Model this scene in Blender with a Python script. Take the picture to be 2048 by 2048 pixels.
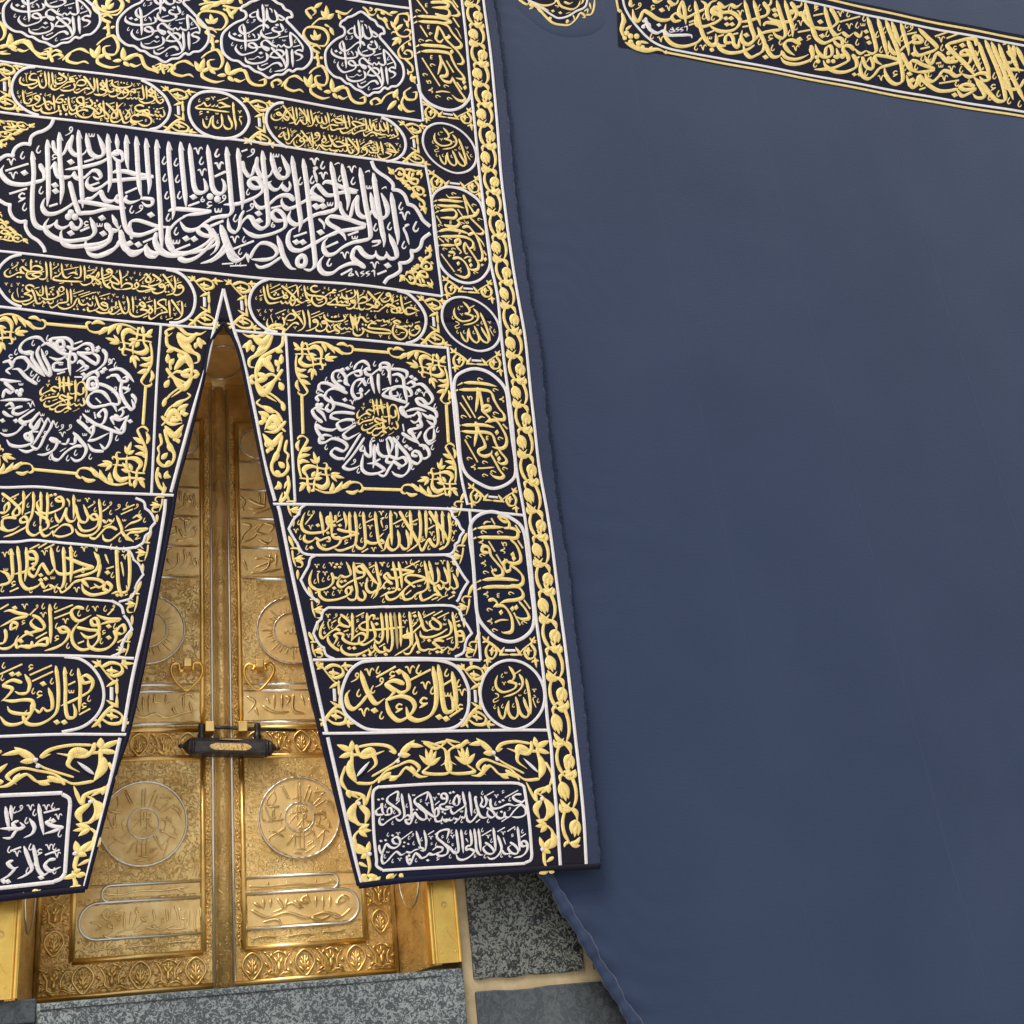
import bpy, math, random
import numpy as np
from mathutils import Matrix, Vector

for o in list(bpy.data.objects):
    bpy.data.objects.remove(o)
SC = bpy.context.scene
COL = SC.collection

# ------------------------------------------------------------------ camera
RIGHT = np.array([0.94538984, 0.03790413, 0.32373032])    # wall's right, in camera axes (x right, y down, z forward)
INTO = np.array([-0.30721184, 0.43546078, 0.84616476])    # into the wall
UP = np.array([-0.10889872, -0.89940936, 0.42332479])     # world up
FOC, MID, EYE = 2480.677, 1024.0, 1.68
cam = bpy.data.cameras.new('camera')
cam.sensor_width = 36.0
cam.lens = 36.0 * FOC / 2048.0
cam.clip_start, cam.clip_end = 0.05, 500.0
co = bpy.data.objects.new('camera', cam)
COL.objects.link(co)
A = np.stack([RIGHT, INTO, UP])                            # camera axes -> world
R = Matrix(((A[0][0], -A[0][1], -A[0][2]), (A[1][0], -A[1][1], -A[1][2]), (A[2][0], -A[2][1], -A[2][2])))
co.matrix_world = Matrix.Translation((0, 0, EYE)) @ R.to_4x4()
SC.camera = co

# ------------------------------------------------------------------ sky and sun (thin overcast)
SUN_EL, SUN_AZ = math.radians(55), math.radians(-38)       # azimuth measured from the wall's outward normal (-Y) towards -X
world = bpy.data.worlds.new('World')
SC.world = world
world.use_nodes = True
nt = world.node_tree
sky = nt.nodes.new('ShaderNodeTexSky')
sky.sky_type = 'NISHITA'
sky.sun_disc = False
sky.sun_elevation = SUN_EL
sky.sun_rotation = math.radians(180) - SUN_AZ
sky.dust_density = 3.0
bg = nt.nodes['Background']
bg.inputs['Strength'].default_value = 0.10
hs = nt.nodes.new('ShaderNodeHueSaturation')              # a thin white overcast takes most of the blue out of the sky
hs.inputs['Saturation'].default_value = 0.45
nt.links.new(sky.outputs['Color'], hs.inputs['Color'])
nt.links.new(hs.outputs['Color'], bg.inputs['Color'])
sl = bpy.data.lights.new('sun', 'SUN')
sl.energy = 1.4
sl.angle = math.radians(24)
sl.color = (1.0, 0.95, 0.88)
so = bpy.data.objects.new('sun', sl)
COL.objects.link(so)
sd = Vector((math.sin(SUN_AZ) * math.cos(SUN_EL), -math.cos(SUN_AZ) * math.cos(SUN_EL), math.sin(SUN_EL)))
so.rotation_euler = sd.to_track_quat('Z', 'Y').to_euler()
SC.view_settings.view_transform = 'Standard'
SC.view_settings.look = 'None'
SC.view_settings.exposure = 0.55
SC.view_settings.gamma = 1.0

# ------------------------------------------------------------------ helpers
def ray(px):
    px = np.atleast_2d(np.asarray(px, float))
    d = np.stack([px[:, 0] - MID, px[:, 1] - MID, np.full(len(px), FOC)], 1)
    w = d @ A.T
    return w / w[:, 1:2]

def un(px, D):
    """photo pixel -> (X, Z) on the upright plane Y = D"""
    r = ray(px)
    D = np.asarray(D, float)
    return np.stack([r[:, 0] * D, r[:, 2] * D + EYE], 1)

def pt(x, y, D):
    q = un((x, y), D)[0]
    return (float(q[0]), D, float(q[1]))

def tag(o, label=None, cat=None, group=None, kind=None):
    if label: o['label'] = label
    if cat: o['category'] = cat
    if group: o['group'] = group
    if kind: o['kind'] = kind
    return o

def empty(name, loc=(0, 0, 0), parent=None):
    o = bpy.data.objects.new(name, None)
    o.empty_display_size = 0.1
    COL.objects.link(o)
    o.location = loc
    if parent: o.parent = parent
    return o

class MB:
    """collects faces, becomes one mesh object"""
    def __init__(s): s.v, s.f, s.uv = [], [], []; s.n = 0
    def add(s, verts, faces, uvs=None):
        verts = np.asarray(verts, float).reshape(-1, 3)
        s.v.append(verts)
        s.f += [tuple(int(i) + s.n for i in f) for f in faces]
        s.uv.append(np.zeros((len(verts), 2)) if uvs is None else np.asarray(uvs, float))
        s.n += len(verts)
    def box(s, a, b):
        (x0, y0, z0), (x1, y1, z1) = a, b
        s.add([(x0,y0,z0),(x1,y0,z0),(x1,y1,z0),(x0,y1,z0),(x0,y0,z1),(x1,y0,z1),(x1,y1,z1),(x0,y1,z1)],
              [(0,3,2,1),(4,5,6,7),(0,1,5,4),(1,2,6,5),(2,3,7,6),(3,0,4,7)])
    def hexa(s, p):
        s.add(p, [(0,3,2,1),(4,5,6,7),(0,1,5,4),(1,2,6,5),(2,3,7,6),(3,0,4,7)])
    def tube(s, pts, r, k=10, closed=False, flat=1.0):
        pts = np.asarray(pts, float); n = len(pts)
        rr = np.full(n, r) if np.isscalar(r) else np.asarray(r, float)
        t = np.gradient(pts, axis=0) if not closed else np.roll(pts, -1, 0) - np.roll(pts, 1, 0)
        t /= np.maximum(np.linalg.norm(t, axis=1, keepdims=True), 1e-9)
        ref = np.array([0., 1., 0.])
        b = np.cross(t, ref); bl = np.linalg.norm(b, axis=1, keepdims=True)
        b = np.where(bl > 1e-3, b / np.maximum(bl, 1e-9), np.array([1., 0, 0])); c = np.cross(b, t)
        a = np.linspace(0, 2 * np.pi, k, endpoint=False)
        V = pts[:, None] + rr[:, None, None] * (np.cos(a)[None, :, None] * b[:, None] + flat * np.sin(a)[None, :, None] * c[:, None])
        F = []
        m = n if closed else n - 1
        for i in range(m):
            j = (i + 1) % n
            for q in range(k):
                F.append((i*k+q, i*k+(q+1)%k, j*k+(q+1)%k, j*k+q))
        if not closed:
            F += [tuple(range(k))[::-1], tuple((n-1)*k + q for q in range(k))]
        L = np.r_[0, np.cumsum(np.linalg.norm(np.diff(pts, axis=0), axis=1))]
        uv = np.stack([np.repeat(L, k), np.tile(a / 6.283, n)], 1)
        s.add(V.reshape(-1, 3), F, uv)
    def build(s, name, mat, parent=None, smooth=True, bevel=0.0):
        me = bpy.data.meshes.new(name)
        V = np.concatenate(s.v) if s.v else np.zeros((0, 3))
        me.from_pydata(V.tolist(), [], s.f)
        me.update()
        uvl = me.uv_layers.new(name='UVMap')
        li = np.empty(len(me.loops), dtype=np.int32); me.loops.foreach_get('vertex_index', li)
        U = np.concatenate(s.uv)
        uvl.data.foreach_set('uv', U[li].astype(np.float32).ravel())
        me.polygons.foreach_set('use_smooth', [smooth] * len(me.polygons))
        me.materials.append(mat)
        o = bpy.data.objects.new(name, me)
        COL.objects.link(o)
        if parent:
            o.parent = parent
        if bevel:
            m = o.modifiers.new('bevel', 'BEVEL'); m.width = bevel; m.segments = 2; m.limit_method = 'ANGLE'
        return o

# ------------------------------------------------------------------ materials
def newmat(name):
    m = bpy.data.materials.new(name); m.use_nodes = True
    return m, m.node_tree, m.node_tree.nodes['Principled BSDF']

def N(t, kind, **kw):
    n = t.nodes.new(kind)
    for k, v in kw.items():
        if k in n.inputs: n.inputs[k].default_value = v
        else: setattr(n, k, v)
    return n

def mixc(t, fac, a, b):
    m = t.nodes.new('ShaderNodeMix'); m.data_type = 'RGBA'
    if hasattr(fac, 'is_linked'): t.links.new(fac, m.inputs[0])
    else: m.inputs[0].default_value = fac
    for i, c in ((6, a), (7, b)):
        if hasattr(c, 'is_linked'): t.links.new(c, m.inputs[i])
        else: m.inputs[i].default_value = (*c, 1)
    return m.outputs[2]

def ramp(t, src, stops):
    r = t.nodes.new('ShaderNodeValToRGB')
    e = r.color_ramp.elements
    while len(e) < len(stops): e.new(0.5)
    for q, (p, c) in zip(e, stops):
        q.position = p; q.color = (c, c, c, 1) if np.isscalar(c) else (*c, 1)
    t.links.new(src, r.inputs[0])
    return r.outputs[0]

def noise(t, vec, scale, detail=4, rough=0.55, dist=0.0):
    n = N(t, 'ShaderNodeTexNoise', Scale=scale, Detail=detail, Roughness=rough, Distortion=dist)
    if vec is not None: t.links.new(vec, n.inputs['Vector'])
    return n.outputs['Fac']

def math_(t, op, a, b=None):
    m = t.nodes.new('ShaderNodeMath'); m.operation = op
    for i, c in ((0, a), (1, b)):
        if c is None: continue
        if hasattr(c, 'is_linked'): t.links.new(c, m.inputs[i])
        else: m.inputs[i].default_value = c
    return m.outputs[0]

def coord(t, scale=(1, 1, 1), kind='Object'):
    tc = t.nodes.new('ShaderNodeTexCoord'); mp = t.nodes.new('ShaderNodeMapping')
    mp.inputs['Scale'].default_value = scale
    t.links.new(tc.outputs[kind], mp.inputs[0])
    return mp.outputs[0]

def bump(t, bs, h, strength, dist, prev=None):
    b = N(t, 'ShaderNodeBump', Strength=strength, Distance=dist)
    t.links.new(h, b.inputs['Height'])
    if prev is not None: t.links.new(prev, b.inputs['Normal'])
    t.links.new(b.outputs[0], bs.inputs['Normal'])
    return b.outputs[0]

def thread_mat(name, c1, c2, metal, rough):
    """metal thread laid over padding: stitches run across the stroke"""
    m, t, b = newmat(name)
    uv = coord(t, kind='UV')
    sx = t.nodes.new('ShaderNodeSeparateXYZ'); t.links.new(uv, sx.inputs[0])
    u = math_(t, 'ADD', math_(t, 'MULTIPLY', sx.outputs[0], 900.0), math_(t, 'MULTIPLY', sx.outputs[1], 3.0))
    nz = noise(t, coord(t), 60, 3)
    st = math_(t, 'SINE', math_(t, 'ADD', u, math_(t, 'MULTIPLY', nz, 8.0)))
    f = math_(t, 'ADD', math_(t, 'MULTIPLY', st, 0.18), math_(t, 'MULTIPLY', noise(t, coord(t), 35, 5, 0.7), 0.9))
    t.links.new(mixc(t, ramp(t, f, [(0.2, 0.0), (0.75, 1.0)]), c1, c2), b.inputs['Base Color'])
    b.inputs['Metallic'].default_value = metal
    b.inputs['Roughness'].default_value = rough
    bump(t, b, math_(t, 'ADD', st, math_(t, 'MULTIPLY', nz, 2.0)), 0.35, 0.0012)
    return m

M = {}
M['gold_thread'] = thread_mat('gold_thread', (0.72, 0.50, 0.13), (0.97, 0.77, 0.31), 0.16, 0.5)
M['silver_thread'] = thread_mat('silver_thread', (0.66, 0.60, 0.57), (0.84, 0.80, 0.77), 0.08, 0.5)

def cloth_mat(name, c1, c2, weave=1.0, sheen=0.3, wr=0.6):
    m, t, b = newmat(name)
    v = coord(t)
    big = noise(t, v, 1.1, 3, 0.5)
    fine = noise(t, coord(t, (6, 6, 26)), 8, 5, 0.65)
    f = math_(t, 'ADD', math_(t, 'MULTIPLY', big, 0.7), math_(t, 'MULTIPLY', fine, 0.3))
    t.links.new(mixc(t, ramp(t, f, [(0.35, 0.0), (0.62, 1.0)]), c1, c2), b.inputs['Base Color'])
    b.inputs['Roughness'].default_value = 0.75
    b.inputs['Sheen Weight'].default_value = sheen
    b.inputs['Sheen Roughness'].default_value = 0.45
    b.inputs['Specular IOR Level'].default_value = 0.12 if sheen == 0 else 0.35
    if sheen == 0.22:                                      # faint vertical scuffs low on the hanging silk
        sc = noise(t, coord(t, (34, 1, 0.9)), 1.0, 3, 0.7)
        sx = t.nodes.new('ShaderNodeSeparateXYZ'); t.links.new(coord(t), sx.inputs[0])
        low = ramp(t, math_(t, 'MULTIPLY', math_(t, 'ADD', sx.outputs[2], 4.0), 0.1), [(0.12, 1.0), (0.34, 0.0)])
        k_ = math_(t, 'MULTIPLY', math_(t, 'MULTIPLY', ramp(t, sc, [(0.60, 0.0), (0.74, 1.0)]), low), ramp(t, noise(t, v, 2.5, 3), [(0.5, 0.0), (0.62, 0.35)]))
        base = b.inputs['Base Color'].links[0].from_socket
        t.links.new(mixc(t, k_, base, (0.075, 0.105, 0.15)), b.inputs['Base Color'])
    crinkle = noise(t, coord(t, (1.6, 1, 5)), 16, 4, 0.6, 0.6)
    n1 = bump(t, b, crinkle, 0.35 * wr, 0.01)
    wv = N(t, 'ShaderNodeTexNoise', Scale=420.0, Detail=2.0)
    t.links.new(coord(t), wv.inputs['Vector'])
    bump(t, b, wv.outputs['Fac'], 0.35 * weave, 0.0012, n1)
    return m
M['curtain_cloth'] = cloth_mat('curtain_cloth', (0.0150, 0.0105, 0.0135), (0.0080, 0.0115, 0.034), 1.0, 0.0, 1.0)
M['cover_cloth'] = cloth_mat('cover_cloth', (0.015, 0.030, 0.072), (0.021, 0.037, 0.083), 0.9, 0.22, 0.5)
M['selvedge_cloth'] = cloth_mat('selvedge_cloth', (0.018, 0.027, 0.062), (0.026, 0.038, 0.080), 0.6, 0.1, 0.9)

def gold_mat(name, col, rough, emboss=0.0, scale=40.0, dirt=0.35, strength=0.6):
    m, t, b = newmat(name)
    v = coord(t)
    patch = noise(t, v, 6, 4, 0.6)
    dark = tuple(c * (1 - dirt) * k for c, k in zip(col, (1.0, 0.92, 0.75)))
    t.links.new(mixc(t, ramp(t, patch, [(0.3, 0.0), (0.65, 1.0)]), dark, col), b.inputs['Base Color'])
    b.inputs['Metallic'].default_value = 1.0
    b.inputs['Roughness'].default_value = rough
    rr = ramp(t, noise(t, v, 14, 4, 0.65), [(0.3, rough * 0.75), (0.7, min(1, rough * 1.35))])
    t.links.new(rr, b.inputs['Roughness'])
    dents = noise(t, v, 9, 3, 0.5)
    n = bump(t, b, dents, 0.25, 0.012)
    if emboss:
        a = N(t, 'ShaderNodeTexNoise', Scale=scale, Detail=1.2, Roughness=0.4, Distortion=1.3)
        t.links.new(coord(t, (1, 0.2, 1)), a.inputs['Vector'])
        worm = math_(t, 'SINE', math_(t, 'MULTIPLY', a.outputs['Fac'], 17.0))
        n = bump(t, b, ramp(t, worm, [(0.25, 0.0), (0.55, 1.0), (0.95, 0.75)]), strength, emboss, n)
    return m
M['gold'] = gold_mat('gold', (1.0, 0.70, 0.26), 0.36)
M['gold_bright'] = gold_mat('gold_bright', (1.0, 0.66, 0.17), 0.32, 0.0, 40, 0.2)
M['gold_panel'] = gold_mat('gold_panel', (1.0, 0.76, 0.37), 0.60, 0.0, 40, 0.25)
M['gold_embossed'] = gold_mat('gold_embossed', (1.0, 0.74, 0.33), 0.56, 0.010, 34.0, 0.3, 1.0)
M['gold_carved'] = gold_mat('gold_carved', (1.0, 0.68, 0.28), 0.52, 0.010, 40.0, 0.4, 0.9)
M['gold_letter'] = gold_mat('gold_letter', (1.0, 0.76, 0.36), 0.36)
m, t, b = newmat('silver'); M['silver'] = m
b.inputs['Base Color'].default_value = (0.80, 0.80, 0.78, 1); b.inputs['Metallic'].default_value = 1.0; b.inputs['Roughness'].default_value = 0.28
bump(t, b, noise(t, coord(t), 40, 3), 0.25, 0.003)
m, t, b = newmat('lock_metal'); M['lock_metal'] = m
t.links.new(mixc(t, ramp(t, noise(t, coord(t), 25, 5, 0.65), [(0.35, 0.0), (0.7, 1.0)]), (0.030, 0.027, 0.028), (0.085, 0.075, 0.07)), b.inputs['Base Color'])
b.inputs['Metallic'].default_value = 0.55; b.inputs['Roughness'].default_value = 0.42
bump(t, b, noise(t, coord(t), 70, 4), 0.2, 0.003)

def stone_mat(name, c1, c2, scale, fine=True, edge=0.0):
    m, t, b = newmat(name)
    v = coord(t)
    g = N(t, 'ShaderNodeTexNoise', Scale=scale, Detail=2.5, Roughness=0.6, Distortion=1.6)
    t.links.new(v, g.inputs['Vector'])
    worm = math_(t, 'SINE', math_(t, 'MULTIPLY', g.outputs['Fac'], 19.0))
    patch = noise(t, v, 2.6, 4, 0.6)
    f = math_(t, 'ADD', math_(t, 'MULTIPLY', worm, 0.42 if fine else 0.10), math_(t, 'MULTIPLY', patch, 0.9))
    f = math_(t, 'ADD', f, math_(t, 'MULTIPLY', noise(t, v, 160, 2, 0.5), 0.35))
    t.links.new(mixc(t, ramp(t, f, [(0.45, 0.0), (1.05, 1.0)]), c1, c2), b.inputs['Base Color'])
    b.inputs['Roughness'].default_value = 0.55
    bump(t, b, f, 0.4, 0.004)
    return m
M['granite'] = stone_mat('granite', (0.050, 0.062, 0.066), (0.27, 0.30, 0.29), 46)
M['dark_stone'] = stone_mat('dark_stone', (0.006, 0.007, 0.008), (0.19, 0.20, 0.17), 42)
M['smooth_stone'] = stone_mat('smooth_stone', (0.022, 0.026, 0.032), (0.11, 0.125, 0.13), 22, False)
m, t, b = newmat('mortar'); M['mortar'] = m
t.links.new(mixc(t, ramp(t, noise(t, coord(t), 9, 5, 0.65), [(0.3, 0.0), (0.7, 1.0)]), (0.36, 0.27, 0.14), (0.56, 0.44, 0.26)), b.inputs['Base Color'])
b.inputs['Roughness'].default_value = 0.85
bump(t, b, noise(t, coord(t), 120, 4), 0.4, 0.003)
m, t, b = newmat('marble'); M['marble'] = m
br = N(t, 'ShaderNodeTexBrick', Scale=1.0); br.offset = 0.0
br.inputs['Color1'].default_value = (0.62, 0.61, 0.58, 1); br.inputs['Color2'].default_value = (0.56, 0.55, 0.53, 1); br.inputs['Mortar'].default_value = (0.3, 0.3, 0.29, 1)
br.inputs['Mortar Size'].default_value = 0.004; br.inputs['Brick Width'].default_value = 1.2; br.inputs['Row Height'].default_value = 0.6
t.links.new(coord(t), br.inputs['Vector']); t.links.new(br.outputs['Color'], b.inputs['Base Color'])
b.inputs['Roughness'].default_value = 0.3
m, t, b = newmat('bounce_lining'); M['bounce_lining'] = m  # unseen cream cloth, added to throw light back at the door
b.inputs['Base Color'].default_value = (0.86, 0.78, 0.60, 1); b.inputs['Roughness'].default_value = 0.9
bump(t, b, noise(t, coord(t), 30, 4), 0.3, 0.004)
# ------------------------------------------------------------------ embroidery pen
D_CURT = 5.43
D_COVER = 5.50
D_DOOR = 5.97
D_WALL = 5.57

def wave_curtain(X, Z):
    w = 0.006 * np.sin(X * 3.1 + Z * 1.3) + 0.004 * np.sin(X * 7.3 - Z * 2.2 + 1.0) + 0.003 * np.sin(Z * 9.0 + X * 2.0)
    low = np.clip((3.3 - Z) / 1.2, 0, 1)
    return w - 0.05 * low ** 2 * (0.6 + 0.4 * np.sin(X * 4 + 0.6))

def wave_cover(X, Z):
    return 0.008 * np.sin(X * 1.1 + Z * 0.3) + 0.005 * np.sin(X * 2.9 - Z * 0.5 + 1.3) + 0.002 * np.sin(X * 9 + Z * 1.1) \
        - 0.05 * np.clip((3.2 - Z) / 1.4, 0, 1) ** 2

def wave_flat(X, Z): return np.zeros_like(X)

CURT = (D_CURT, wave_curtain)
COVER = (D_COVER, wave_cover)
DOOR = (D_DOOR, wave_flat)

def affine(src, dst, surf):
    """map in the wall's own plane that carries the points under src pixels to those under dst pixels"""
    a, b = un(src, surf[0]), un(dst, surf[0])
    if len(a) == 2:                                     # similarity
        ac, bc = a[:, 0] + 1j * a[:, 1], b[:, 0] + 1j * b[:, 1]
        k = (bc[1] - bc[0]) / (ac[1] - ac[0]); o = bc[0] - k * ac[0]
        return np.array([[k.real, -k.imag, o.real], [k.imag, k.real, o.imag]])
    G = np.c_[a, np.ones(len(a))]
    s, *_ = np.linalg.lstsq(G, b, rcond=None)
    return s.T

def spline(p, step, closed=False):
    p = np.asarray(p, float)
    if len(p) == 2 and not closed:
        n = max(3, int(np.hypot(*(p[1] - p[0])) / step))
        return p[0] + (p[1] - p[0]) * np.linspace(0, 1, n)[:, None]
    q = np.r_[p[-1:], p, p[:2]] if closed else np.r_[2 * p[:1] - p[1:2], p, 2 * p[-1:] - p[-2:-1]]
    out = []
    for i in range(1, len(q) - 2):
        a, b, c, d = q[i-1], q[i], q[i+1], q[i+2]
        n = max(2, int(np.ceil(np.hypot(*(c - b)) / step)))
        t = np.linspace(0, 1, n, endpoint=False)[:, None]
        # centripetal-like softened tangents
        lb = np.hypot(*(c - b)) + 1e-6
        m0 = (c - a) * lb / (np.hypot(*(b - a)) + lb + 1e-6)
        m1 = (d - b) * lb / (np.hypot(*(d - c)) + lb + 1e-6)
        out.append((2*t**3 - 3*t**2 + 1) * b + (t**3 - 2*t**2 + t) * m0 + (-2*t**3 + 3*t**2) * c + (t**3 - t**2) * m1)
    out = np.concatenate(out)
    return out if closed else np.r_[out, q[-2:-1]]

PROF = np.array([[-1, 0.0], [-0.88, 0.85], [0, 1.0], [0.88, 0.85], [1, 0.0]])

class Pen:
    flat = None                      # set: strokes are laid in metres on an upright plane instead of on a cloth
    def __init__(s, tile, W, surf=CURT, ang=0.0, xf=None, mb=None, high=0.30, nib=38.0, step=1.6, lift=0.0015):
        s.ox, s.oy, s.k = tile[0], tile[1], tile[2] / 193.2
        s.W, s.surf, s.ang, s.xf = W, surf, math.radians(ang), xf
        s.mb = mb or MB(); s.high = high; s.nib = math.radians(nib); s.step = step; s.lift = lift
    def place(s, px, hgt):
        if s.flat is not None:
            return np.stack([px[:, 0] * 0.0024, s.flat - s.lift - hgt, -px[:, 1] * 0.0024], 1)
        q = un(px, s.surf[0])
        if s.xf is not None: q = q @ s.xf[:, :2].T + s.xf[:, 2]
        D = s.surf[0] + s.surf[1](q[:, 0], q[:, 1]) - s.lift - hgt
        return np.stack([q[:, 0], D, q[:, 1]], 1)
    def ribbon(s, p, w, closed=False, prof=PROF, high=None):
        """p: pixels, w: width in pixels"""
        high = s.high if high is None else high
        n = len(p)
        t = (np.roll(p, -1, 0) - np.roll(p, 1, 0)) if closed else np.gradient(p, axis=0)
        t = t / np.maximum(np.linalg.norm(t, axis=1, keepdims=True), 1e-6)
        nn = np.stack([-t[:, 1], t[:, 0]], 1)
        k = len(prof)
        px = p[:, None] + nn[:, None] * (w[:, None] * 0.5 * prof[None, :, 0])[..., None]
        if s.flat is None and s.surf is not DOOR: high = 0.5 * high
        hh = (w[:, None] * prof[None, :, 1]) * high * 0.0024
        V = s.place(px.reshape(-1, 2), hh.ravel())
        F = []
        m = n if closed else n - 1
        for i in range(m):
            j = (i + 1) % n
            for q in range(k - 1):
                F.append((i*k+q, j*k+q, j*k+q+1, i*k+q+1))
        L = np.r_[0, np.cumsum(np.hypot(*np.diff(p, axis=0).T))] * 0.0024
        uv = np.stack([np.repeat(L, k), np.tile(prof[:, 0], n)], 1)
        s.mb.add(V, F, uv)
    def fan(s, c, rim, high):
        """padded spot: rim pixels round a raised centre"""
        rim = np.asarray(rim, float); n = len(rim)
        mid = (rim * 0.72 + np.asarray(c) * 0.28)
        px = np.r_[rim, mid, np.asarray(c, float)[None]]
        V = s.place(px, np.r_[np.zeros(n), np.full(n, high * 0.8), [high]])
        F = []
        for i in range(n):
            j = (i + 1) % n
            F += [(i, j, n + j, n + i), (n + i, n + j, 2 * n)]
        s.mb.add(V, F, np.r_[rim, mid, [c]] * 0.0024)
    def T(s, x, y): return np.array([s.ox + x * s.k, s.oy + y * s.k])
    def pts(s, a): return np.asarray(a, float).reshape(-1, 2) * s.k + np.array([s.ox, s.oy])
    def stroke(s, a, W, mode, closed=False):
        p = spline(s.pts(a), s.step, closed)
        n = len(p); Wp = W * s.k
        if mode == 'L' or closed:
            s.ribbon(p, np.full(n, Wp), closed); return
        t = np.gradient(p, axis=0)
        th = np.arctan2(-t[:, 1], t[:, 0]) - s.nib + s.ang
        w = Wp * (0.50 + 0.54 * np.abs(np.sin(th)))
        L = np.r_[0, np.cumsum(np.hypot(*np.diff(p, axis=0).T))]; T = L[-1] + 1e-6
        end = np.clip((T - L) / min(2.4 * Wp, 0.55 * T), 0, 1)
        beg = np.clip(L / (1.5 * Wp), 0, 1)
        if mode in 'APT': w = w * (0.10 + 0.90 * beg ** 0.75) * (0.12 + 0.88 * end ** 0.7)
        else: w = w * (0.55 + 0.45 * np.clip(L / (0.6 * Wp), 0, 1)) * (0.14 + 0.86 * end ** 0.7)
        s.ribbon(p, w)
        if mode == 'A':
            d = s.rot(np.array([[0.05, 0.25], [0.42, 1.0], [0.80, 1.75]]) * Wp)
            q = spline(p[0] + d, s.step)
            s.ribbon(q, Wp * np.linspace(0.55, 0.12, len(q)))
    def leaf(s, a, W):
        p = spline(s.pts(a), s.step); n = len(p)
        t = np.linspace(0, 1, n)
        s.ribbon(p, 0.66 * W * s.k * np.maximum(np.sin(np.pi * t ** 0.8) ** 0.75, 0.06))
    def rot(s, v):
        c, q = math.cos(s.ang), math.sin(s.ang)
        return np.asarray(v) @ np.array([[c, q], [-q, c]])
    def mark(s, x, y, shapes, u, w):
        """little signs: polylines in units of u round (x, y)"""
        c = s.T(x, y)
        for sh in shapes:
            p = spline(c + s.rot(np.asarray(sh, float).reshape(-1, 2) * u * s.k), max(0.8, s.step * 0.6))
            n = len(p)
            s.ribbon(p, w * s.k * np.interp(np.linspace(0, 1, n), [0, 0.25, 0.7, 1], [0.8, 1.0, 1.0, 0.45]))
    def draw(s, txt):
        for tok in txt.replace('\n', ';').split(';'):
            tok = tok.strip()
            if not tok: continue
            r = tok.split(); c = r[0][0]; f = float(r[0][1:]) if len(r[0]) > 1 else 1.0
            a = [float(q) for q in r[1:]]
            W = s.W * f
            if c in 'ASPTL': s.stroke(a, W, c)
            elif c == 'Q': s.stroke(a, W, c, closed=True)
            elif c == 'l': s.leaf(a, W)
            elif c == 'd':
                R_ = 0.86 * W * s.k; o = s.T(*a[:2])
                s.fan(o, o + s.rot(np.array([[-0.95, -0.15], [-0.12, 0.72], [0.95, 0.15], [0.12, -0.72]]) * R_), 0.0003 * W * s.k)
            elif c == 'b':
                q = np.linspace(0, 2 * np.pi, 12, endpoint=False); o = s.T(*a[:2])
                s.fan(o, o + np.stack([np.cos(q), np.sin(q)], 1) * 0.66 * W * s.k, 0.0003 * W * s.k)
            elif c == 'f': s.stroke(a, 0.42 * W, 'L')
            elif c == 'v': s.mark(*a[:2], [[-.95, -.45, -.5, -.6, -.2, .1, .05, .75], [.05, .75, .15, 0, .4, -.6, .7, -.7, .95, -.3]], 0.9 * W, 0.30 * W)
            elif c == 'c': s.mark(*a[:2], [[.15, -.95, -.2, -.3, -.4, .35, -.1, .75, .3, .6, .5, .15]], 0.85 * W, 0.30 * W)
            elif c == 'w': s.mark(*a[:2], [[-.7, -.35, -.6, .3, -.25, .35, -.05, -.2], [-.05, -.3, .05, .3, .4, .3, .55, -.35]], 0.85 * W, 0.26 * W)
            elif c == 'k': s.mark(*a[:2], [[.55, -.6, 0, -.75, -.45, -.25, -.1, .1, .6, .0], [.6, .0, .1, .3, -.6, .7]], 0.95 * W, 0.32 * W)
            elif c == 'u': s.mark(*a[:2], [[.35, .3, -.25, .1, -.2, -.45, .25, -.5, .35, 0, .1, .5, -.6, 1.0, -1.3, 1.3]], 0.85 * W, 0.26 * W)
            elif c == 'h': s.mark(*a[:2], [[.0, -.7, -.4, .1, -.35, .5, .2, .55, .4, .15, 0, -.05, -.35, .2]], 0.75 * W, 0.26 * W)
            else: print('unknown token', tok)
        return s

def wall_pen(x, z, size, W, Y, mb, flip=1, **kw):
    """pen for small work on the door: unit = size metres, (0, 0) at (x, z), y down"""
    p = Pen((x / 0.0024, -z / 0.0024, 193.2), W, mb=mb, **kw)
    p.flat = Y
    k = size / 0.0024
    p.k = k
    if flip < 0:
        base = p.pts
        p.pts = lambda a: np.asarray(a, float).reshape(-1, 2) * np.array([-k, k]) + np.array([p.ox, p.oy])
        p.T = lambda X, Y_: np.array([p.ox - X * k, p.oy + Y_ * k])
    return p

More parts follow.
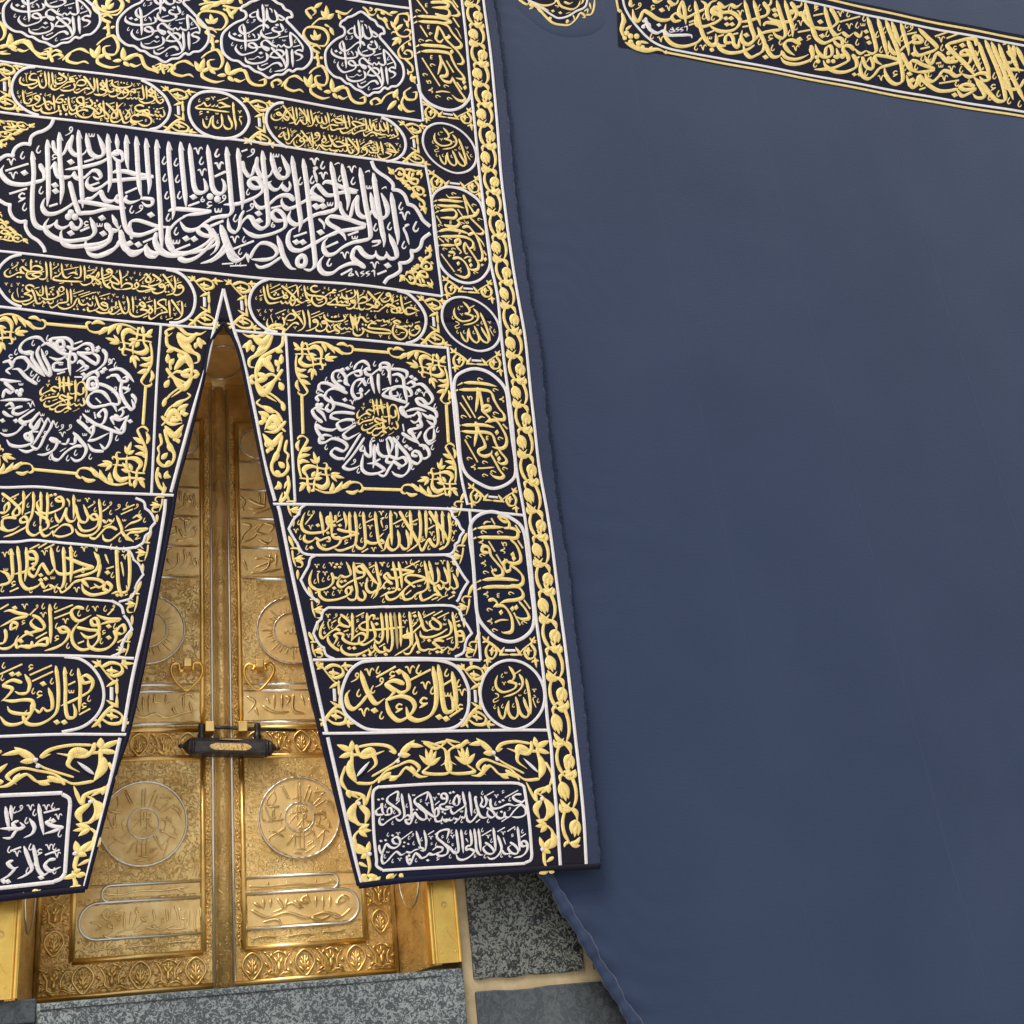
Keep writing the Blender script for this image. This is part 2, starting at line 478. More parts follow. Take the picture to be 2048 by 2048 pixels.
def spiral_rope(mb, pts, r, Y, twist=0.035):
    """twisted wire along a closed line of (X, Z) points"""
    pts = np.asarray(pts, float); n = len(pts)
    L = np.r_[0, np.cumsum(np.linalg.norm(np.roll(pts, -1, 0) - pts, axis=1))]
    rr = r * (1 + 0.22 * np.sin(L[:-1] / twist * 6.283 * 1.0))
    mb.tube(np.stack([pts[:, 0], np.full(n, Y), pts[:, 1]], 1), rr, 6, closed=True)
BIG = []
BIG.append(((0, 240, 256), '''A 48 46 51 80 49 110 49 142 53 157 62 163 74 161 83 155 87 150;S.8 86 151 85 159 93 163 103 159 108 152
S 107 153 110 161 116 163 121 160 123 153 119 147;A 71 28 72 60 73 90 73 115 71 131;A 89 17 90 50 92 80 94 105 91 128
S 60 66 63 73 67 80 66 90 55 94 35 98 15 95 4 85 2 76 6 68;S.8 68 73 76 73 81 66 83 62;S 83 63 84 75 88 85 97 87 107 85 113 77
S.9 112 78 113 85 119 89 127 87 134 81 140 76 148 77 152 85 148 89 140 85;S.8 80 30 82 43 88 51 94 52 99 45 104 32 110 22
S.9 110 22 107 33 106 43 112 51 120 53 128 49 131 43;P 130 19 133 36 137 49 146 55 154 53 157 46 153 34 147 21
A 118 14 120 50 122 85 124 115 125 133;A 162 20 164 45 166 70 166 95 163 109;S 180 50 170 51 163 57 150 64 128 70 112 73 98 75
S 193 88 180 90 165 92 152 101 142 105 135 102 131 96 133 88 136 85;S 105 93 108 105 112 120 116 132 120 140 128 140 140 139 155 135 170 132 190 131
S 118 123 130 124 150 127 175 132 190 133;S 128 120 138 118 147 111 152 108 155 115 160 121 168 122 175 118 177 112;S.8 175 118 179 123 186 121 192 115
S 111 125 105 130 92 138 80 142 70 141 64 132 66 122 69 118;A 136 146 141 158 143 168 136 176 120 180 100 182 82 177 70 168 68 158 74 148
S 161 155 165 162 168 170 164 178 150 185 130 188 110 190 98 187 93 180 92 170 94 165;P 169 142 174 153 179 163;S.8 163 158 166 163 173 167 181 165
d 107 63;d 37 80;d 83 99;d 84 108;b 107 140;b 103 146;b 113 146;d 154 147;d 107 170;d 156 170;v 17 63;v 20 84;c 34 53;c 58 44
f 8 77 43 66;f 14 112 41 104;k1.2 33 118;c 37 132;c 62 107;f 74 131 87 127;f 127 63 142 58;f 136 99 150 94;w 139 22;k.8 82 56;u 107 14;k.8 130 157;f 121 167 135 161;w 151 157'''))
BIG.append(((200, 250, 256), '''T 25 13 26 25 27 40;S.8 16 45 22 39 30 39 35 46 33 53 27 53 21 48 17 45;S 27 52 29 75 31 100 33 120 36 142 40 155 48 163 60 165 75 161 88 156 102 153
S.8 48 171 47 160 45 153 47 145 56 143 68 146 85 152 104 155;A 39 14 40 35 41 55 43 67;A 54 16 56 40 57 60 59 85 61 100 63 108;A 69 19 71 45 73 70 75 88 73 104
A 85 21 87 60 89 95 91 130 92 160 94 187;A 103 24 105 60 108 90 111 120 111 133 109 143;A 121 25 124 60 127 90 129 112 130 125
P 135 28 137 50 140 75 142 92 146 101 153 103 160 99 159 88 156 81;P 162 31 165 55 168 80 170 95 176 104 184 104 188 97 187 88 183 82
S 19 71 25 69 40 69 55 73 81 75;S.9 81 77 65 79 50 80 30 82 15 85 0 93;S.8 61 110 70 110 79 112 78 120 70 121 63 115;S.8 41 105 38 112 44 116 52 115 62 111
S.8 27 104 24 112 30 115 37 112 41 106;S 103 130 112 127 130 128 150 130 168 130;S.85 168 132 150 135 138 136 125 138
S.9 168 170 155 167 148 161 152 154 160 154 167 161 173 167 177 176 172 183 155 190 135 193 118 193 108 188 102 177 102 165 110 152 122 142 135 136
S 192 139 175 141 160 148 148 157 138 160 129 158 123 150 121 146;S.9 84 163 83 172 88 182 96 190 110 195;S.9 8 147 12 155 18 157 27 157 32 150
S 31 160 33 175 38 185 48 190 58 189 68 184 71 180;S.9 70 182 74 189 85 193 95 192 105 195;P 18 134 23 145 28 155;S 30 172 25 182 10 190 -5 194
d 77 135;d 45 177;d 58 179;f 65 176 80 170;f 38 102 56 94;c 48 127;u 62 124;c 97 53;c 115 56;c 98 79;c 117 81;c 101 106;c 120 106;c 103 140;v 148 40;c 153 55;v 154 72;c 177 44;v 180 63
f 173 79 190 72;d 141 109;b 166 109;b 177 113;h 155 113;f 133 123 150 117;k.9 165 122;u 187 111;w1.2 179 130;c 115 161;d 130 172;d 142 173;w1.2 116 176;f 114 189 136 181;f 166 154 186 146'''))
BIG.append(((420, 280, 256), '''A 24 12 27 40 30 70 32 95 33 108 28 115 15 117 0 118;A 41 14 44 40 47 70 49 92 48 107;S.8 49 34 51 46 58 56 63 54 67 42 71 29;S.9 71 28 70 42 75 54 83 58 91 54 94 45
P 91 21 95 38 99 50 106 58 115 57 118 48 113 36 107 24;A 78 18 81 45 84 70 86 95 88 118 86 130 77 135 68 129 62 119 56 118 49 125 46 132;S.8 51 108 46 118 44 133 38 141 30 137 27 125 27 119
S 82 68 74 73 65 73 59 67 61 61 70 60 77 67 80 76 72 85 58 92 40 98 20 99;S.8 82 69 88 66 93 63;S.8 89 66 91 72 97 76 104 74 110 64;S.9 108 68 112 74 118 76 121 70 119 63
S 127 92 120 85 110 84 100 88 90 97 80 103 73 103 68 97 66 91;A 123 25 127 50 131 75 134 100 137 125 134 140;S 173 92 163 89 152 88 140 94 128 101 118 104 111 100 108 92 109 88
S 190 103 178 109 165 111 152 116 140 124 130 128 122 124 119 116 122 107;S.9 111 122 100 122 94 115 96 108 103 107 110 113 114 123 112 133 100 140 85 145 70 147 57 142 49 134
S 193 140 175 147 160 156 145 164 135 168 124 166 118 157 118 146 122 137 130 132;S.9 60 180 66 168 75 158 85 157 96 162 101 170 97 177 88 181 75 182 62 181
P 15 129 20 148 26 165 31 178 40 183 50 179 55 171;S.7 56 173 58 186;P 101 145 106 160 110 175 115 185 122 194 130 196;S 108 177 98 184 88 190 75 193 68 188;Q.9 138 176 132 182 133 190 141 191 144 184 142 177
S 25 165 20 172 10 180 0 186;S.8 -2 140 8 147 12 157 8 168 0 175
c 10 22;v 13 40;f 7 56 23 49;u 64 20;w 100 25;f.8 47 20 56 17;u.8 105 46;c 136 63;v 157 33;S.45 155 43 161 42 157 46 159 56 161 65;c 170 39;c 154 61;v.8 171 53;c.8 57 80;f 92 104 107 100
d 73 112;d 74 123;c 38 120;u 63 101;h 95 129;w 182 96;d 161 101;d 171 100;f 126 147 146 140;d 130 155;d 140 155;S.5 164 119 171 126 172 135;d 167 140;v 37 152;c.8 51 152;f 35 166 66 154;c.8 45 170
f 1 132 20 124;w1.2 13 107;f 175 163 193 155;c 179 187;f.7 18 188 35 187;f.6 30 191 55 190;c.5 40 188;c.5 46 189'''))
BIG.append(((600, 310, 256), '''A 46 10 50 30 54 55 56 75 52 83 40 86 25 90 10 98 0 104;A 63 13 67 35 71 55 73 70 71 84;A 4 6 8 30 12 60 15 90 18 115 20 135 22 155 22 168 15 175 5 173
A 90 19 95 50 99 75 103 95 106 115 105 126 95 130 80 133 65 140 52 150 42 152 36 145 36 133 42 126;A 110 27 115 60 120 90 124 115 127 130 126 140;A 137 57 141 80 145 105 148 125 147 136
S.8 60 70 62 82 68 92 75 94 78 85 81 72 86 61;S.9 87 61 86 75 88 88 95 94 103 93 108 85 110 78;P 106 57 109 70 112 85 118 94 127 95 132 88 130 75 122 58
S.9 34 45 38 41 48 42 60 48 75 52 88 54;S.9 86 57 72 56 58 58 48 61 40 60 32 52 26 46 20 50 18 57 24 62 32 65 37 70;S 37 70 27 66 15 67 0 74
S.9 100 106 88 103 75 98 58 94 45 93 41 99 45 105 58 113 66 122 69 130;S 99 109 85 112 70 114 55 117 40 124 25 132 10 140 0 144
P 134 119 140 132 145 145 145 155 136 157 131 150 130 146;S.9 131 150 128 156 120 157 115 152 114 145;S 115 150 110 155 102 155 94 149 89 142 83 142 79 150 79 157 86 163 95 168 98 173
S 98 172 88 166 75 166 60 172 48 180 36 180 29 172 30 162 36 153
v 22 11;S.4 20 21 26 21 22 25 25 34 26 42;c 34 16;v 35 32;c 18 38;v 78 22;c.8 60 36;c 80 40;w 105 49;S.4 52 15 58 12 60 14;S.4 98 27 104 24 105 27;S.4 123 52 129 49 130 52;d 24 77;d 34 77;w 46 74
S.5 29 97 36 104 37 112;d 31 117;f 72 122 88 116;w 83 125;f 40 140 57 132;c 114 110;c 135 108;c 152 78;v1.2 158 92;S.5 158 106 164 105 157 110 161 120 165 135;c1.3 175 108;c 157 136
S.7 108 132 120 131 117 136 108 139;v 67 153;c 44 164;v 112 168;d 132 168;f 61 183 78 174;f 116 182 130 176;S.35 83 177 88 186;S.35 96 177 91 180 96 182 91 186;S.35 104 177 99 180 104 182 99 186
S.35 107 178 111 176 112 186;S.35 78 177 73 184 80 183 74 180'''))
BIG.append(((150, 440, 330 * 193.2 / 109.2), '''S 30 6 33 16 38 22 44 20 48 15;S.9 47 16 48 22 53 24 56 21;S 54 8 53 14 56 20 62 23 70 23 80 20 88 15 92 10 91 6;S 62 4 62 12 66 20;S 68 25 74 27 82 24 90 16 95 10;P 97 4 100 14 104 22 109 26;S 100 16 96 22 90 27 83 29;S 24 8 22 14 14 18 8 18 7 12;S 29 15 24 20 16 23 10 22 7 18'''))
NUR_T = (640, 10, 192)
NUR_RING = 'Q 83 13 70 19 64 22 56 24 50 29 44 32 41 40 48 44 51 52 48 59 35 66 22 77 12 92 11 110 15 128 25 140 33 145 42 147 54 157 60 158 72 168 82 172 97 182 108 176 120 175 130 166 137 169 144 164 155 163 165 152 169 138 166 120 158 108 145 92 130 74 121 63 123 57 130 56 127 46 117 40 111 31 103 27 95 20'
NUR = '''P 77 28 80 45 82 65 82 85;S.8 70 43 62 46 57 51 60 55 68 54;P 70 38 71 54 76 62 83 64 87 58 86 45 85 36;P 85 37 88 55 93 63 100 65 105 60 103 50 98 40;S.8 104 50 112 55 117 60 112 62 105 58
w 85 31;S.5 90 37 94 41 95 47;P.9 110 68 113 74 116 82 112 86 104 86 98 82 99 77 106 78;S 108 87 110 93 100 99 88 99 80 93 78 85 80 80;S 91 79 85 72 75 74 65 82 57 88 48 90 42 84 41 76 46 69;A 46 69 49 80 51 95 53 115 53 126
d 105 72;P 72 90 76 96 74 102 60 105 45 105 32 101 24 94 24 85;d 33 91;d 42 94;c 54 64;u 65 62;c 58 94;S.5 63 90 67 95 68 100;f 85 92 97 88;c 121 84
P 128 86 130 100 132 115 129 119 122 117 118 112;S.7 128 87 138 96 146 107 152 118 152 128;S.9 120 112 115 118 110 113;S.9 110 113 106 117 100 115 93 108 87 104 81 108 81 116 87 119 93 122 92 126 85 122 80 118
S.9 80 119 74 119 66 120 59 116 59 111 65 110 70 114 73 121 70 127 58 132 48 134 40 128 36 120 38 112;w 119 104;f 109 99 125 95;c 100 107;c 138 106;f 135 118 147 114;c 30 112;c 46 118
S.9 153 127 146 124 140 127 142 132 148 134 152 138 148 144 141 147;A 133 122 135 140 137 160;A 123 121 126 140 127 155 122 165 105 169;S.9 97 119 105 128 114 138 121 148 125 162
S.9 96 138 100 130 107 125 115 126 120 132 117 138 108 141 96 139 92 141;P 88 130 92 138 90 146 80 151 66 152 56 147 53 138;S 118 159 112 152 103 153 94 160 85 165 78 162 76 155;d 80 131
S.45 85 138 80 141 75 138 68 143 58 143;f 82 157 93 152;c 99 167;k.6 107 120'''
LINE = []      # two-line cartouches in gold
LINE.append(('upper_left', [((20, 125, 180), '''S 24 29 21 36 23 43 33 47 48 45 57 42 57 37 48 36 42 33 44 26 51 22 57 24;A 74 17 77 35 78 46 73 53 66 51 62 40 60 28;S 61 46 54 51 46 54 40 51 38 46;A 82 18 84 35 84 54;A 90 19 92 35 93 49
S 104 21 112 27 121 33 120 39 110 44 100 45 97 38 99 33;S.8 101 34 111 33 111 37 104 38;S 138 42 130 37 128 35 134 34 139 40;S 140 41 125 42 115 48 105 55 96 58 89 54 89 47 93 43
S 137 45 140 52 136 58 125 61 113 60 107 56;S.9 142 47 148 39 157 38 163 43 160 49 150 50 142 48;S 158 30 165 38 173 50 180 62;A 180 33 182 50 180 62 172 67 163 70;S 172 58 164 56 155 60 147 65 140 65 136 59;A 186 34 188 50 189 66
S 193 69 186 71 180 68;v 35 24;S.4 35 27 35 33 37 42;c 29 35;c 45 20;f 58 19 68 16;w 68 22;b.8 66 27;c 69 38;c 98 28;b.8 115 24;b 97 50;f 113 55 130 49;c 125 26;f 126 32 142 28;d.8 143 34;v 150 30;h.8 166 50;f 141 60 150 57;c 161 64;k.6 172 36
A 27 57 29 72 32 84 40 86 46 80 44 76 38 80;S 62 80 55 76 54 71 60 70 64 76 60 84 48 90 34 91;P 71 72 75 82 78 94 84 100 89 97 88 92;A 93 69 95 85 96 102;S 98 84 92 88 84 83 75 85 66 91 58 93 53 90
S.9 116 70 108 71 102 77 99 83 106 86 114 83 110 78 103 80;S 104 91 105 100 96 106 82 108 70 105 66 98 68 93;S 70 97 60 101 52 100 49 93 52 88;P 112 88 116 98 120 103 124 98 123 92;A 125 73 127 88 130 98 135 103 142 98 142 92 135 94
S 160 78 152 75 144 78 145 84 152 89 160 88 169 86;S 157 78 159 92 157 98 150 97;S 158 92 148 94 144 102 147 113 158 118 170 117 178 110 180 102;S 168 105 160 102 150 104 140 109 132 111 127 106 127 101;S 172 80 177 88 175 93 167 94 163 90
S 160 95 172 97 180 101 188 108 193 110;S 193 119 184 117 181 110 182 104;c 17 62;v 20 72;c 24 82;c 33 61;f 35 66 48 62;f 35 71 57 64;d.8 66 67;c 49 73;c 76 68;k.6 86 72;f 80 70 88 67;b.8 120 79;b.8 118 85;b 108 104;b 109 110;b 121 111
d.7 82 89;f 114 91 124 89;f 131 78 141 75;u.7 138 85;f 162 81 172 77;c 134 83;c 142 114;c 158 111;b.8 182 89;b.8 187 83;b.8 184 95;b.8 188 100'''),
((180, 145, 180), '''S 33 33 25 29 22 25 28 23 33 30 30 34 23 36 34 40 35 44 28 49 18 50 8 47;d.8 27 19;f 28 53 38 48;A 35 14 36 30 38 38 42 43 50 42 51 36 46 38;S 49 18 47 24 52 31 64 34 80 33 90 28 89 22
f 40 20 49 17;f 52 23 61 20;d.7 67 23;d.7 73 24;c 44 28;c 61 26;c 80 25;c 95 28;v 104 27;S 66 40 60 42 56 38 61 36 66 42 62 48 52 53 43 52 40 46;S 82 42 76 45 71 42 75 37 81 40 82 46 78 52 68 57 60 56 58 52
S.9 82 43 90 42 97 45 96 38 90 38 86 42;S.5 67 43 72 48 72 52;S.5 58 45 58 50;A 112 27 115 45 116 55 112 59 106 57 104 53;S.9 104 54 100 58 95 54;S.9 95 55 91 58 87 54;S.9 87 55 82 58 77 56;A 120 29 122 45 122 59
S 136 46 128 43 126 39 131 37 136 43 133 48 126 50 138 54 138 60 130 65 118 67 108 63 104 59;d.8 132 34;w 104 43;f 98 37 110 34;f 131 68 140 66;c 105 49;c 88 48;A 139 37 141 52 144 62 151 67 157 63 156 58 149 61;c 146 48;f 145 55 155 53
A 28 61 30 78 32 95;S 34 67 42 74 50 82 56 90 56 96 50 99 46 95 49 88 58 79 66 70 72 66;S 17 70 25 78 33 86 40 94 39 100 33 99 31 94;A 57 65 59 80 60 98;S 63 80 66 90 69 98 73 108 80 108 86 103
S 68 100 60 106 50 107 45 102 45 95;S.9 86 79 80 90 76 96 82 97 86 93 83 86 75 80;S 105 95 97 92 90 95 88 101 93 105 104 106 112 103;S 86 104 92 109 100 108 106 106;S 116 74 108 71 98 74 98 80 104 84 114 82 122 80
S 118 84 108 86 100 90;S 100 91 112 92 125 95 132 102 130 110 120 115 108 112 102 107;S 128 88 121 88 117 84 121 81 127 84 128 90;S 112 87 118 92 126 91 132 92 137 93 140 89;S.9 140 90 146 95 150 90;S.9 150 91 155 96 160 92 158 82 156 80
S 22 78 24 86 18 90 10 87;S 34 92 24 95 12 97 8 93 9 86;b.8 10 67;h.7 16 63;b.8 11 73;b.8 22 69;b.8 16 79;f 42 69 53 66;w.9 50 74;c 42 84;k.6 57 99;k 24 102;b.8 38 105;u.7 75 70;c 72 87;b.8 78 100;v 88 74;S.4 88 78 89 84 92 91;c 96 86
b.7 127 76;h.6 137 78;b.8 144 80;b.8 147 86;b.8 141 85;f 148 79 158 76;d.7 144 100;d.7 150 101;c 137 105;k.9 120 104;f 104 106 113 103;f 88 114 100 111''')], 5.2,
 [((20, 125, 180), 'L 54 8 35 10 18 20 8 35 4 50 5 65 12 80 28 96 45 106 62 112'), ((180, 145, 180), 'L 110 17 130 27 145 38 160 52 168 66 172 80 168 97 158 110 145 119 128 123')]))
HASBI_T = (372, 172, 140)
HASBI = '''A 129 46 131 70 134 95 137 110 136 126;T 97 79 99 92 100 106 96 115 88 120 79 117 74 108 74 97 76 85;P 115 83 121 97 126 107 125 119 116 123 107 118 102 108;S.9 76 84 69 92 66 104 62 114 58 118 52 114 48 104 46 92
S.9 90 49 97 48 105 52 113 56 123 58;S.9 123 59 112 59 102 60 94 62 88 59;S.8 88 53 85 58 80 57;S.8 79 53 75 58 69 57;S.8 68 51 64 56 57 57 53 52 49 47 42 53 33 56 27 60 33 64 60 66 90 71 120 75
k1.2 41 77;d.8 60 74;w1.1 86 78;c 37 41;S.6 53 38 60 35 65 36 60 40 54 41;v1.1 75 35;f1.1 86 43 116 34;c 57 91;c 87 102;v 148 75;S.5 146 88 154 88 148 91 147 96 152 105 152 113'''
HASBI_RING = 'Q 70 16 95 19 115 25 140 40 160 60 171 82 173 103 165 122 150 138 125 148 95 149 60 140 35 125 18 105 9 82 8 60 14 40 28 26 45 18'
def t2(x, y, s): return (x, y, s * 193.2 / 109.2)
LINE.append(('upper_right', [((525, 195, 150), '''S 50 48 40 47 36 42 42 40 48 46 52 50 46 57 34 61 25 57 22 50 24 44;S 52 47 57 40 60 33 62 40 56 47 52 50 58 57 65 60 67 55 60 50 52 47;S 52 21 62 33 72 46 80 58 84 64;A 76 23 79 40 82 56 82 64 74 67 67 68;A 86 25 88 40 90 56
S 88 56 84 62 84 68 88 70 92 64 97 58 103 64 108 69 114 65 113 50 110 40;S 94 27 103 37 112 47 119 58 125 67;A 106 28 110 40;A 115 29 118 45 122 60;A 124 30 128 50 131 64 127 72 114 74;S 139 45 142 57 146 64 152 63 154 56 152 48;S.9 138 45 135 55 133 63 128 64
P 161 44 165 56 166 64 160 66 155 60 153 48;A 167 36 171 50 173 66;S 193 80 180 82 176 74 177 68;S 193 70 180 68 172 70 164 76 156 77 150 72 150 68;S 178 60 182 54 190 60 193 63
u.8 48 26;f 31 35 42 30;c 30 48;c 52 60;c 70 50;f 64 30 73 27;w 71 33;S.4 95 38 101 42 102 46;c 96 44;f 94 54 108 49;c 105 57;f 130 42 138 37;f 141 38 148 35;w 153 39;c 146 48;v 139 71;v 178 42;c 186 44;c 154 69;c 170 79;k.6 118 69
S 54 90 46 97 41 103 48 104 54 97;S 54 90 56 102 60 111 66 110 68 103 64 80;S 98 104 90 97 88 101 82 106 76 114 70 121 63 121 59 115;S 108 110 101 115 96 111 100 105 107 110 108 117 102 124 92 129 84 126 80 118 81 112;S 110 112 115 110 114 116
S 99 85 108 96 118 108 124 118 127 126;A 125 88 128 100 130 112 130 126 124 131 116 131;T 122 98 122 108 126 113 132 110;S 146 98 138 97 136 92 142 90 147 96 147 104 140 111 132 114;S 157 96 161 103 164 110 158 115 154 110 158 104 164 98
S 171 94 176 106 180 116 176 122 165 125 155 122 152 115;S 178 105 184 118 193 124;S 130 130 134 136 140 132 146 122 152 126 158 132 166 135 172 130;S 172 130 178 136 193 134
v 34 81;u.9 45 81;f 49 83 60 79;c 60 96;c 73 85;f 75 95 88 87;f 73 92 84 85;v 75 100;h.8 97 93;b.8 106 101;c 88 116;c 110 126;c 118 123;f 113 93 121 91;f 132 106 142 102;b.8 135 117;b.8 138 123;c 147 133;u.7 158 90;b.8 180 98;b 176 124;f 185 142 193 138;f 162 118 172 112;f 183 109 192 103'''),
((665, 205, 160), '''S 7 36 18 38 28 43 38 45;S 34 45 20 47 10 46 4 40 0 38;P 27 27 30 40 33 52 32 58 24 61 12 62 2 66;A 38 28 41 42 43 58;S.9 80 51 70 48 58 44 49 44 50 49 56 54 62 60;S 79 52 68 54 56 58 46 64 36 70 26 72 20 66 19 60
P 79 35 82 48 83 60 80 65 70 66 60 70 52 74 48 68 49 62;A 90 37 92 50 95 62;S 100 46 96 58 95 66 88 62 87 52;P 100 46 102 58 106 65 113 66 116 60 113 47;P 123 46 128 58 130 64 124 67 118 62 115 50;A 131 43 134 58 136 74
P 150 59 156 70 158 78 152 81 147 75;S.9 147 76 144 80 140 76;S.9 140 76 136 80 130 76;S.9 129 76 118 76 110 73 103 71;S 108 80 104 72 96 70 88 74 80 79 76 74 75 69
c 6 29;f 11 33 23 29;c 23 35;w 24 51;d.8 13 53;S.4 44 31 49 35 49 40;k.7 58 37;f 64 40 77 36;c 76 42;b 36 59;w 72 59;c 55 63;f 80 70 90 67;f 37 74 46 70;f 92 80 100 77;f 97 43 109 38;w 106 44;c 107 55;c 118 43;c 117 69;v 142 56;k.7 144 66;S.45 129 82 122 82 117 84 110 84;f 138 86 152 82;d.8 159 86
S 8 94 18 93 28 98 44 101;S 43 102 28 103 16 106 6 104 0 98;A 32 82 35 95 37 110 42 120 48 122 49 114 44 110;S.9 36 112 33 117 27 116;S.9 26 110 24 116 18 117 14 112;S.9 14 113 8 117 0 116
S 37 83 46 93 54 103 60 112 64 120;A 58 85 61 98 64 112 62 122 56 126 50 127;S 97 96 92 91 87 94;S 96 96 88 97 80 101 72 107 66 110;S 84 112 78 113 73 110 78 107 83 112 84 120 78 126 70 129 63 127;S 108 113 101 115 97 110 101 106 107 111
P 105 92 109 105 111 118 108 121 100 120 92 120 87 112;A 116 92 120 108 123 126;S 160 119 150 119 140 117 130 116;S.8 136 97 144 104 150 112 154 120 150 127 147 130;A 137 97 139 110;S 131 111 142 113 150 116;S 128 119 136 122 142 125 138 130 128 135 118 136 111 130 109 122
u.7 10 80;f 2 91 12 84;c 18 84;k.6 26 83;b.8 26 90;b.7 50 88;b.7 54 93;u.7 76 88;f 67 100 78 93;c 67 91;c 101 95;w 83 104;b.7 89 103;b.7 93 108;f 96 103 105 100;f 41 108 50 105;c 53 114;c 71 117;d.7 89 126;d.7 97 128;c 104 129;w 116 124;f 117 115 124 112;f 125 99 135 96;v 132 103;v 156 100;c 164 104;c 160 113;c 115 108;f 5 120 12 117''')], 5.4,
 [((525, 195, 150), 'L 54 15 38 17 22 27 12 41 9 57 11 75 19 92 31 108 46 122 63 132'), ((665, 205, 160), 'L 118 35 135 42 150 53 164 68 174 85 177 104 172 121 160 133 145 140 130 143')]))
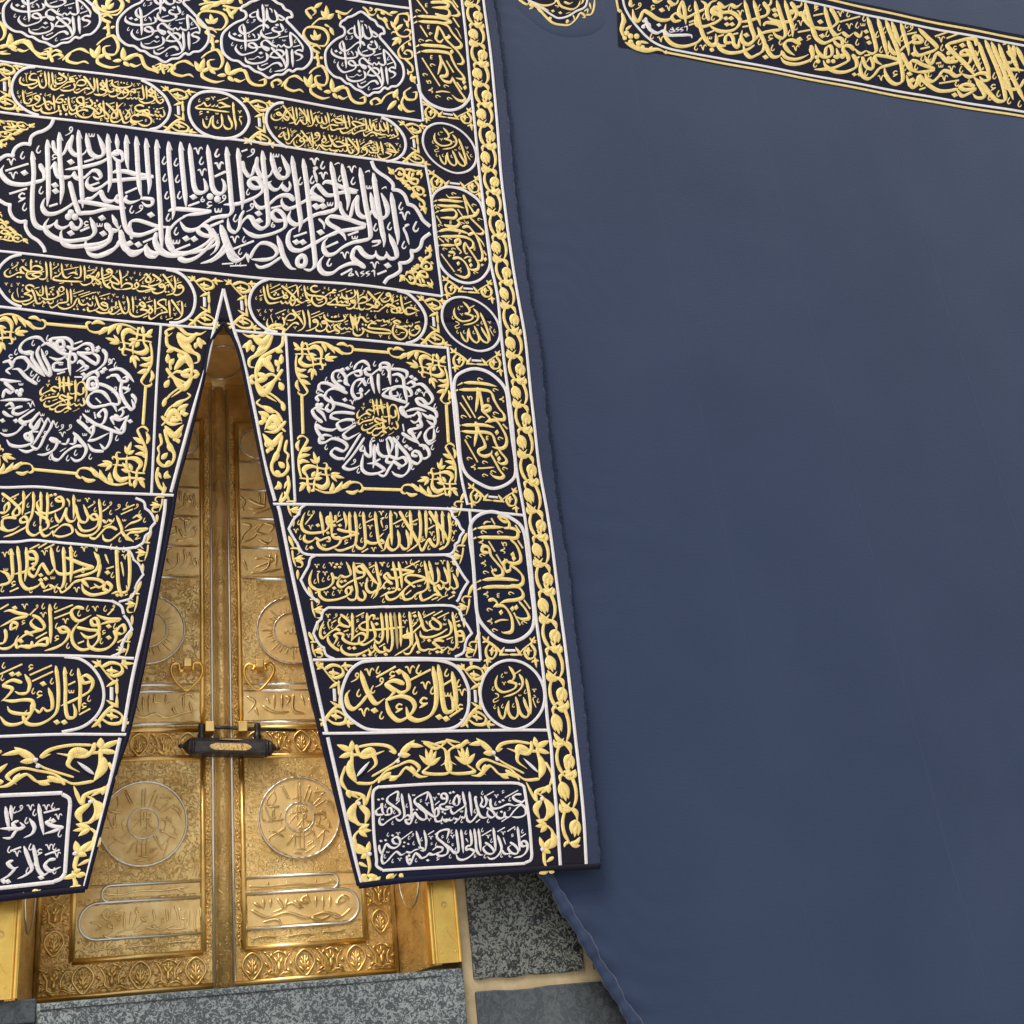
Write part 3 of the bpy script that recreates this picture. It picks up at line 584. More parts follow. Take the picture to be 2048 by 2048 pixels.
LINE.append(('lower_left', [((0, 505, 190), '''S 50 45 44 41 42 34 46 31 52 36 60 40 66 38;S 50 44 38 43 28 48 18 52 11 49 10 42 19 34;S 62 38 66 31 74 28 84 31 86 36 78 40 66 40 56 42 54 48 58 54 66 55 76 52 84 47;A 63 14 63 26 62 38;S 86 46 80 42 70 44 66 47 74 50 82 49;P 93 18 95 35 95 50 90 55 82 55 78 52
A 102 18 104 38 104 56;S 125 40 118 48 112 49 108 54 116 57 140 58 168 58;P 125 21 127 38 130 48 136 51 142 48 146 45;S 158 44 152 40 144 41 138 44;A 163 24 165 38 163 48 156 51 150 49;A 171 24 173 40 172 57
S 193 48 186 47 178 50 177 46 182 45 188 50 188 57 180 63 170 65 162 60;c 25 26;u 36 23;v 47 18;c 53 25;f 24 35 36 27;c 34 36;c 21 42;d.9 74 19;c 82 21;d.8 36 52;d.8 42 52;f 57 46 68 43;f 82 42 90 39;c 97 57;c 110 23;u 118 24;f 107 34 116 28;w 113 41;c 120 36;v 136 26;c 145 26
f 130 35 160 28;c 155 35;c 182 28;f 177 36 192 32;f 184 42 192 38;f 121 63 130 61;c 146 63;v 190 64;S 70 72 62 68 54 70 54 76 62 80 70 78;S 65 79 54 84 50 86 58 88 64 92 62 97 50 101 38 102 28 98 25 90 28 83
P 64 75 70 88 73 100 76 105 83 104 88 98;S 71 98 62 104 52 108 46 106 46 102;S.9 88 99 91 104 97 100;S.9 97 100 101 105 108 102 108 97;P 86 68 88 80 86 88 79 88 75 82 72 78;A 93 68 95 82 97 96;S.9 122 80 120 74 126 70 130 74 127 79 122 80;S 116 78 119 86 114 92 104 96 92 96 84 92
P 135 73 138 88 137 100 130 102 120 104 112 110 105 113 100 108;A 143 73 145 90 145 105;S.6 118 97 116 103;S 158 92 154 98 150 106 142 112 130 115 120 111 117 107;P 160 92 162 102 168 106 176 104 178 100;S.9 178 102 182 107 188 106 187 98;S 178 110 180 118 188 118 193 114
v 13 67;c 24 69;c 20 81;v 37 67;S.4 36 74 35 79 38 94;d.8 47 69;c 46 79;w 46 92;f 69 75 80 72;c 82 80;f 100 74 111 70;d.8 107 76;b.8 104 81;b.8 100 86;b.8 108 86;u.7 130 83;f 119 90 128 84;w 125 96;h 81 95;c 69 108;c 88 109;d 139 106;c 151 77;f 148 84 170 76;f 160 86 183 78;f 164 90 190 80
w 153 88;v 169 98;d.8 177 92;d.8 183 94;c 190 90;d.8 151 115;d.8 158 115;d 171 116;c 157 108'''),
((185, 525, 190), '''S 0 31 8 33 14 37 17 41 11 42 6 36;S 4 32 9 24 12 18 13 25 8 31;A 19 7 20 22 23 38 28 46 37 52;S 37 51 30 45 33 40 38 38;S 40 18 33 17 29 13 34 11 40 16 38 23 30 28 20 31 12 32;S.9 40 24 46 29 53 36 54 42 46 40 38 37 36 31 41 27;S.8 40 38 41 46 48 52 60 53
S 58 50 62 44 70 40 80 43 80 49 70 52 58 53;A 55 12 58 28 59 48;S 80 52 90 50 94 44 90 39 86 44 90 50;S.9 98 46 108 47 118 50 130 53;S 128 54 116 54 105 57 95 57 89 53;S 122 22 132 29 139 36 136 41 126 45 117 46 113 41;S 108 20 114 26 119 33 116 38 110 37 109 32 114 26 119 19
S 150 48 140 49 136 45 141 43 147 47 147 55 140 60 130 62 122 58 121 53;S.9 150 46 155 45 154 50;S 143 22 150 31 158 42 164 52 168 58;A 166 26 169 42 168 54 164 62 150 66;S.5 162 54 162 60;S 183 50 176 51 174 47 180 46 185 52 184 58 178 64 170 66 163 62
u 8 9;f 0 18 8 13;v 3 43;c 18 47;f 23 24 34 20;f 24 36 33 33;u.9 50 15;u 72 17;f 60 30 72 22;k.7 86 19;c 97 21;u 106 24;f 95 36 106 28;v 79 30;d.8 69 33;d.8 90 34;c 103 39;u.8 126 32;f 116 41 126 35;u.7 139 24;f 130 36 137 32;k.6 144 36;f 147 41 156 39;f 152 30 163 26;c 161 34;c 174 34;f 170 42 181 39
f 107 60 118 57;d.8 149 59;d.8 155 59;P 6 66 10 78 14 88 20 94 26 96 31 92 30 84;S.9 30 88 22 86 18 82 22 80 30 84 31 92;S 14 90 6 96 0 98;S.5 7 82 4 90;S 48 78 48 86 42 90 38 88;S 38 90 40 97 32 101 18 102 8 98 5 94;S 56 94 50 100 42 104 36 102 33 98 36 92
A 70 67 74 84 73 98 67 103 61 98 53 75;A 81 67 83 84 83 102;S 108 90 100 87 96 84 100 80 106 84 107 90 98 95 110 97 112 101 104 106 92 110 82 108 76 101 78 94;S 113 86 119 92 122 98 118 103 114 99 118 92 123 86;S 153 101 144 102 134 106 126 112 118 115 115 110 115 104;A 126 73 128 90 127 106
S 150 75 142 75 134 79 134 83 142 89 150 96 153 101;S.6 150 74 148 82;A 155 76 157 94 158 112;S 160 75 168 86 176 98 180 106;A 181 78 183 92 182 106 176 114 165 117
f 0 61 7 59;c 1 70;v 12 61;f 14 68 36 61;d.8 19 72;d.8 25 73;c 33 70;v 43 65;w 51 68;c 63 68;c 40 76;v 64 81;c 66 92;b.7 47 92;b.7 51 90;f 50 105 60 102;c 88 71;d.8 97 75;v 106 72;c 116 72;f 109 81 122 77;v 91 89;c 91 99;f 103 112 112 108;f 130 94 140 91;h 141 97;c 150 84;c 140 112;k.6 150 111
f 150 117 163 113;v 168 106;c 166 95;c 175 84;c 189 87;f 171 81 179 78''')], 5.0,
 [((0, 505, 190), 'L 44 5 25 10 10 20 -2 35 -8 52 -6 68 2 82 12 95 26 106 44 113'), ((185, 525, 190), 'L 150 13 170 18 187 29 200 46 208 66 208 86 202 104 190 116 174 123 156 123')]))
LINE.append(('lower_right', [((495, 550, 180), '''A 34 23 37 40 40 52 46 60 56 60 70 57;A 42 19 44 35 48 46 56 51 66 49 76 46;S.9 71 55 76 61 82 56;S.9 81 56 86 61 90 58 89 53;S 84 50 78 48 78 44 84 44 86 49 80 50;P 74 32 78 41 80 44;S 73 23 84 32 94 41 102 50 100 54 94 54 94 47 102 38 110 28 116 22;A 105 22 108 34 109 48
S 91 56 94 63 98 65 102 58 106 52 110 57 116 60 124 57;A 121 23 124 38 128 50 134 55;S 124 56 134 56 134 60 128 60;S 124 38 132 44 145 46 160 48 168 52 168 60 158 67 148 67 140 60 138 50 145 42;S 150 26 142 25 136 29 138 35 146 38 156 34;S 190 36 184 34 183 39 190 40;S 188 40 178 40 168 46 158 54 150 54 147 48
S 193 55 186 54 178 60 171 63 176 65 193 66;c 29 34;k 29 52;f 25 45 34 42;c 19 49;c 50 22;f 48 30 70 20;f 50 38 72 28;b.8 61 38;b.8 58 42;b.8 66 42;d.7 83 39;c 84 23;f 84 29 104 22;h.7 96 33;h.8 116 32;c 119 43;k.8 114 50;f 103 66 112 63;f 128 67 136 64;c 129 29;k.7 165 30;c 174 32;d.8 162 40
f 151 62 161 58;k.6 177 46;w 178 52;h.8 187 46;d.7 189 71;S 75 90 79 98 78 107 68 113 56 115 46 112 42 104 44 93;S.9 80 97 85 88 93 83 101 86 103 92 96 97 84 97;S 96 74 104 84 114 96 120 108;A 118 75 122 92 123 106 118 116 106 122;S 110 107 105 103 98 104 90 111 83 118 77 114 76 108;A 129 75 133 94 134 116
S 151 102 143 102 141 98 146 97 151 103 150 110 142 116 132 120 124 121;S 170 105 162 105 160 101 166 101 171 108 168 116 158 122 148 120 146 112;S 190 118 182 122 174 124 169 118 168 112;S 193 120 187 116 186 110 193 107;S 164 86 166 94 174 100 184 102 193 101
v 24 76;c 28 84;c 39 77;c 36 93;v 51 76;S.4 53 83 50 87 53 96 55 103;f 60 83 82 74;d.9 77 84;v 67 92;c 61 101;c 88 77;f 105 80 115 77;k.8 111 84;h 85 105;v 102 114;f 136 86 155 79;f 137 93 164 82;v 156 93;c 172 87;d.8 181 92;d.8 187 92;S.5 155 105 158 110 159 115;S.5 173 108 177 113 179 118;f 179 111 185 106'''),
((670, 570, 190), '''S 0 41 12 43 30 44;S.9 2 32 6 38 11 34;S.9 11 34 15 38 21 34;S.9 20 34 25 39 27 33;P 38 11 41 20 38 26 30 30 20 30 14 25 13 17;A 22 21 24 30 27 38;S 42 38 35 38 32 34 37 34 41 39 38 46 32 50 25 50 22 46;S 45 38 50 30 58 27 65 31 63 36 54 39 45 40;A 44 12 46 25 47 38
S.9 62 41 70 42 78 45 88 47;S 87 48 76 47 68 51 60 51;S.9 60 48 56 52 49 50 48 42 50 39;S 65 15 74 24 84 34 90 40 88 44 82 42 84 35 92 24 98 16;S 112 24 106 24 104 20 109 19 113 26 110 32 102 36 95 34 92 28;S 110 46 104 43 100 46 94 50 88 55 82 55;S 100 45 106 41 112 42 118 44 123 48 118 50 112 46
S 114 36 116 29 117 37 112 42;S.9 114 50 116 56 124 58;S 132 52 127 54 126 48 131 47 133 53 128 57 120 58;A 133 21 135 35 138 48 142 56 148 60 158 58 168 53;S.9 146 58 144 52 147 47 155 47 164 50 172 53;S.9 130 57 137 57 140 52
f 7 16 22 10;f 21 17 33 13;d.8 33 19;b.8 7 23;b.8 3 28;b.8 11 28;c 41 31;b.7 29 41;d.7 39 49;d.7 44 50;u.8 58 15;f 49 25 57 20;c 64 23;u.7 73 26;f 66 35 73 29;S.5 77 32 79 37;f 79 22 92 17;f 96 31 104 27;c 118 24;h 126 24;f 120 35 130 31;v 143 28;f 140 40 155 34;d.8 127 39;d.8 155 42;c 163 44
h.8 95 42;d.7 73 55;d.7 80 55;c 106 54;c 166 60;P 16 62 20 70 15 74 0 77;A 30 60 34 76 37 90 33 92 28 88;S.9 28 88 24 92 19 88;S.9 19 88 14 92 8 88 2 82 0 86;S 0 95 7 95 7 100 0 100;S 35 66 38 78 42 83 46 78 50 68 56 68 60 73 66 77 72 73;A 40 62 42 78 45 96;S.9 72 73 77 77 84 73
S.9 84 73 92 74 98 70;S.9 98 71 101 76 106 74 110 78 110 70;S 54 88 58 94 54 102 46 105 38 101 36 92;S 84 80 74 79 68 84 68 88 80 90 98 91 112 94 115 98;S 114 99 96 99 78 98 66 95 58 90;S 134 77 126 73 119 75 124 79 132 80;S 122 80 118 88 118 98 124 107 134 111 143 106 147 96 142 90 132 87 122 86
S.9 124 83 132 85 140 84 146 82;S.9 141 82 146 85 150 81;S.9 150 82 155 84 158 80 157 77;S 172 88 166 88 164 84 169 83 173 89 170 96 162 102 154 100 151 92 153 88
b.8 1 66;c 7 64;v 23 64;f 18 78 26 74;w 23 81;v 9 82;u.7 50 62;f 45 69 52 65;u.7 65 62;w 67 69;c 82 66;b.7 56 82;b.7 62 83;h 50 92;S.45 31 97 24 97 18 100 10 101;c 66 104;v 92 105;c 110 107;f 93 85 105 81;u.9 114 79;f 113 72 122 68;c 147 74;f 163 77 173 74;f 155 93 161 90;c 125 94
S.45 142 97 134 97 130 101 124 101;c 152 106''')], 5.2,
 [((495, 550, 180), 'L 44 10 28 16 14 28 6 44 4 60 7 76 15 93 28 107 45 118 64 123'), ((670, 570, 190), 'L 126 13 146 18 162 30 175 45 184 62 185 78 180 95 170 108 158 115 144 119')]))
RABBI_T = t2(955, 1310, 140)
RABBI = '''P 48 18 54 26 57 34 54 40 48 42 56 44 60 46 58 52 48 57 38 58 30 52 28 43 31 32;P 64 30 69 38 70 46 66 54 56 61 40 66;A 75 37 79 55 82 75 83 93;f 58 30 67 24;w.9 44 28;c 38 33;v.9 41 45;d.7 65 46;c 24 53;c 74 58;w.8 66 63;S.5 27 60 32 62 32 66 25 70 26 74 34 70
P 71 66 75 78 80 90 77 97 70 95 65 86 60 66;T 59 65 63 80 63 93 58 99 52 96 48 86 49 71;S.9 49 72 45 82 43 93 40 99 35 94 32 80;v.9 88 56;S.4 87 63 90 66 86 68 91 83;c 94 72;c 39 80;c 56 79;c 27 81'''
RABBI_RING = 'Q 50 9 70 13 88 26 100 45 104 66 100 86 88 103 72 113 55 116 36 110 20 98 9 82 4 62 7 42 16 25 32 13'
RABBI_REF = [(1018, 1322), (1090, 1395), (1030, 1459), (960, 1385)]
RABBI_AT = [('lowest', RABBI_REF), ('uppermost', [(888, 249), (952, 305), (915, 346), (844, 284)]), ('middle', [(926, 597), (1000, 655), (959, 705), (884, 635)])]
CORE_T = t2(690, 785, 130)
CORE = '''A 45 12 48 25 49 38;A 52 12 54 28 56 40;A 59 12 62 28 64 38;S 68 26 58 24 48 23 44 25;S.9 66 27 54 28 46 32 40 30 36 32 38 36 44 38;S 43 39 36 36 28 40 22 44 20 38 24 30;A 70 17 72 30 74 42 74 55;S 84 30 85 40 80 43 75 40 68 42 64 40;S.8 74 38 74 28 78 22 84 23 88 32 90 42 88 50
S 48 40 46 46 38 48 30 50 24 54 22 50 26 44;S 62 40 63 46 70 48;S.9 70 49 60 47 52 44 50 48 56 52 60 57;S 70 49 60 52 50 56 40 62 32 64 28 60 30 54;P 63 48 64 56 60 60 50 62 44 68 38 68 37 62;P 85 48 89 58 86 62 81 58;S.9 81 59 77 62 73 57;S.9 73 58 68 61 65 56 64 62 70 68;S 70 68 62 66 54 72 47 72 46 66
w.8 40 42;w.8 53 58;d.7 35 55;d.6 29 46;d.6 34 44;v 30 28;k.7 31 21;c 42 16;w.8 66 21;k.7 79 53;f 40 54 47 51;f 60 74 66 70;S.4 82 66 78 69 72 72;f 53 62 56 60'''
RINGS = [('right', t2(615, 715, 270), 3.1, '''S 37 11 40 6 45 4 49 7 50 11;S 51 11 47 10 47 14 51 15 55 12 60 9 64 9 66 13 64 17;S 51 15 52 22 54 30;S 57 14 57 22 58 30;S 59 12 59 6 63 5 66 7 66 15 67 23;S 29 21 32 16 37 13 42 12 43 15 40 16 37 14;S 29 21 34 24;S 47 24 44 19 39 20 36 25 36 30 39 34 43 33 43 30 39 30
S.6 46 17 40 25;Q.6 43 26 44 28 42 28;f 46 31 50 27;f 60 27 66 25;S 67 10 74 10 80 12 80 16 77 19;S 68 15 73 14 77 17 78 24 80 34 80 38;S 80 37 70 34 61 31 66 26 74 24 82 26 84 31 80 32;S 72 25 67 28 68 32 73 31 72 28;S 80 22 84 20 87 23 82 25;S 85 23 92 22 98 28 101 34 98 38 93 36
S 97 39 92 34 88 34 90 38 95 40 103 44 104 49 98 49 92 45;S 82 37 78 41 75 41 77 46 84 49;S 76 41 80 48 88 46;A 79 44 88 42 96 44;S 85 48 89 45 91 49 87 53 83 51;S 88 55 93 57;S 98 47 103 51 102 55 96 51;S 90 49 92 56 86 58 82 59 84 62 88 61;S 76 61 82 65 88 69;S 83 58 87 66 91 71;S 92 60 88 67
S 103 56 98 58 95 63 97 68 102 66 102 57;S 90 71 95 72 98 76 98 80 94 82 90 79;S 96 67 99 70 104 67;S 89 80 85 79 86 76 90 77 92 82 89 86 84 84 81 79;A 69 64 74 71 80 78 83 84 82 91 77 96 71 95 68 92;d 80 72;d 83 74;S 72 70 72 80 68 85 64 84 66 80 72 82 78 81 80 85 76 88 70 85 66 90 62 96 56 94
S 63 91 55 86 48 86;S 63 91 56 94 48 94 44 90 45 78;S 59 82 52 86;T 51 67 51 80 47 78 46 72;P 57 69 57 76 61 80 66 79 65 72 64 66;S 63 67 66 65 69 70 67 78;S 45 71 43 75 47 76;A 54 70 54 82 53 90;S 46 65 41 73 36 80 31 86 29 89 33 91 38 90 43 87;S 43 62 38 70 33 78 29 84
S 30 82 24 82 19 78 22 74 29 76 32 72 28 68 20 66 14 69 10 69 10 65 14 63 20 64;S 13 67 8 60 7 55 12 58 20 59 26 56;S 39 55 33 59 29 63 32 66 37 64 42 61;S 38 51 30 51 24 54 27 59 33 57 38 53;S 38 46 28 45 20 46 19 49 26 51;S 12 53 6 48 4 43 8 41 14 43;S 7 42 12 46 15 52
S 38 42 28 39 20 37 14 33 16 28 22 26 30 29;S 17 38 15 42 18 44 21 40 18 32;S 32 30 24 26 16 22 10 22 9 26 13 29;S 9 36 7 33 10 31 16 34;S 30 27 24 23 20 18 21 13 26 12 30 16 32 24;S 24 20 28 20
d 28 11;d 32 10;b 8 39;b 11 39;c 35 7;c 54 6;c 69 8;c 44 10;c 25 16;c 24 22;v 36 37;d 84 16;d 87 18;d 90 27;h 88 29;c 15 19;w 38 53;w 24 65;c 7 54;c 15 73;c 41 92;u 38 84;h 74 89;c 85 89;c 101 73;v 94 73;c 103 40;w 60 67;k 53 67;c 105 59;f 77 54 78 60;u 73 65;c 78 67;v 94 30;c 75 32;c 49 20;c 61 13;h 72 19;c 8 28;d 30 35'''),
('left', t2(0, 660, 290), 3.1, '''S 24 16 17 17 15 14 18 9 24 6 30 6 34 10;S 17 17 22 18 26 17;S 25 16 24 21 28 27 34 35;S 30 12 28 17 30 23 35 32 38 34 37 28 33 20 31 14;S 31 12 35 10 41 13 46 17 50 18;S 39 10 38 7 43 6 50 6 54 9 54 13 52 16;Q 43 9 47 8 48 12 44 13;S 54 13 52 22 53 34
S 40 9 45 16 50 18 56 18 57 22 54 24 49 20;S 52 18 44 22 37 20;S 40 30 41 25 48 24;S 40 30 46 30 52 28;S 50 12 56 14 64 10 69 11 70 16 66 17 58 16;S 58 16 64 20 70 24 73 25 74 20 68 16;S 77 14 80 18 79 24 74 29 68 33 62 38;S 58 25 60 23 63 26 60 29 57 31;S 63 26 66 28 60 31;S 62 38 66 33 72 31 74 34 71 38
Q 67 37 72 36 73 43 67 44;Q.7 69 40 71 40 70 42;S 74 40 80 42 86 46 90 52 89 56 82 55;S 82 30 90 29 96 33 101 39;S 83 34 88 34 91 38 96 38 95 35 92 36;S 80 36 84 34;S 92 38 91 46 94 54 99 60 101 58 99 52;S 92 43 97 45 93 48;S 99 48 102 52 102 56;S 67 49 66 54 70 58 78 57 85 56 88 62
S 67 49 72 46 78 47 84 55;S 89 61 92 59 96 58;S 86 64 90 66 93 62 91 59;P 97 64 94 70 90 76 86 73;S 97 65 90 68 84 66 86 72;S 94 69 93 77 90 78 84 76;S 76 66 74 64 78 60 80 63 78 70 74 72 66 67 62 63;S 74 72 84 76 92 79;S 58 68 64 73 70 80;S 66 76 70 73 70 78 67 83;S 66 84 72 83 82 78
S 84 76 83 84 79 90 75 86;S 78 92 70 91 66 86;A 55 77 61 84 65 90 62 97 57 99 53 96;S 62 88 57 88 50 92 44 98 40 97 39 92;S 57 80 56 86 52 86;S.9 52 82 50 86 46 86;S 46 85 40 84 38 82 43 84 41 90 34 94 28 94;A 40 68 38 74 34 80 30 88 27 90 22 86;A 36 66 33 73 28 82 24 88;A 31 66 26 74 20 84
S 24 84 20 82 19 79 23 79 24 85 16 88 8 87 5 83;S 26 90 20 92 14 90;S 30 62 26 67 23 72 27 75 31 68;S 26 60 20 64 15 68 18 70 24 68 28 63;S 17 58 11 60 10 63 14 64 22 60;S 20 72 14 70;A 24 53 12 53 0 54;S 2 52 4 46 8 48 10 46 4 40 10 40;S 28 41 20 36 14 30 9 30;S 0 38 8 39 16 39;S 4 58 8 56 10 59 6 60
S 2 62 6 65 10 66;S 18 72 12 78 5 80 0 78;S 2 25 7 24 9 28 5 31 8 34;S 9 27 12 22 18 21 22 25 21 29 17 32;S 18 20 24 27 34 35
d 48 15;d 66 14;d 74 13;d 73 15;d 98 69;d 63 33;d 77 31;d 79 29;d 12 69;d 2 69;b 13 47;b 16 46;b 15 49;w 46 25;w 64 79;w 66 61;w 32 64;w 16 41;w 4 76;f 56 10 62 8;f 43 33 49 31;f 56 35 62 35;f 71 62 72 67;f 61 65 60 69;f 22 77 29 77;c 36 6;c 12 17;k 8 21;c 25 10;u 35 17;v 84 23;c 87 26;c 24 33
f 24 38 28 33;c 29 37;u 87 44;c 97 43;f 72 51 76 55;u 47 73;u 53 73;c 43 72;v 47 79;c 66 68;c 68 96;c 57 93;c 51 97;c 36 89;c 38 96;u 34 78;c 88 82;k 83 24;v 23 57;S.5 45 92 50 89''')]
OVALS = [('top', t2(825, 0, 230), 3.2, '''S 17 3 28 3 34 5 32 8 18 8;S 21 14 26 16 33 17 35 14 33 10 27 9;S 27 0 36 3 40 8 44 14 42 16 36 16;A 4 16 15 17 25 18 33 20 36 22 30 23 27 22;A 5 21 15 22 26 23 33 26 37 32 42 38 46 43 45 46 39 46 36 44;S 24 26 23 32 22 38 26 41 29 38
S 24 26 28 32 31 38 36 43 43 50 48 58 47 61 42 61;S 30 38 35 36 33 34;A 7 43 18 44 28 45 37 47;A 8 49 18 49 28 50 35 52 38 58 42 65 48 72 49 75 45 75 41 74;S 26 53 27 60 25 68 24 71;S 25 53 29 60 33 68 32 72 27 73 30 77 36 78 38 73;S 38 74 41 80 46 88 50 94 48 96 43 95 37 90
d 37 50;d 49 78;d 50 83;f 4 0 14 14;f 7 25 14 36;f 9 55 26 82;f 32 58 39 69;f 42 78 47 85;w 13 6;w 15 27;w 18 55;c 5 11;h 17 33;c 8 39;S.5 12 40 16 39 19 40;c 19 62;c 12 71;k 15 78;v 17 86;S.5 22 88 28 87 36 88;c 24 92;c 35 94;c 32 82;S.5 40 28 42 30 46 38;f 38 18 44 27;f 38 1 43 8''',
 'L 5 80 8 90 15 98 25 103 36 105 46 102 53 95 56 87'),
('second', t2(860, 365, 210), 3.1, '''S 35 12 37 20 39 28 40 34;S 35 12 39 20 44 28 46 31 50 31 51 27;S 51 27 48 33 42 35 34 36 28 39;A 8 18 18 18 28 19 35 19;A 7 23 18 24 28 24 36 26;A 10 29 18 28 25 28 28 32 26 36 18 36 11 36;S 28 38 31 41 28 45 20 44 15 43;S 15 43 24 47 34 50 42 53;A 9 50 18 48 27 49 32 51 30 53
A 11 55 22 55 32 55 40 57 45 61 45 66 40 68;S 42 36 48 42 54 48 56 51 54 53 48 52;S 34 46 40 45 45 50 50 56 55 62 57 66;S 40 54 46 52 50 58 53 66 55 74 54 80 49 80;S 37 61 36 67 38 73 40 72;S 37 61 40 66 44 72 48 78 51 84 50 89 45 90 40 88;A 11 64 20 64 28 64;S 28 64 32 62 31 58 27 60 29 66 33 71 31 73
S 20 71 26 72 25 76;S 24 78 30 77 36 81 40 88 41 95 37 98 30 96 26 94;S.6 17 12 20 15 24 15 33 15;c 25 11;c 46 23;f 29 27 34 34;c 8 26;f 7 34 12 42;c 11 44;w 22 41;c 34 42;u 39 41;c 52 38;c 21 58;f 10 57 15 61;f 16 57 20 61;w 47 68;c 16 68;c 25 68;f 12 73 26 92;h 21 75;d 30 83;v 31 90;d 42 80;d 43 85
S.5 36 78 40 76 44 77;d 58 79;h 55 85;c 48 93;f 56 70 59 75''', 'Q 22 4 32 6 42 11 52 20 56 32 60 55 63 78 61 90 53 100 42 104 30 102 18 94 10 82 8 66 5 40 2 18 6 10 14 5'),
('third', t2(905, 735, 260), 3.0, '''A 9 13 18 13 28 14 37 16;A 5 19 14 19 24 19 32 21 35 28 39 35 43 40 43 44 38 44 33 41;S 21 17 21 25 20 33 19 38;S 22 18 24 28 26 37 31 36 31 33 27 33 25 37 28 40 31 44 27 47;S 29 46 36 45 41 51 45 59 45 65 42 68 37 68 33 67;A 7 49 16 49 26 49 35 51
A 7 54 17 55 27 55 33 57 36 64 40 71 45 77 45 80 41 81 37 79;S 19 46 20 54 19 61 18 67;S 20 47 22 55 26 62 27 67 22 70 22 73 27 75 32 73 33 70;S 32 73 36 80 40 87 43 91 41 93 35 92 31 89
c 23 10;c 36 19;k 14 26;w 30 28;v 41 27;f 8 24 19 43;f 6 30 15 43;c 9 42;S.5 21 44 24 42 27 43;c 36 39;d 37 55;c 40 60;w 29 60;f 42 48 46 52;c 13 59;f 10 61 21 80;c 14 77;v 17 84;S.5 21 85 25 85 35 84;c 27 80;c 27 91;c 34 88;c 44 85;d 37 73;d 39 77''',
 'Q 19 1 30 4 40 12 45 20 47 35 50 60 53 82 52 92 44 99 33 102 22 98 12 91 7 80 5 60 3 35 1 18 3 8 10 3'),
('lowest', t2(935, 1015, 280), 2.9, '''S 31 12 27 11 24 8 28 8 32 12 32 16 28 17;A 7 17 18 16 28 16;A 7 24 18 24 30 24 38 24 39 20 36 17 28 16;S 33 25 38 30 41 37 41 42 37 44 32 43 28 40;S 31 41 28 44 30 50 33 49 33 45;S 33 45 39 49 43 54 43 59 40 61 34 60;S 16 36 11 35 12 31 16 32 18 38 23 44 27 49 27 53 22 54 19 50 22 49
A 11 57 20 56 30 56 40 57;A 11 63 20 62 30 62 39 62 43 66 43 70 38 72 30 73 25 75;S 40 73 45 79 48 85 47 87 42 87 38 85;S 16 73 20 72 23 75 20 78;S 21 77 28 77 33 83 35 90 34 97 28 98 26 97;S.5 12 14 14 12 18 12;f 18 9 21 14;f 37 14 41 20;c 12 20;c 25 20;f 39 26 43 32;v 10 28;f 16 27 21 35;k 28 29;v 27 34
f 22 37 27 45;d 35 37;d 36 40;v 12 44;c 11 38;c 14 51;u 21 49;v 14 68;w 24 69;c 34 67;f 44 72 49 79;d 35 79;d 38 78;f 36 82 41 92;c 44 90;d 26 82;c 17 80;v 17 89;S.5 21 90 26 88 32 88;c 21 96''', 'Q 19 4 30 7 40 13 44 20 47 40 50 65 52 85 50 95 43 102 34 105 24 103 15 96 8 86 6 70 4 45 1 22 3 12 10 6')]
ROWS = []
ROWS.append(('right_first', [(t2(570, 1005, 200), '''A 38 10 41 25 42 36;S 55 14 55 20 50 21 48 17 46 16 46 21 48 26 44 31 35 33 26 33 20 30 18 24 20 15 22 11;S.9 46 21 52 21;S 22 35 21 40 25 43 31 41 33 38;S.9 33 38 38 41 44 39 48 38 49 42 45 42;S 35 42 38 48 45 51 52 49 58 46 61 41 59 38 54 38 52 35 57 34;S 57 29 64 31 72 32 81 33;S 81 34 72 36 62 39 54 39 53 36
A 49 10 51 24 51 37;A 64 10 67 22 66 29;A 70 10 71 26 72 40;A 76 10 78 26 78 40 76 46 68 50 60 52 54 50;A 85 10 87 26 88 40 88 46 84 50 79 48 77 42;S 88 41 93 44 100 44 105 41 108 44 104 45;A 98 10 100 26 102 40 104 46 107 51;S.8 103 38 108 33
c 26 12;u.9 31 11;f 22 24 30 14;c 15 22;v 12 31;v 28 27;d 36 25;c 17 38;c 24 49;d 29 49;w 43 46;d.9 54 25;d.9 60 25;f 56 22 63 18;c 59 13;d.8 47 33;k 67 43;c 75 51;c 82 13;c 82 26;c 84 41;f 88 22 97 18;c 93 14;v 93 27;c 94 35;v 97 51;f 84 54 91 50;v 105 12;S.5 104 18 108 17 105 20 107 28'''),
(t2(760, 1005, 200), '''A 11 9 12 26 13 47;S 11 34 8 42 5 51 1 53;P 19 30 21 40 20 48 14 52 9 48 9 36;P 28 30 31 40 31 49 26 51 21 44;S 21 10 28 22 35 33 41 44 44 48;A 32 9 34 28 34 47;A 42 9 44 26 42 44 36 50 29 54;A 60 10 62 28 63 44 60 49 56 46 53 41 49 48 46 53 42 47;A 49 9 50 24 50 40;S 53 10 60 21 68 32 74 44;A 67 10 68 28 69 46
A 74 12 76 30 74 44 70 50 64 53;S.5 15 11 18 14 18 18;c 7 15;f 14 24 24 19;w 19 26;c 25 25;u 7 27;c 29 14;f 35 22 41 19;w 38 24;S.5 53 18 55 21 55 25;f 52 30 59 26;v 56 35;k.7 46 40;f 44 44 49 41;k.7 66 46;f 64 52 69 49;c 59 40;c 53 50;c 79 24;v 80 34;c 79 41''')],
 [(t2(570, 1005, 200), 'L 22 3 17 7 15 14;L 15 13 10 18 4 29;L 4 28 8 36 13 44;L 13 43 16 50 20 55 30 57 60 57 105 58'), (t2(760, 1005, 200), 'L 0 58 40 58 70 58 77 57 81 52 81 47;L 81 47 85 44 87 38 91 33;L 91 33 87 29 84 22 79 17;L 79 17 77 11 72 7')]))
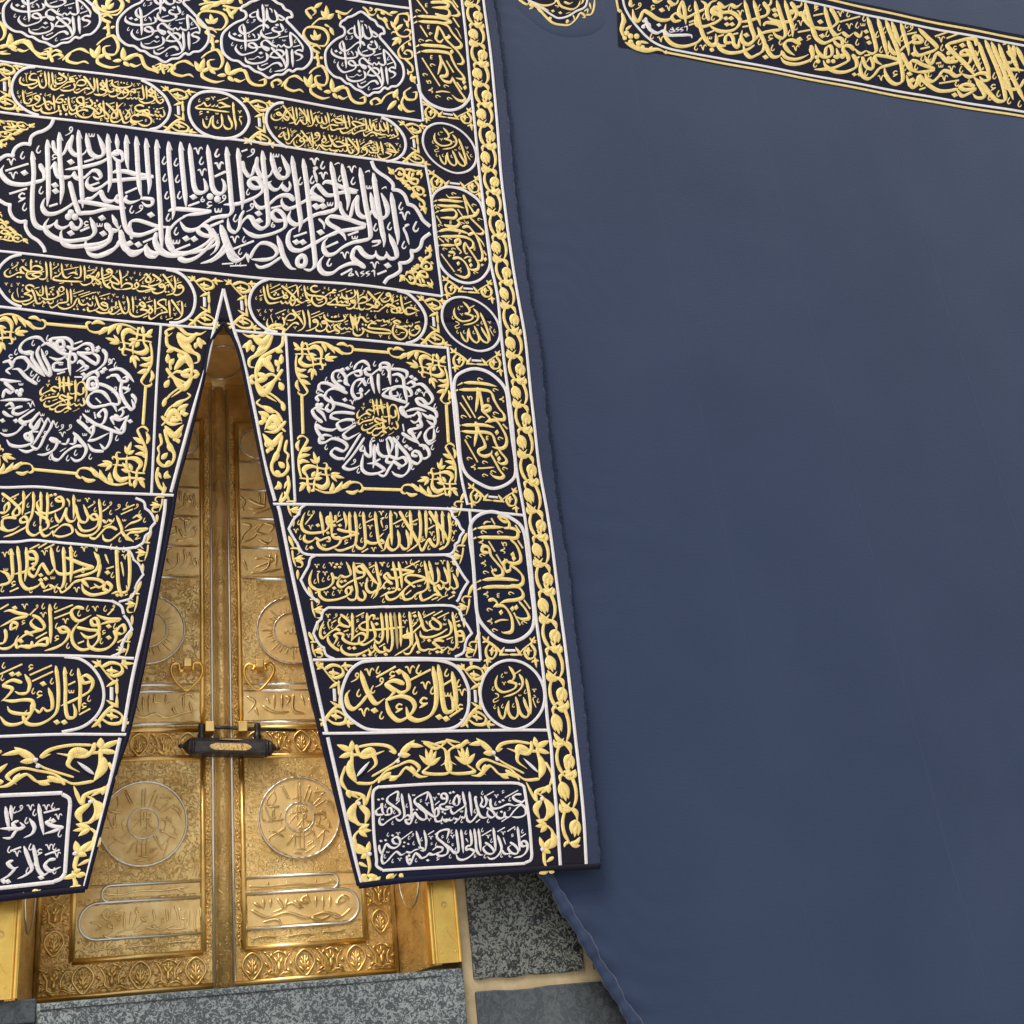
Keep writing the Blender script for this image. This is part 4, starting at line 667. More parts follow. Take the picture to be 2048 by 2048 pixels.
ROWS.append(('right_second', [(t2(570, 1005, 200), '''S 51 76 53 82 52 88 46 93 36 95 29 91 27 84 30 73;S.9 53 81 58 82 61 78;S.9 61 79 66 81 72 78 70 70 67 64;S 86 76 80 75 78 71 83 69 87 74 86 80 78 83 70 87 62 92 58 89 59 84 62 81;S 38 95 38 101 44 106 54 106 62 104 70 100 73 95 70 92 67 95 68 99 73 100;A 75 64 77 84 79 98 77 105 72 106 68 103
P 85 95 88 101 86 106 81 105 79 98;S 84 66 90 74 97 84 103 90;A 99 64 102 80 104 90 100 95 94 98 90 95 89 89 91 82;S 109 90 104 94 98 98 94 104;S 103 88 100 100 96 105;v 35 69;S.5 35 75 38 75 36 78 37 88;c 43 69;v 51 67;v 44 77;c 33 86;c 42 84;c 48 82;d.8 55 70;d.8 60 70;d.8 57 67;h 62 66;d.9 62 86;d.8 66 85
d 54 93;v 45 99;c 53 99;v 60 97;f 33 99 38 96;v 84 89;c 90 84;S.5 93 85 96 84 95 92;S.5 73 90 75 96;f.7 77 66 83 66;f 92 71 98 68;k.7 93 67;c 97 74;v 106 67;c 105 76'''),
(t2(760, 1005, 200), '''S 12 73 20 73 28 74 38 75;S 37 76 28 78 20 82 12 82 8 77 5 80 8 84 14 89;S 14 89 8 86 2 92;A 14 64 17 78 19 92 16 97 8 99 0 103;A 20 64 23 78 24 94;S.9 50 83 40 80 30 80 28 84 32 88 38 93;S 50 84 42 86 34 89 26 96 18 104 10 106 7 101 10 96;A 48 64 51 78 52 92 48 97 40 100 34 105 27 106 25 100 28 94
A 53 64 56 76 58 87;S 54 75 51 84 48 90;P 62 71 64 80 63 87 58 89 54 84 54 76;P 69 71 73 80 74 87 70 89 65 85;A 73 64 75 78 76 92;P 79 78 83 87 84 93 80 95 77 92;S.9 77 92 74 96 70 93;S 70 92 66 95 63 91 60 94 64 100 68 104;S 66 102 60 101 53 105 46 107 44 101 48 96;S.8 59 88 59 98
v 3 67;c 9 68;c 1 77;S.4 24 66 26 65;S.4 28 64 30 68;c 34 65;f 27 72 43 64;v 39 70;c 45 68;k.8 43 75;w 43 91;f 28 101 34 96;c 54 95;w 62 67;v 68 66;c 78 74;S.4 76 66 78 65;d.8 5 93;d.8 10 94;w 15 93;d.9 21 95;h 69 91;d 80 99;f 56 107 63 104;c 72 100;S.5 62 108 68 104 74 102;f 74 106 81 102;c 39 104;c 23 103;c 4 107;d.8 37 92''')],
 [(t2(570, 1005, 200), 'L 34 57 28 61 26 69;L 26 69 22 76 17 85;L 17 84 22 94 26 100;L 26 100 32 105 36 109'), (t2(760, 1005, 200), 'L 70 58 78 61 84 70;L 84 70 88 77 92 83 96 88;L 96 87 92 93 88 100;L 88 100 85 107 83 109')]))
ROWS.append(('right_third', [(t2(620, 1200, 180), '''S 37 37 32 35 26 38 20 43 16 46 13 43 13 36 17 25;S.9 37 17 44 22 49 28 48 32 42 31 36 27 36 22 40 18;S 44 32 36 30 30 35;S 42 42 36 40 30 42 33 46 30 52 28 55;S 36 61 28 56 23 50 22 44 25 42;S 42 41 40 46 46 51 56 53 66 49 68 43 62 40 54 45 50 50;A 51 15 52 30 52 42 50 50;A 69 15 70 30 70 47
S.9 77 24 78 19 74 19 70 25 63 28 60 32 65 36 80 36 95 35 115 33;P 74 25 78 36 79 45 72 51 65 54 60 51 60 44;A 86 15 88 30 88 46 84 52 80 50 78 46;A 92 15 94 35 94 53;A 97 15 99 35 100 52 97 62 92 60 90 56;A 102 15 105 40 106 60;S 90 56 91 62 85 63 80 58 78 50;S 78 54 79 60 74 64 71 58
S 71 60 60 65 48 66 40 62 38 56 40 54;v 22 19;S.5 22 24 25 24 22 27 24 36;u 32 18;f 26 28 32 24;c 17 32;c 27 32;h 18 39;c 46 19;f 56 20 66 15;k.7 64 20;k.8 58 25;c 57 36;f 41 38 47 36;v 47 43;w 82 22;d 81 29;c 85 43;h 75 57;d 48 58;d 54 58;c 35 53;f 84 57 91 53;d 66 67;d 73 66;f 56 68 62 65;c 80 66;d 92 66'''),
(t2(770, 1200, 180), '''A 11 15 14 40 15 60;A 17 15 19 36 19 57;A 29 14 31 30 32 42 33 56;P 40 14 43 24 44 30 38 36 31 42 27 40 27 34;S 44 24 46 34 50 38 56 36;S.9 56 22 62 26 67 31 66 36 60 36 55 32 54 27 58 24;S 58 36 54 37;P 76 24 80 34 78 42 70 46 58 49;S 75 36 66 42 54 46 44 45 42 38;A 81 15 84 32 86 46 86 56 82 61 78 60 75 57
S 95 44 88 44 87 40 92 39 95 45 94 51 88 52;S.9 75 58 70 62 66 59;S 71 51 64 50 58 52 62 56 66 59 72 58;S 66 57 58 61 52 60;S.9 53 60 47 62 42 60 39 50 36 40;S 39 50 34 58 30 65 25 66 22 63;S 30 46 24 46 22 44 27 43 31 49 30 56 22 62 11 68
c 23 19;v 24 27;c 34 27;u.8 39 25;f 33 33 38 28;d 36 20;c 47 17;f 46 22 60 15;f 58 20 69 14;f 63 23 77 16;S.5 49 26 52 31;w 72 30;c 72 23;f 32 17 37 15;d 89 32;f 84 28 90 26;c 86 20;c 81 51;f 74 49 82 46;d 53 50;u.8 47 49;d 40 64;c 54 64;c 77 64;d 63 64;d 68 64;c 88 57''')],
 [(t2(620, 1200, 180), 'L 22 9 16 14 14 22;L 15 22 9 28 4 41;L 4 40 8 48 13 55 18 58;L 17 58 20 66 30 71;L 22 9 60 9 95 8'), (t2(770, 1200, 180), 'L 0 8.5 40 8 80 8 90 14 93 24;L 92 24 98 30 105 42;L 105 41 99 48 96 57;L 97 56 94 65 84 70')]))
ROWS.append(('right_fourth', [((600, 1180, 380 * 193.2 / 109.2), '''A 76 44 78 55 78 66 75 72 68 75 63 73 61 67;S.9 50 63 58 61 64 63 66 67 63 72 57 75 52 71 50 65 50 62;A 79 43 81 54 82 64 84 70 88 69 88 64 86 60;A 87 47 89 57 90 70;P 58 46 62 52 62 57 58 59 54 56;S 60 54 54 52 50 54 54 58 52 61 49 63;P 35 46 37 53 40 60 44 65 49 62;S 39 60 35 65 31 68 28 66 27 60 29 57
u1.1 33 49;c 34 59;v1.1 40 47;c 45 46;f 44 50 55 44;u1.1 47 52;c 42 57;k 53 49;d 57 47;v1.1 63 46;c1.2 68 46;f 63 52 75 46;c 66 58;v1.1 72 55;c 76 58;k1.4 71 65;k1.2 57 68;v1.2 37 70;d 43 69;c 47 72;w1.2 85 60;f 82 55 87 52;c 84 48;c 91 54;v 93 59;k 92 68;f 86 73 92 69;d 80 73;d 84 74''')],
 [((600, 1180, 380 * 193.2 / 109.2), 'Q 37 41 60 40.5 80 41 90 45 96 55 97 62 96 71 92 77 85 80 60 80.5 40 80 32 76 26 70 24 61 26 52 30 45')]))
ROWS.append(('left_first', [(t2(0, 960, 180), '''S 2 16 10 22 18 29 24 36 23 42 17 44 16 40 20 34 28 26 38 15;A 28 13 29 25 27 43;A 40 14 41 28 39 42 36 50 33 55;P 42 38 50 44 58 50 58 58 50 63 42 68 36 66 33 60 36 50;S 33 51 26 52 25 48 30 45 34 50 32 57 24 62 14 67 4 70;S 20 47 12 46 4 48 3 56 8 62 16 61 24 56;S 8 62 2 60 -2 56
S 0 40 6 40 11 34 10 28 6 32 5 40;A 49 14 50 30 49 56;S 49 56 50 64 54 69 60 67 64 62;A 57 15 58 30 56 54;S 78 26 70 26 68 23 73 21 77 26 76 33 68 38 58 41 50 40 46 34 45 28 48 24;S.9 64 67 70 60 78 55 86 57 88 64 82 68 72 70 64 67;S.7 64 62 65 70;S 81 34 78 42 74 50 72 52 68 46 67 40
S 81 34 80 44 84 51 90 50 93 44;A 89 18 90 36 89 48;P 92 30 94 42 98 51 104 52 107 46 105 40 101 30;c 4 24;k.8 18 22;f 13 22 23 17;f 2 46 11 42;c 34 31;f 30 42 37 39;d.9 62 19;d.9 67 18;c 63 30;S.6 81 23 84 27 84 33;w 96 25;v 106 25;c 63 49;f 60 60 71 55;c 42 54'''),
(t2(150, 960, 200), '''S 26 43 20 44 17 40 22 38 26 44 24 51 16 56 8 56 4 50 4 44;S.9 25 44 30 45;A 26 21 28 36 28 46 26 54 20 60 12 62 4 60 0 54;S.9 30 44 34 47 37 43;S.9 37 44 41 46 43 42;S 46 55 40 52 34 53 28 59 22 65 17 64 16 60;P 45 39 49 48 51 56 46 61 38 67 32 66 30 60;S 63 42 68 39 72 42 68 45 60 48 54 53;S 80 53 66 54 54 56
S 80 53 70 57 60 58 56 64 64 67;S 51 56 54 61 60 65 64 68;u.8 21 25;f 14 31 20 27;c 22 33;c 32 26;u 39 26;f 30 35 37 30;c 39 36;u1.2 48 29;c 57 27;f 52 33 65 27;f 50 38 63 32;u 68 28;w 54 44;c 71 36;c 76 44;S.5 65 60 69 61 66 65 72 63;c 49 66;f 31 52 40 48''')],
 [(t2(0, 960, 180), 'L -20 77 0 76 20 76 40 74 60 76 80 78 92 79'), (t2(150, 960, 200), 'L 0 71 30 74 52 76 66 74;L 66 20 75 24 77 32;L 77 31 83 36 88 46;L 88 46 83 52 82 57 77 61;L 77 61 74 69 65 75')]))
ROWS.append(('left_second', [(t2(0, 1130, 270), '''A 9 -13 10 0 10 10 6 15 0 16;A 14 -15 16 0 17 14 22 20 30 18 34 14;A 21 -14 22 0 20 14;S 29 -4 23 -5 22 -9 27 -10 30 -5 28 1 20 6 11 8;S.9 33 14 36 19 40 16;S.9 40 17 44 19 47 16;A 51 -14 52 2 52 14 49 20 45 18;S 66 13 60 15 55 20 50 23 48 20;A 57 -15 58 2 57 15;S 76 3 66 0 56 -4 51 -6
S 76 3 66 5 56 8 48 8 44 4;A 41 -14 43 -2 45 6;S.9 44 4 40 8 37 4 34 0 28 10 24 8 24 2;S.9 66 13 72 12 80 13 84 16 80 19 76 16;S.9 79 11 81 2 79 -4;S 80 4 72 8 60 11;S 66 13 72 19;S 88 22 84 20 86 15 90 18 88 22 82 24 74 25 68 22 66 16;A 94 -15 95 5 96 18 98 23 103 21 102 17;A 104 -14 105 5 104 21
S.9 96 22 90 24;P 76 -10 80 -2 78 4 72 8;S 0 17 8 14 6 8 0 5;w 5 4;c 2 20;k 11 16;f 8 22 15 19;c 25 21;d.9 33 9;d.9 33 13;d.9 37 12;w 43 11;f 35 22 42 20;c 45 21;c 54 18;v 62 21;f 73 20 79 18;d 87 7;c 91 9;d.8 95 25;d.8 98 25;k.7 102 24;S.5 98 -2 99 3 100 10;c 67 5;d.8 27 4;d.8 27 0
v 4 -8;c 8 -10;f 24 -12 32 -16;f 31 -13 38 -17;f 36 -12 44 -16;v 36 -9;c 47 -12;k.8 57 -12;c 61 -8;v 68 -12;v 78 -12;S.5 79 -8 81 -2;S.5 85 -8 88 0;c 90 -14;c 100 -12;v 101 -6;f 86 4 92 2''')],
 [(t2(150, 960, 200), 'L 52 76 60 79 64 87;L 63 87 70 93 75 105'), (t2(0, 1130, 270), 'L 116 8 111 15 109 20;L 110 20 106 27 96 30.5;L -10 27.5 0 27 30 26.5 60 28 92 30')]))
ROWS.append(('left_third', [(t2(0, 1130, 270), '''S 23 41 14 39 8 37 3 38;S 22 42 12 44 6 47 0 50;S.9 14 50 9 52 10 47 14 48 13 53;S 4 52 5 58 3 63 -3 64;S.9 26 41 32 44 36 50 34 53 28 51 25 47 28 43;S 34 53 26 55 20 57 14 62 8 67 2 68 -2 66;S 20 54 24 56 27 58;S 28 66 32 62 38 60 38 65 32 65 26 66 20 65;S.9 26 62 25 67 17 66 14 67 13 62 15 57
A 40 32 41 48 41 64;S 56 54 50 55 48 52 52 51 56 55 53 62 46 67 36 70;S 68 36 62 35 58 38 59 43 64 46 74 41;S.9 62 51 72 53 79 54 80 60 74 67 66 69 60 65 58 58 60 52 64 47;S 98 44 86 44 78 41;S 97 45 86 47 80 49;S 80 49 75 49 74 45 78 44 80 49 80 54 76 58 70 59 65 55
S 98 56 94 55 97 50 100 49 101 54 97 57;S 92 53 94 58 92 63 86 68 78 69 72 66 71 60;f 0 36 7 32;d 12 35;v 20 34;u.8 30 34;f 24 41 29 36;v 35 41;c 35 34;c 45 34;f 44 39 59 33;f 44 44 57 39;c 46 50;v 53 46;k 46 60;f 29 60 38 55;k.8 19 47;d 17 62;c 55 66;c 64 40;c 71 36;v 77 36;c 85 36;u.8 92 34;f 87 41 92 36;d 88 50
c 93 50;k.8 84 55;d 88 59;f 95 63 100 60;c 82 62;f 63 64 68 62''')],
 [(t2(0, 1130, 270), 'L 90 29.5 98 34 100 40;L 100 41 104 46 107 53;L 107 52 102 58 98 66;L 99 65 97 71 90 74.5')]))
ROWS.append(('left_fourth', [(t2(0, 1300, 270), '''A 45 13 47 28 47 45 45 52 38 58 30 61 22 60 19 54 22 49;A 52 14 53 30 53 46 55 55 60 55 61 50 59 44;A 63 15 65 30 64 51;S 74 26 68 27 66 23 70 21 75 26 73 33 66 38 58 42 49 46;P 39 31 42 40 42 48 38 50 35 47;S.9 35 47 32 51 28 48;S 28 48 26 42 20 41 10 42 2 41;S 28 48 24 52 14 52 8 50 6 46
S 26 44 25 52 20 58 12 61 5 60 0 54;P 20 20 24 28 22 35 16 36 12 34;S 18 27 10 25 3 29 10 32 6 38 1 42;c 3 13;f 0 20 18 12;c 2 23;d1.1 10 20;d1.1 15 20;k 25 15;f 24 21 42 13;f 26 26 43 18;c 42 26;d1.1 35 28;k1.2 32 37;c 27 34;w1.2 58 34;f 55 29 61 26;c 58 19;c 72 40;k 68 46;f 64 53 73 48;d1.1 46 59;d1.1 52 59''')],
 [(t2(0, 1300, 270), 'L 52 6 65 8 75 15 82 26 84 37 82 47 76 56 66 63 50 67')]))
FOOT = [('right', [(t2(740, 1570, 170), '''S 17 38 9 38 8 33 14 28 15 24 16 34 19 39;S.9 19 39 27 37 27 30 24 30 22 34 23 38;S 34 21 36 12 35 9 30 11 23 16 22 21 29 27 37 33 38 38 30 42 22 47 17 51 13 50 12 44 14 40;A 40 11 42 24 44 36 43 42 38 46 34 44 33 41;A 49 11 52 24 53 36 52 41 48 45;S.9 44 42 48 39 52 42 50 45 46 44
S 45 44 47 49 51 50 54 44 57 36 62 42 68 45 72 43 71 36 64 30 57 22 58 18 66 13 74 10 73 16 71 21;S 60 24 66 29 74 36 82 41 86 40 88 35 86 30 83 33 83 41;A 76 10 79 22 81 34 84 41;S 98 18 92 17 92 12 97 12 99 18 96 24 90 26 90 30 96 32 104 30;S.9 83 42 85 47 91 46 93 40;S 93 44 98 47 103 42
S 12 77 12 82 15 88 18 82 21 76 26 80 32 81 38 76 38 70 34 67 29 70 31 75 37 76;S 16 87 15 96 17 101 22 98 28 91 34 86 40 90 46 87;S.9 46 86 52 87 57 84 64 82;S.9 62 80 68 82 69 85 64 84;A 59 59 62 70 65 80;A 69 58 72 72 71 85;S 47 91 48 98 51 102 54 96 58 88 62 90 66 94 72 92 76 88 82 90;S.9 80 84 86 80 93 81 92 85 86 88 80 90 74 90
S 85 88 88 91 94 91 99 88 100 82 94 75 86 68 87 62 94 58 101 58 100 64 98 70;S 94 75 103 82;w 56 13;u.8 37 18;f 33 25 38 20;c 20 27;c 31 35;w 16 44;c 29 49;c 47 27;k.8 65 21;v 73 25;d.7 55 32;d.7 60 32;v 76 45;c 59 47;v 83 18;f 83 26 89 21;d.8 88 12;d.7 93 35;d.7 96 37;c 92 48;d.8 11 19;d.8 16 18
c 23 64;d.8 29 65;v 36 63;f 40 70 54 60;d.8 14 72;d.8 20 71;d.7 44 74;d.7 49 76;d.7 43 79;c 50 68;u.9 55 64;c 56 75;c 66 70;f 74 64 82 59;f 83 64 91 58;v 78 68;k.8 93 67;k.7 79 76;c 85 77;w 23 86;c 19 92;c 29 98;v 38 96;b.8 50 91;b.8 51 96;c 59 97;d.9 74 97;k 87 95'''),
(t2(890, 1565, 180), '''S 0 30 10 30;S 12 28 10 24 14 16 17 20 16 27 12 29;A 21 11 23 22 24 28 16 34 10 38 7 35 7 30;A 29 11 31 26 32 41;S.9 0 45 8 46 11 42;S.9 11 44 16 45 19 40;S.9 19 42 23 43 25 38 25 28;S 36 18 38 28 40 36 37 42 31 48 27 46 26 38;P 36 17 38 28 42 40 46 43 52 42;S.9 50 31 56 34 60 40 56 43 51 39 52 33
S.9 48 16 50 24 47 30 43 28 45 22 43 17;S 55 20 55 28 58 32 66 31 76 27 84 29;S 92 15 86 15 82 18 85 22 92 24 96 21;S 96 22 90 27 83 29;S.9 78 42 84 34 92 28 97 33 96 40 88 43 80 42;S.9 78 42 74 43 71 39;S 72 36 71 42 66 44 62 41 63 36
A 13 57 15 70 16 84 12 86 6 80 0 74;A 19 57 21 72 22 86;A 30 57 32 70 31 76 26 78 26 82 30 81 35 84 30 90 22 94 16 93 13 87;A 35 56 37 70 38 82 42 88 46 88;A 40 56 42 70 43 84;S.9 48 73 54 77 59 84 56 87 50 86 46 80 50 76;A 58 55 60 70 61 84;P 63 64 66 72 68 80 66 86 60 92 54 93 51 90;S.9 68 82 72 87 80 86
S.9 78 73 84 77 88 83 86 87 80 86 76 80 80 76;A 87 54 89 70 90 84;S 99 77 93 78 92 73 96 72 99 76 98 84 92 90 82 92;d.8 6 13;d.8 10 12;c 6 24;c 18 19;w 20 35;f 11 50 16 45;c 20 47;d.8 37 18;c 36 35;f 37 49 42 45;c 45 13;f 50 16 59 11;S.5 50 19 53 23;c 52 47;c 61 26;v 62 17;k.8 70 12;d.8 66 24;d.8 70 22;f 72 19 88 10
c 78 21;d.8 68 36;u.8 78 32;f 68 48 74 44;c 8 60;v 9 66;c 4 71;k.7 9 76;c 13 82;c 6 90;c 25 61;S.5 25 68 28 73;c 45 58;f 44 65 56 58;v 52 66;c 56 71;f 63 60 72 55;f 75 60 84 54;k.6 84 57;v 70 62;S.4 70 67 73 76;k.8 81 65;c 93 60;f 91 67 97 63;c 48 90;c 68 89;c 78 89;k.8 36 90''')],
 [((512, 1536, 512), 'L 93 14 89 17 88 22;L 88 21 89 50 91 70;L 91 70 91 74 95 77;L 93 14.5 140 12 193 11.5;L 95 77.5 140 75 193 73'), ((900, 1536, 512), 'L 46 11.5 52 12;L 51 12 55 14 56 18;L 56 18 59 40 61 66;L 61 66 60 70 56 72;L 56 72.5 46 73')]),
('left', [((0, 1536, 512), '''S 48 45 40 44 35 41 40 39;S 48 45 40 48 33 50;A 29 27 31 40 33 51;P 22 38 26 45 24 50 18 53;S 18 44 12 48 8 53 2 53;S 14 40 10 42 12 46 18 45 15 41;A 4 29 6 42 7 48;A 8 28 9 40;S 13 46 4 46 0 46;S 42 69 37 70 34 74 38 78 46 75;A 25 58 27 68 29 77 33 81 38 78;A 18 59 22 70 24 77 18 82 13 84
S 10 70 6 72 10 76 14 75;S 12 76 6 82 0 85;d 3 86;v 23 30;c 40 29;f 33 34 45 31;v 35 30;d 40 40;c 38 40;v 44 37;c 45 50;c 26 34;u 16 30;c 20 40;c 11 32;v 37 60;c 41 60;f 34 66 45 62;v 43 66;k 30 64;c 23 60;c 27 72;d 31 83;c 41 78;v 13 65;f 8 63 16 60;c 7 62;d 6 86;c 21 78''')],
 [((0, 1536, 512), 'L -20 22 0 21 25 20 47 19;L 47 20 52 23 53 27;L 53 27 51 50 49 80;L 49 80 46 84 41 86;L 41 86.5 0 91')])]
BELT = [(t2(1225, 0, 220), '''S.9 68 20 62 21 59 17 63 13 67 17;S 59 18 54 20 48 20 43 18 36 13 31 11 28 17 26 21 22 19 20 9;S 90 36 84 42 72 46 62 45 55 40 52 32 53 24;A 82 0 85 15 88 28 92 38 98 44 104 40 103 34;S 70 0 66 10 68 16 74 17 84 12 92 8 93 4 88 0;A 70 0 72 12 73 24;S 109 16 102 12 99 9 104 6 108 8;S 109 18 100 23 90 26 84 24 82 14
S 96 20 94 10 98 2 104 0;S 18 0 18 5 20 6 22 4;S 40 -1 44 2 50 0;S 55 0 60 4 64 3 66 -2;d 49 10;v 56 8;k.9 40 8;u 27 5;c 77 8;f 76 22 81 20;f 76 25 81 23;c 91 16;c 100 17;v 48 39;c 39 36;c 83 47;v 90 47;d.8 99 49;w 97 37;f 94 33 101 30'''),
(t2(1420, 0, 220), '''S 0 24 6 22 11 18 10 14 4 13 2 10 4 7 9 9 12 12 20 12 26 15 30 21 26 28 18 31 8 30 0 25;S 8 2 14 7 20 4;S 20 4 26 7 32 3;A 34 0 38 15 41 28 44 38 40 44 34 43 31 37 32 30;A 43 0 47 14 50 26;S 53 2 56 6 60 4 61 -2;S 54 4 58 10 56 15 48 18 38 21 28 22;S 53 26 55 23 62 23 69 25 70 29 60 31 50 34 44 40 36 44
A 47 27 51 36 54 44 52 51 46 55 40 57 35 52 33 44;S 55 44 58 52 63 57 70 55 71 50;S.9 71 51 75 57 84 59 92 57 98 54;S 90 44 82 40 76 41 74 45 78 51 84 55;S 100 45 102 52 101 58 94 62 84 64 74 62 70 57;A 66 0 70 14 74 26 75 34 72 38 66 36 62 31;A 74 0 78 14 82 28 82 37;S 80 2 84 8 86 14 82 20 72 22 62 20 57 17
S.9 82 8 90 6 91 2;A 94 2 97 14 101 26 105 36 109 42;S 94 10 93 17 98 24 104 28 109 28;S 44 45 38 49 28 52 18 52 10 48 6 42;S.9 22 42 16 42 16 36 20 34 23 38 24 44 28 47 29 38;S.9 16 45 10 45 6 40;S 0 45 6 44 6 33;d.9 16 18;d.9 21 18;d.9 17 24;d.9 22 24;v 30 13;c 20 8;c 3 17;f 32 27 38 26;d 36 35;f 8 36 14 34;f 23 34 28 33
c 49 8;d 64 10;d 65 15;b 81 12;b 90 14;c 85 27;v 90 23;f 87 32 99 30;d 89 39;k 60 38;k.9 98 38;c 79 33;c 49 42;c 62 48;c 70 42;v 85 48;d 55 57;b.8 2 49;k.8 105 7;b.8 106 57;b.8 107 61'''),
(t2(1620, 0, 220), '''A 14 6 17 18 21 30 24 38;S 20 8 25 16 27 22 22 27 14 29 6 28 0 26;S 0 20 4 34 8 40 14 43 22 40 28 38 32 40 31 46 26 44 22 38;S 20 30 26 35 32 32;S.9 32 32 38 36 44 32;S.9 44 32 50 36 52 30;A 57 16 61 28 65 42 66 50 62 53 56 50;S.9 56 50 50 53 44 48;S 44 50 40 46 34 46 33 50 37 55 38 60 32 64 22 68 12 69 4 69;A 67 17 71 30 75 45 77 55
A 75 19 80 32 86 46 90 60 92 70 92 80 86 83 80 80 76 74 74 66;A 81 21 85 32 90 46;A 90 22 94 36 98 50 98 55;S 106 38 100 42 94 46 90 50 85 53 80 48 78 40;S 108 36 103 36 104 42;S.9 91 60 82 57 72 55 65 55 66 60 72 64;S 91 61 80 64 70 67 64 74 58 78 52 75 50 68 51 60;S.9 52 56 56 66 62 68 63 62 60 57 56 62;S 42 54 46 60 46 66 40 70 32 72 24 71 16 66 13 60
S.9 46 58 50 56;S.9 15 58 16 48 20 46 22 52 20 56 14 57 8 52 5 44;S 23 56 28 57 26 48;S 0 48 3 56 0 62;S 91 52 95 60 100 68 109 72;S 109 62 102 60 100 62 102 68;S 109 78 106 85 102 86 98 80 96 74;d 10 22;d 12 36;k.9 6 9;f 3 16 13 14;v 30 14;c 38 14;f 29 22 50 16;c 29 28;v 39 26;c 47 25;w 53 24;d.9 56 31;d.9 57 37;d.9 59 42
c 54 18;c 36 40;c 47 42;c 67 34;c 74 30;c 82 33;c 91 38;c 71 49;c 79 53;b 32 56;b.8 7 57;b.8 8 61;b.8 18 61;b.8 23 61;d.8 44 74;d.8 49 74;f 54 55 60 54;c 56 72;v 71 77;k 85 73;c 94 67;d 99 73;d 102 79;d 104 53;u 101 27;f 96 34 106 32;c 96 25;c 5 64;c 17 34'''),
(t2(1820, 60, 228), '''S 2 12 8 12 12 11 8 6 4 6 3 10;P 8 -2 16 6 26 16 24 19 16 22 8 24 5 20 4 14;S.9 24 37 12 33 4 29 0 30;S 24 38 14 40 4 40;S 46 30 36 30 30 24 26 22 23 28 21 32 17 30 14 24;S 63 16 62 10 56 9 46 11 36 14 38 18 46 26 54 34 62 44;S.9 58 24 50 24 49 21 54 20 58 26 56 32 48 33;A 54 8 58 18 63 30 68 42;S 62 44 56 45 50 42
S 50 42 44 44 38 40 32 39 28 44 22 49 17 47 14 40;S 58 46 66 42 73 43 75 48 70 49 66 45;A 65 12 69 24 74 38 76 48;A 71 10 76 22 82 36 87 50 90 62 90 68 84 69 78 64 70 54 60 45;A 77 12 82 24 88 38 93 52 98 68;A 84 14 88 26 94 40 100 52 109 70;S 46 56 38 58 28 58 20 54 13 48 9 44 7 50 4 55 -2 52;S 62 54 54 52 48 54 52 57 62 57 56 61 50 63 46 58 44 56
A 62 46 68 56 71 62 70 65 64 65 60 61;S 98 16 99 26 96 32 90 33 92 38 100 39 109 40;S 109 48 104 56 98 58 92 56 89 48 92 42;A 93 15 98 28 104 42;A 101 17 106 28 109 36;S 105 30 109 29;c 16 12;f 10 18 19 16;d 4 23;f 24 6 36 2;v 30 9;f 35 8 46 4;c 31 17;b.8 37 22;b.8 37 27;b.8 41 27;d 50 15;k.8 43 18;c 19 26;c 12 27
f 25 32 30 31;w 30 34;v 40 37;c 49 38;v 64 23;c 66 31;c 61 37;f 68 39 70 37;c 79 24;c 87 24;c 84 38;c 80 45;c 94 46;c 101 46;k 79 56;c 76 65;c 84 62;c 94 69;v 33 46;f 28 51 47 48;c 11 51;f 9 57 15 55;d 43 62;h 57 49;c 45 51;d 2 48;c 6 35;c 19 42;c 104 72;S.5 92 21 95 27;f 88 15 91 14''')]
BELT_WHITE = '''S.9 32 28 30 26 36 24 38 29;S.9 33 20 37 29 44 33 50 31 56 35 68 35 78 35 79 38;b.6 31 21;b.6 33 19;d.8 46 25;S.35 57 29 62 31 57 32 56 30;S.35 59 27 62 32;S.35 66 27 63 29 66 30 63 32;S.35 70 27 67 29 70 30 67 32;S.35 71 27 74 26 74 31'''
BELT_CORNER = '''l1.6 9 12 11 20 9 30 12 40;b 14 33;b 18 36;b 24 36;b 18 42;b 26 43;l1.8 12 42 22 47 34 50 45 49 53 52;b.8 30 47;l1 13 30 19 25;l1 27 41 36 43;l.9 12 24 13 19;l.9 36 49 40 46;b.8 12 38;b.8 20 45;d.8 53 52;d.8 7 11'''
BELT_GOLD = [(2250, 124), (2048, 83.5), (1670, 2), (1420, -52), (1228, -94), (1233, 0), (1237, 22)]
BELT_GOLD2 = [(1332, 105), (1445, 126), (1639, 162.5), (2048, 235.5), (2250, 272)]
BELT_SILVER = [(2250, 135), (2048, 94.5), (1674, 17), (1420, -38), (1260, -72), (1244, -40), (1247, 6), (1256, 28), (1275, 54), (1301, 80), (1330, 95), (1370, 104), (1445, 117), (1595, 146), (1800, 182), (2048, 226.5), (2250, 263)]
LAMP = '''S 8 0 12 4 18 7 20 4 18 2;S 20 12 24 10 21 7 24 7 30 11 38 20 46 27 54 29 64 29 72 22 76 16 80 18 81 21 78 21;S 82 18 88 17 91 10 92 0;S 80 14 84 12 84 16;l1 28 9 32 16;l1 34 15 38 20;l1 60 25 62 28;l1 68 18 70 24;b 43 22;b 62 25;l1.2 86 4 88 12;S 50 0 48 5 40 8 30 7 22 3;S 50 0 54 8 60 11 68 12 74 8 76 2;S 58 4 64 6 68 4;d 46 14;d 54 16
S.5 48 8 52 9 50 11;S.4 34 9 42 14;S.4 60 17 66 15;S 80 0 78 5 75 7;S -6 -14 0 -6 8 0;S 20 2 26 8 36 12;S 30 -4 44 -2 60 -6'''
LAMP_LINE = 'L 4 -12 14 -2 24 5 34 11 44 18 52 22 62 20 72 14 77 12 79 11 82 8 84 0 85 -12'

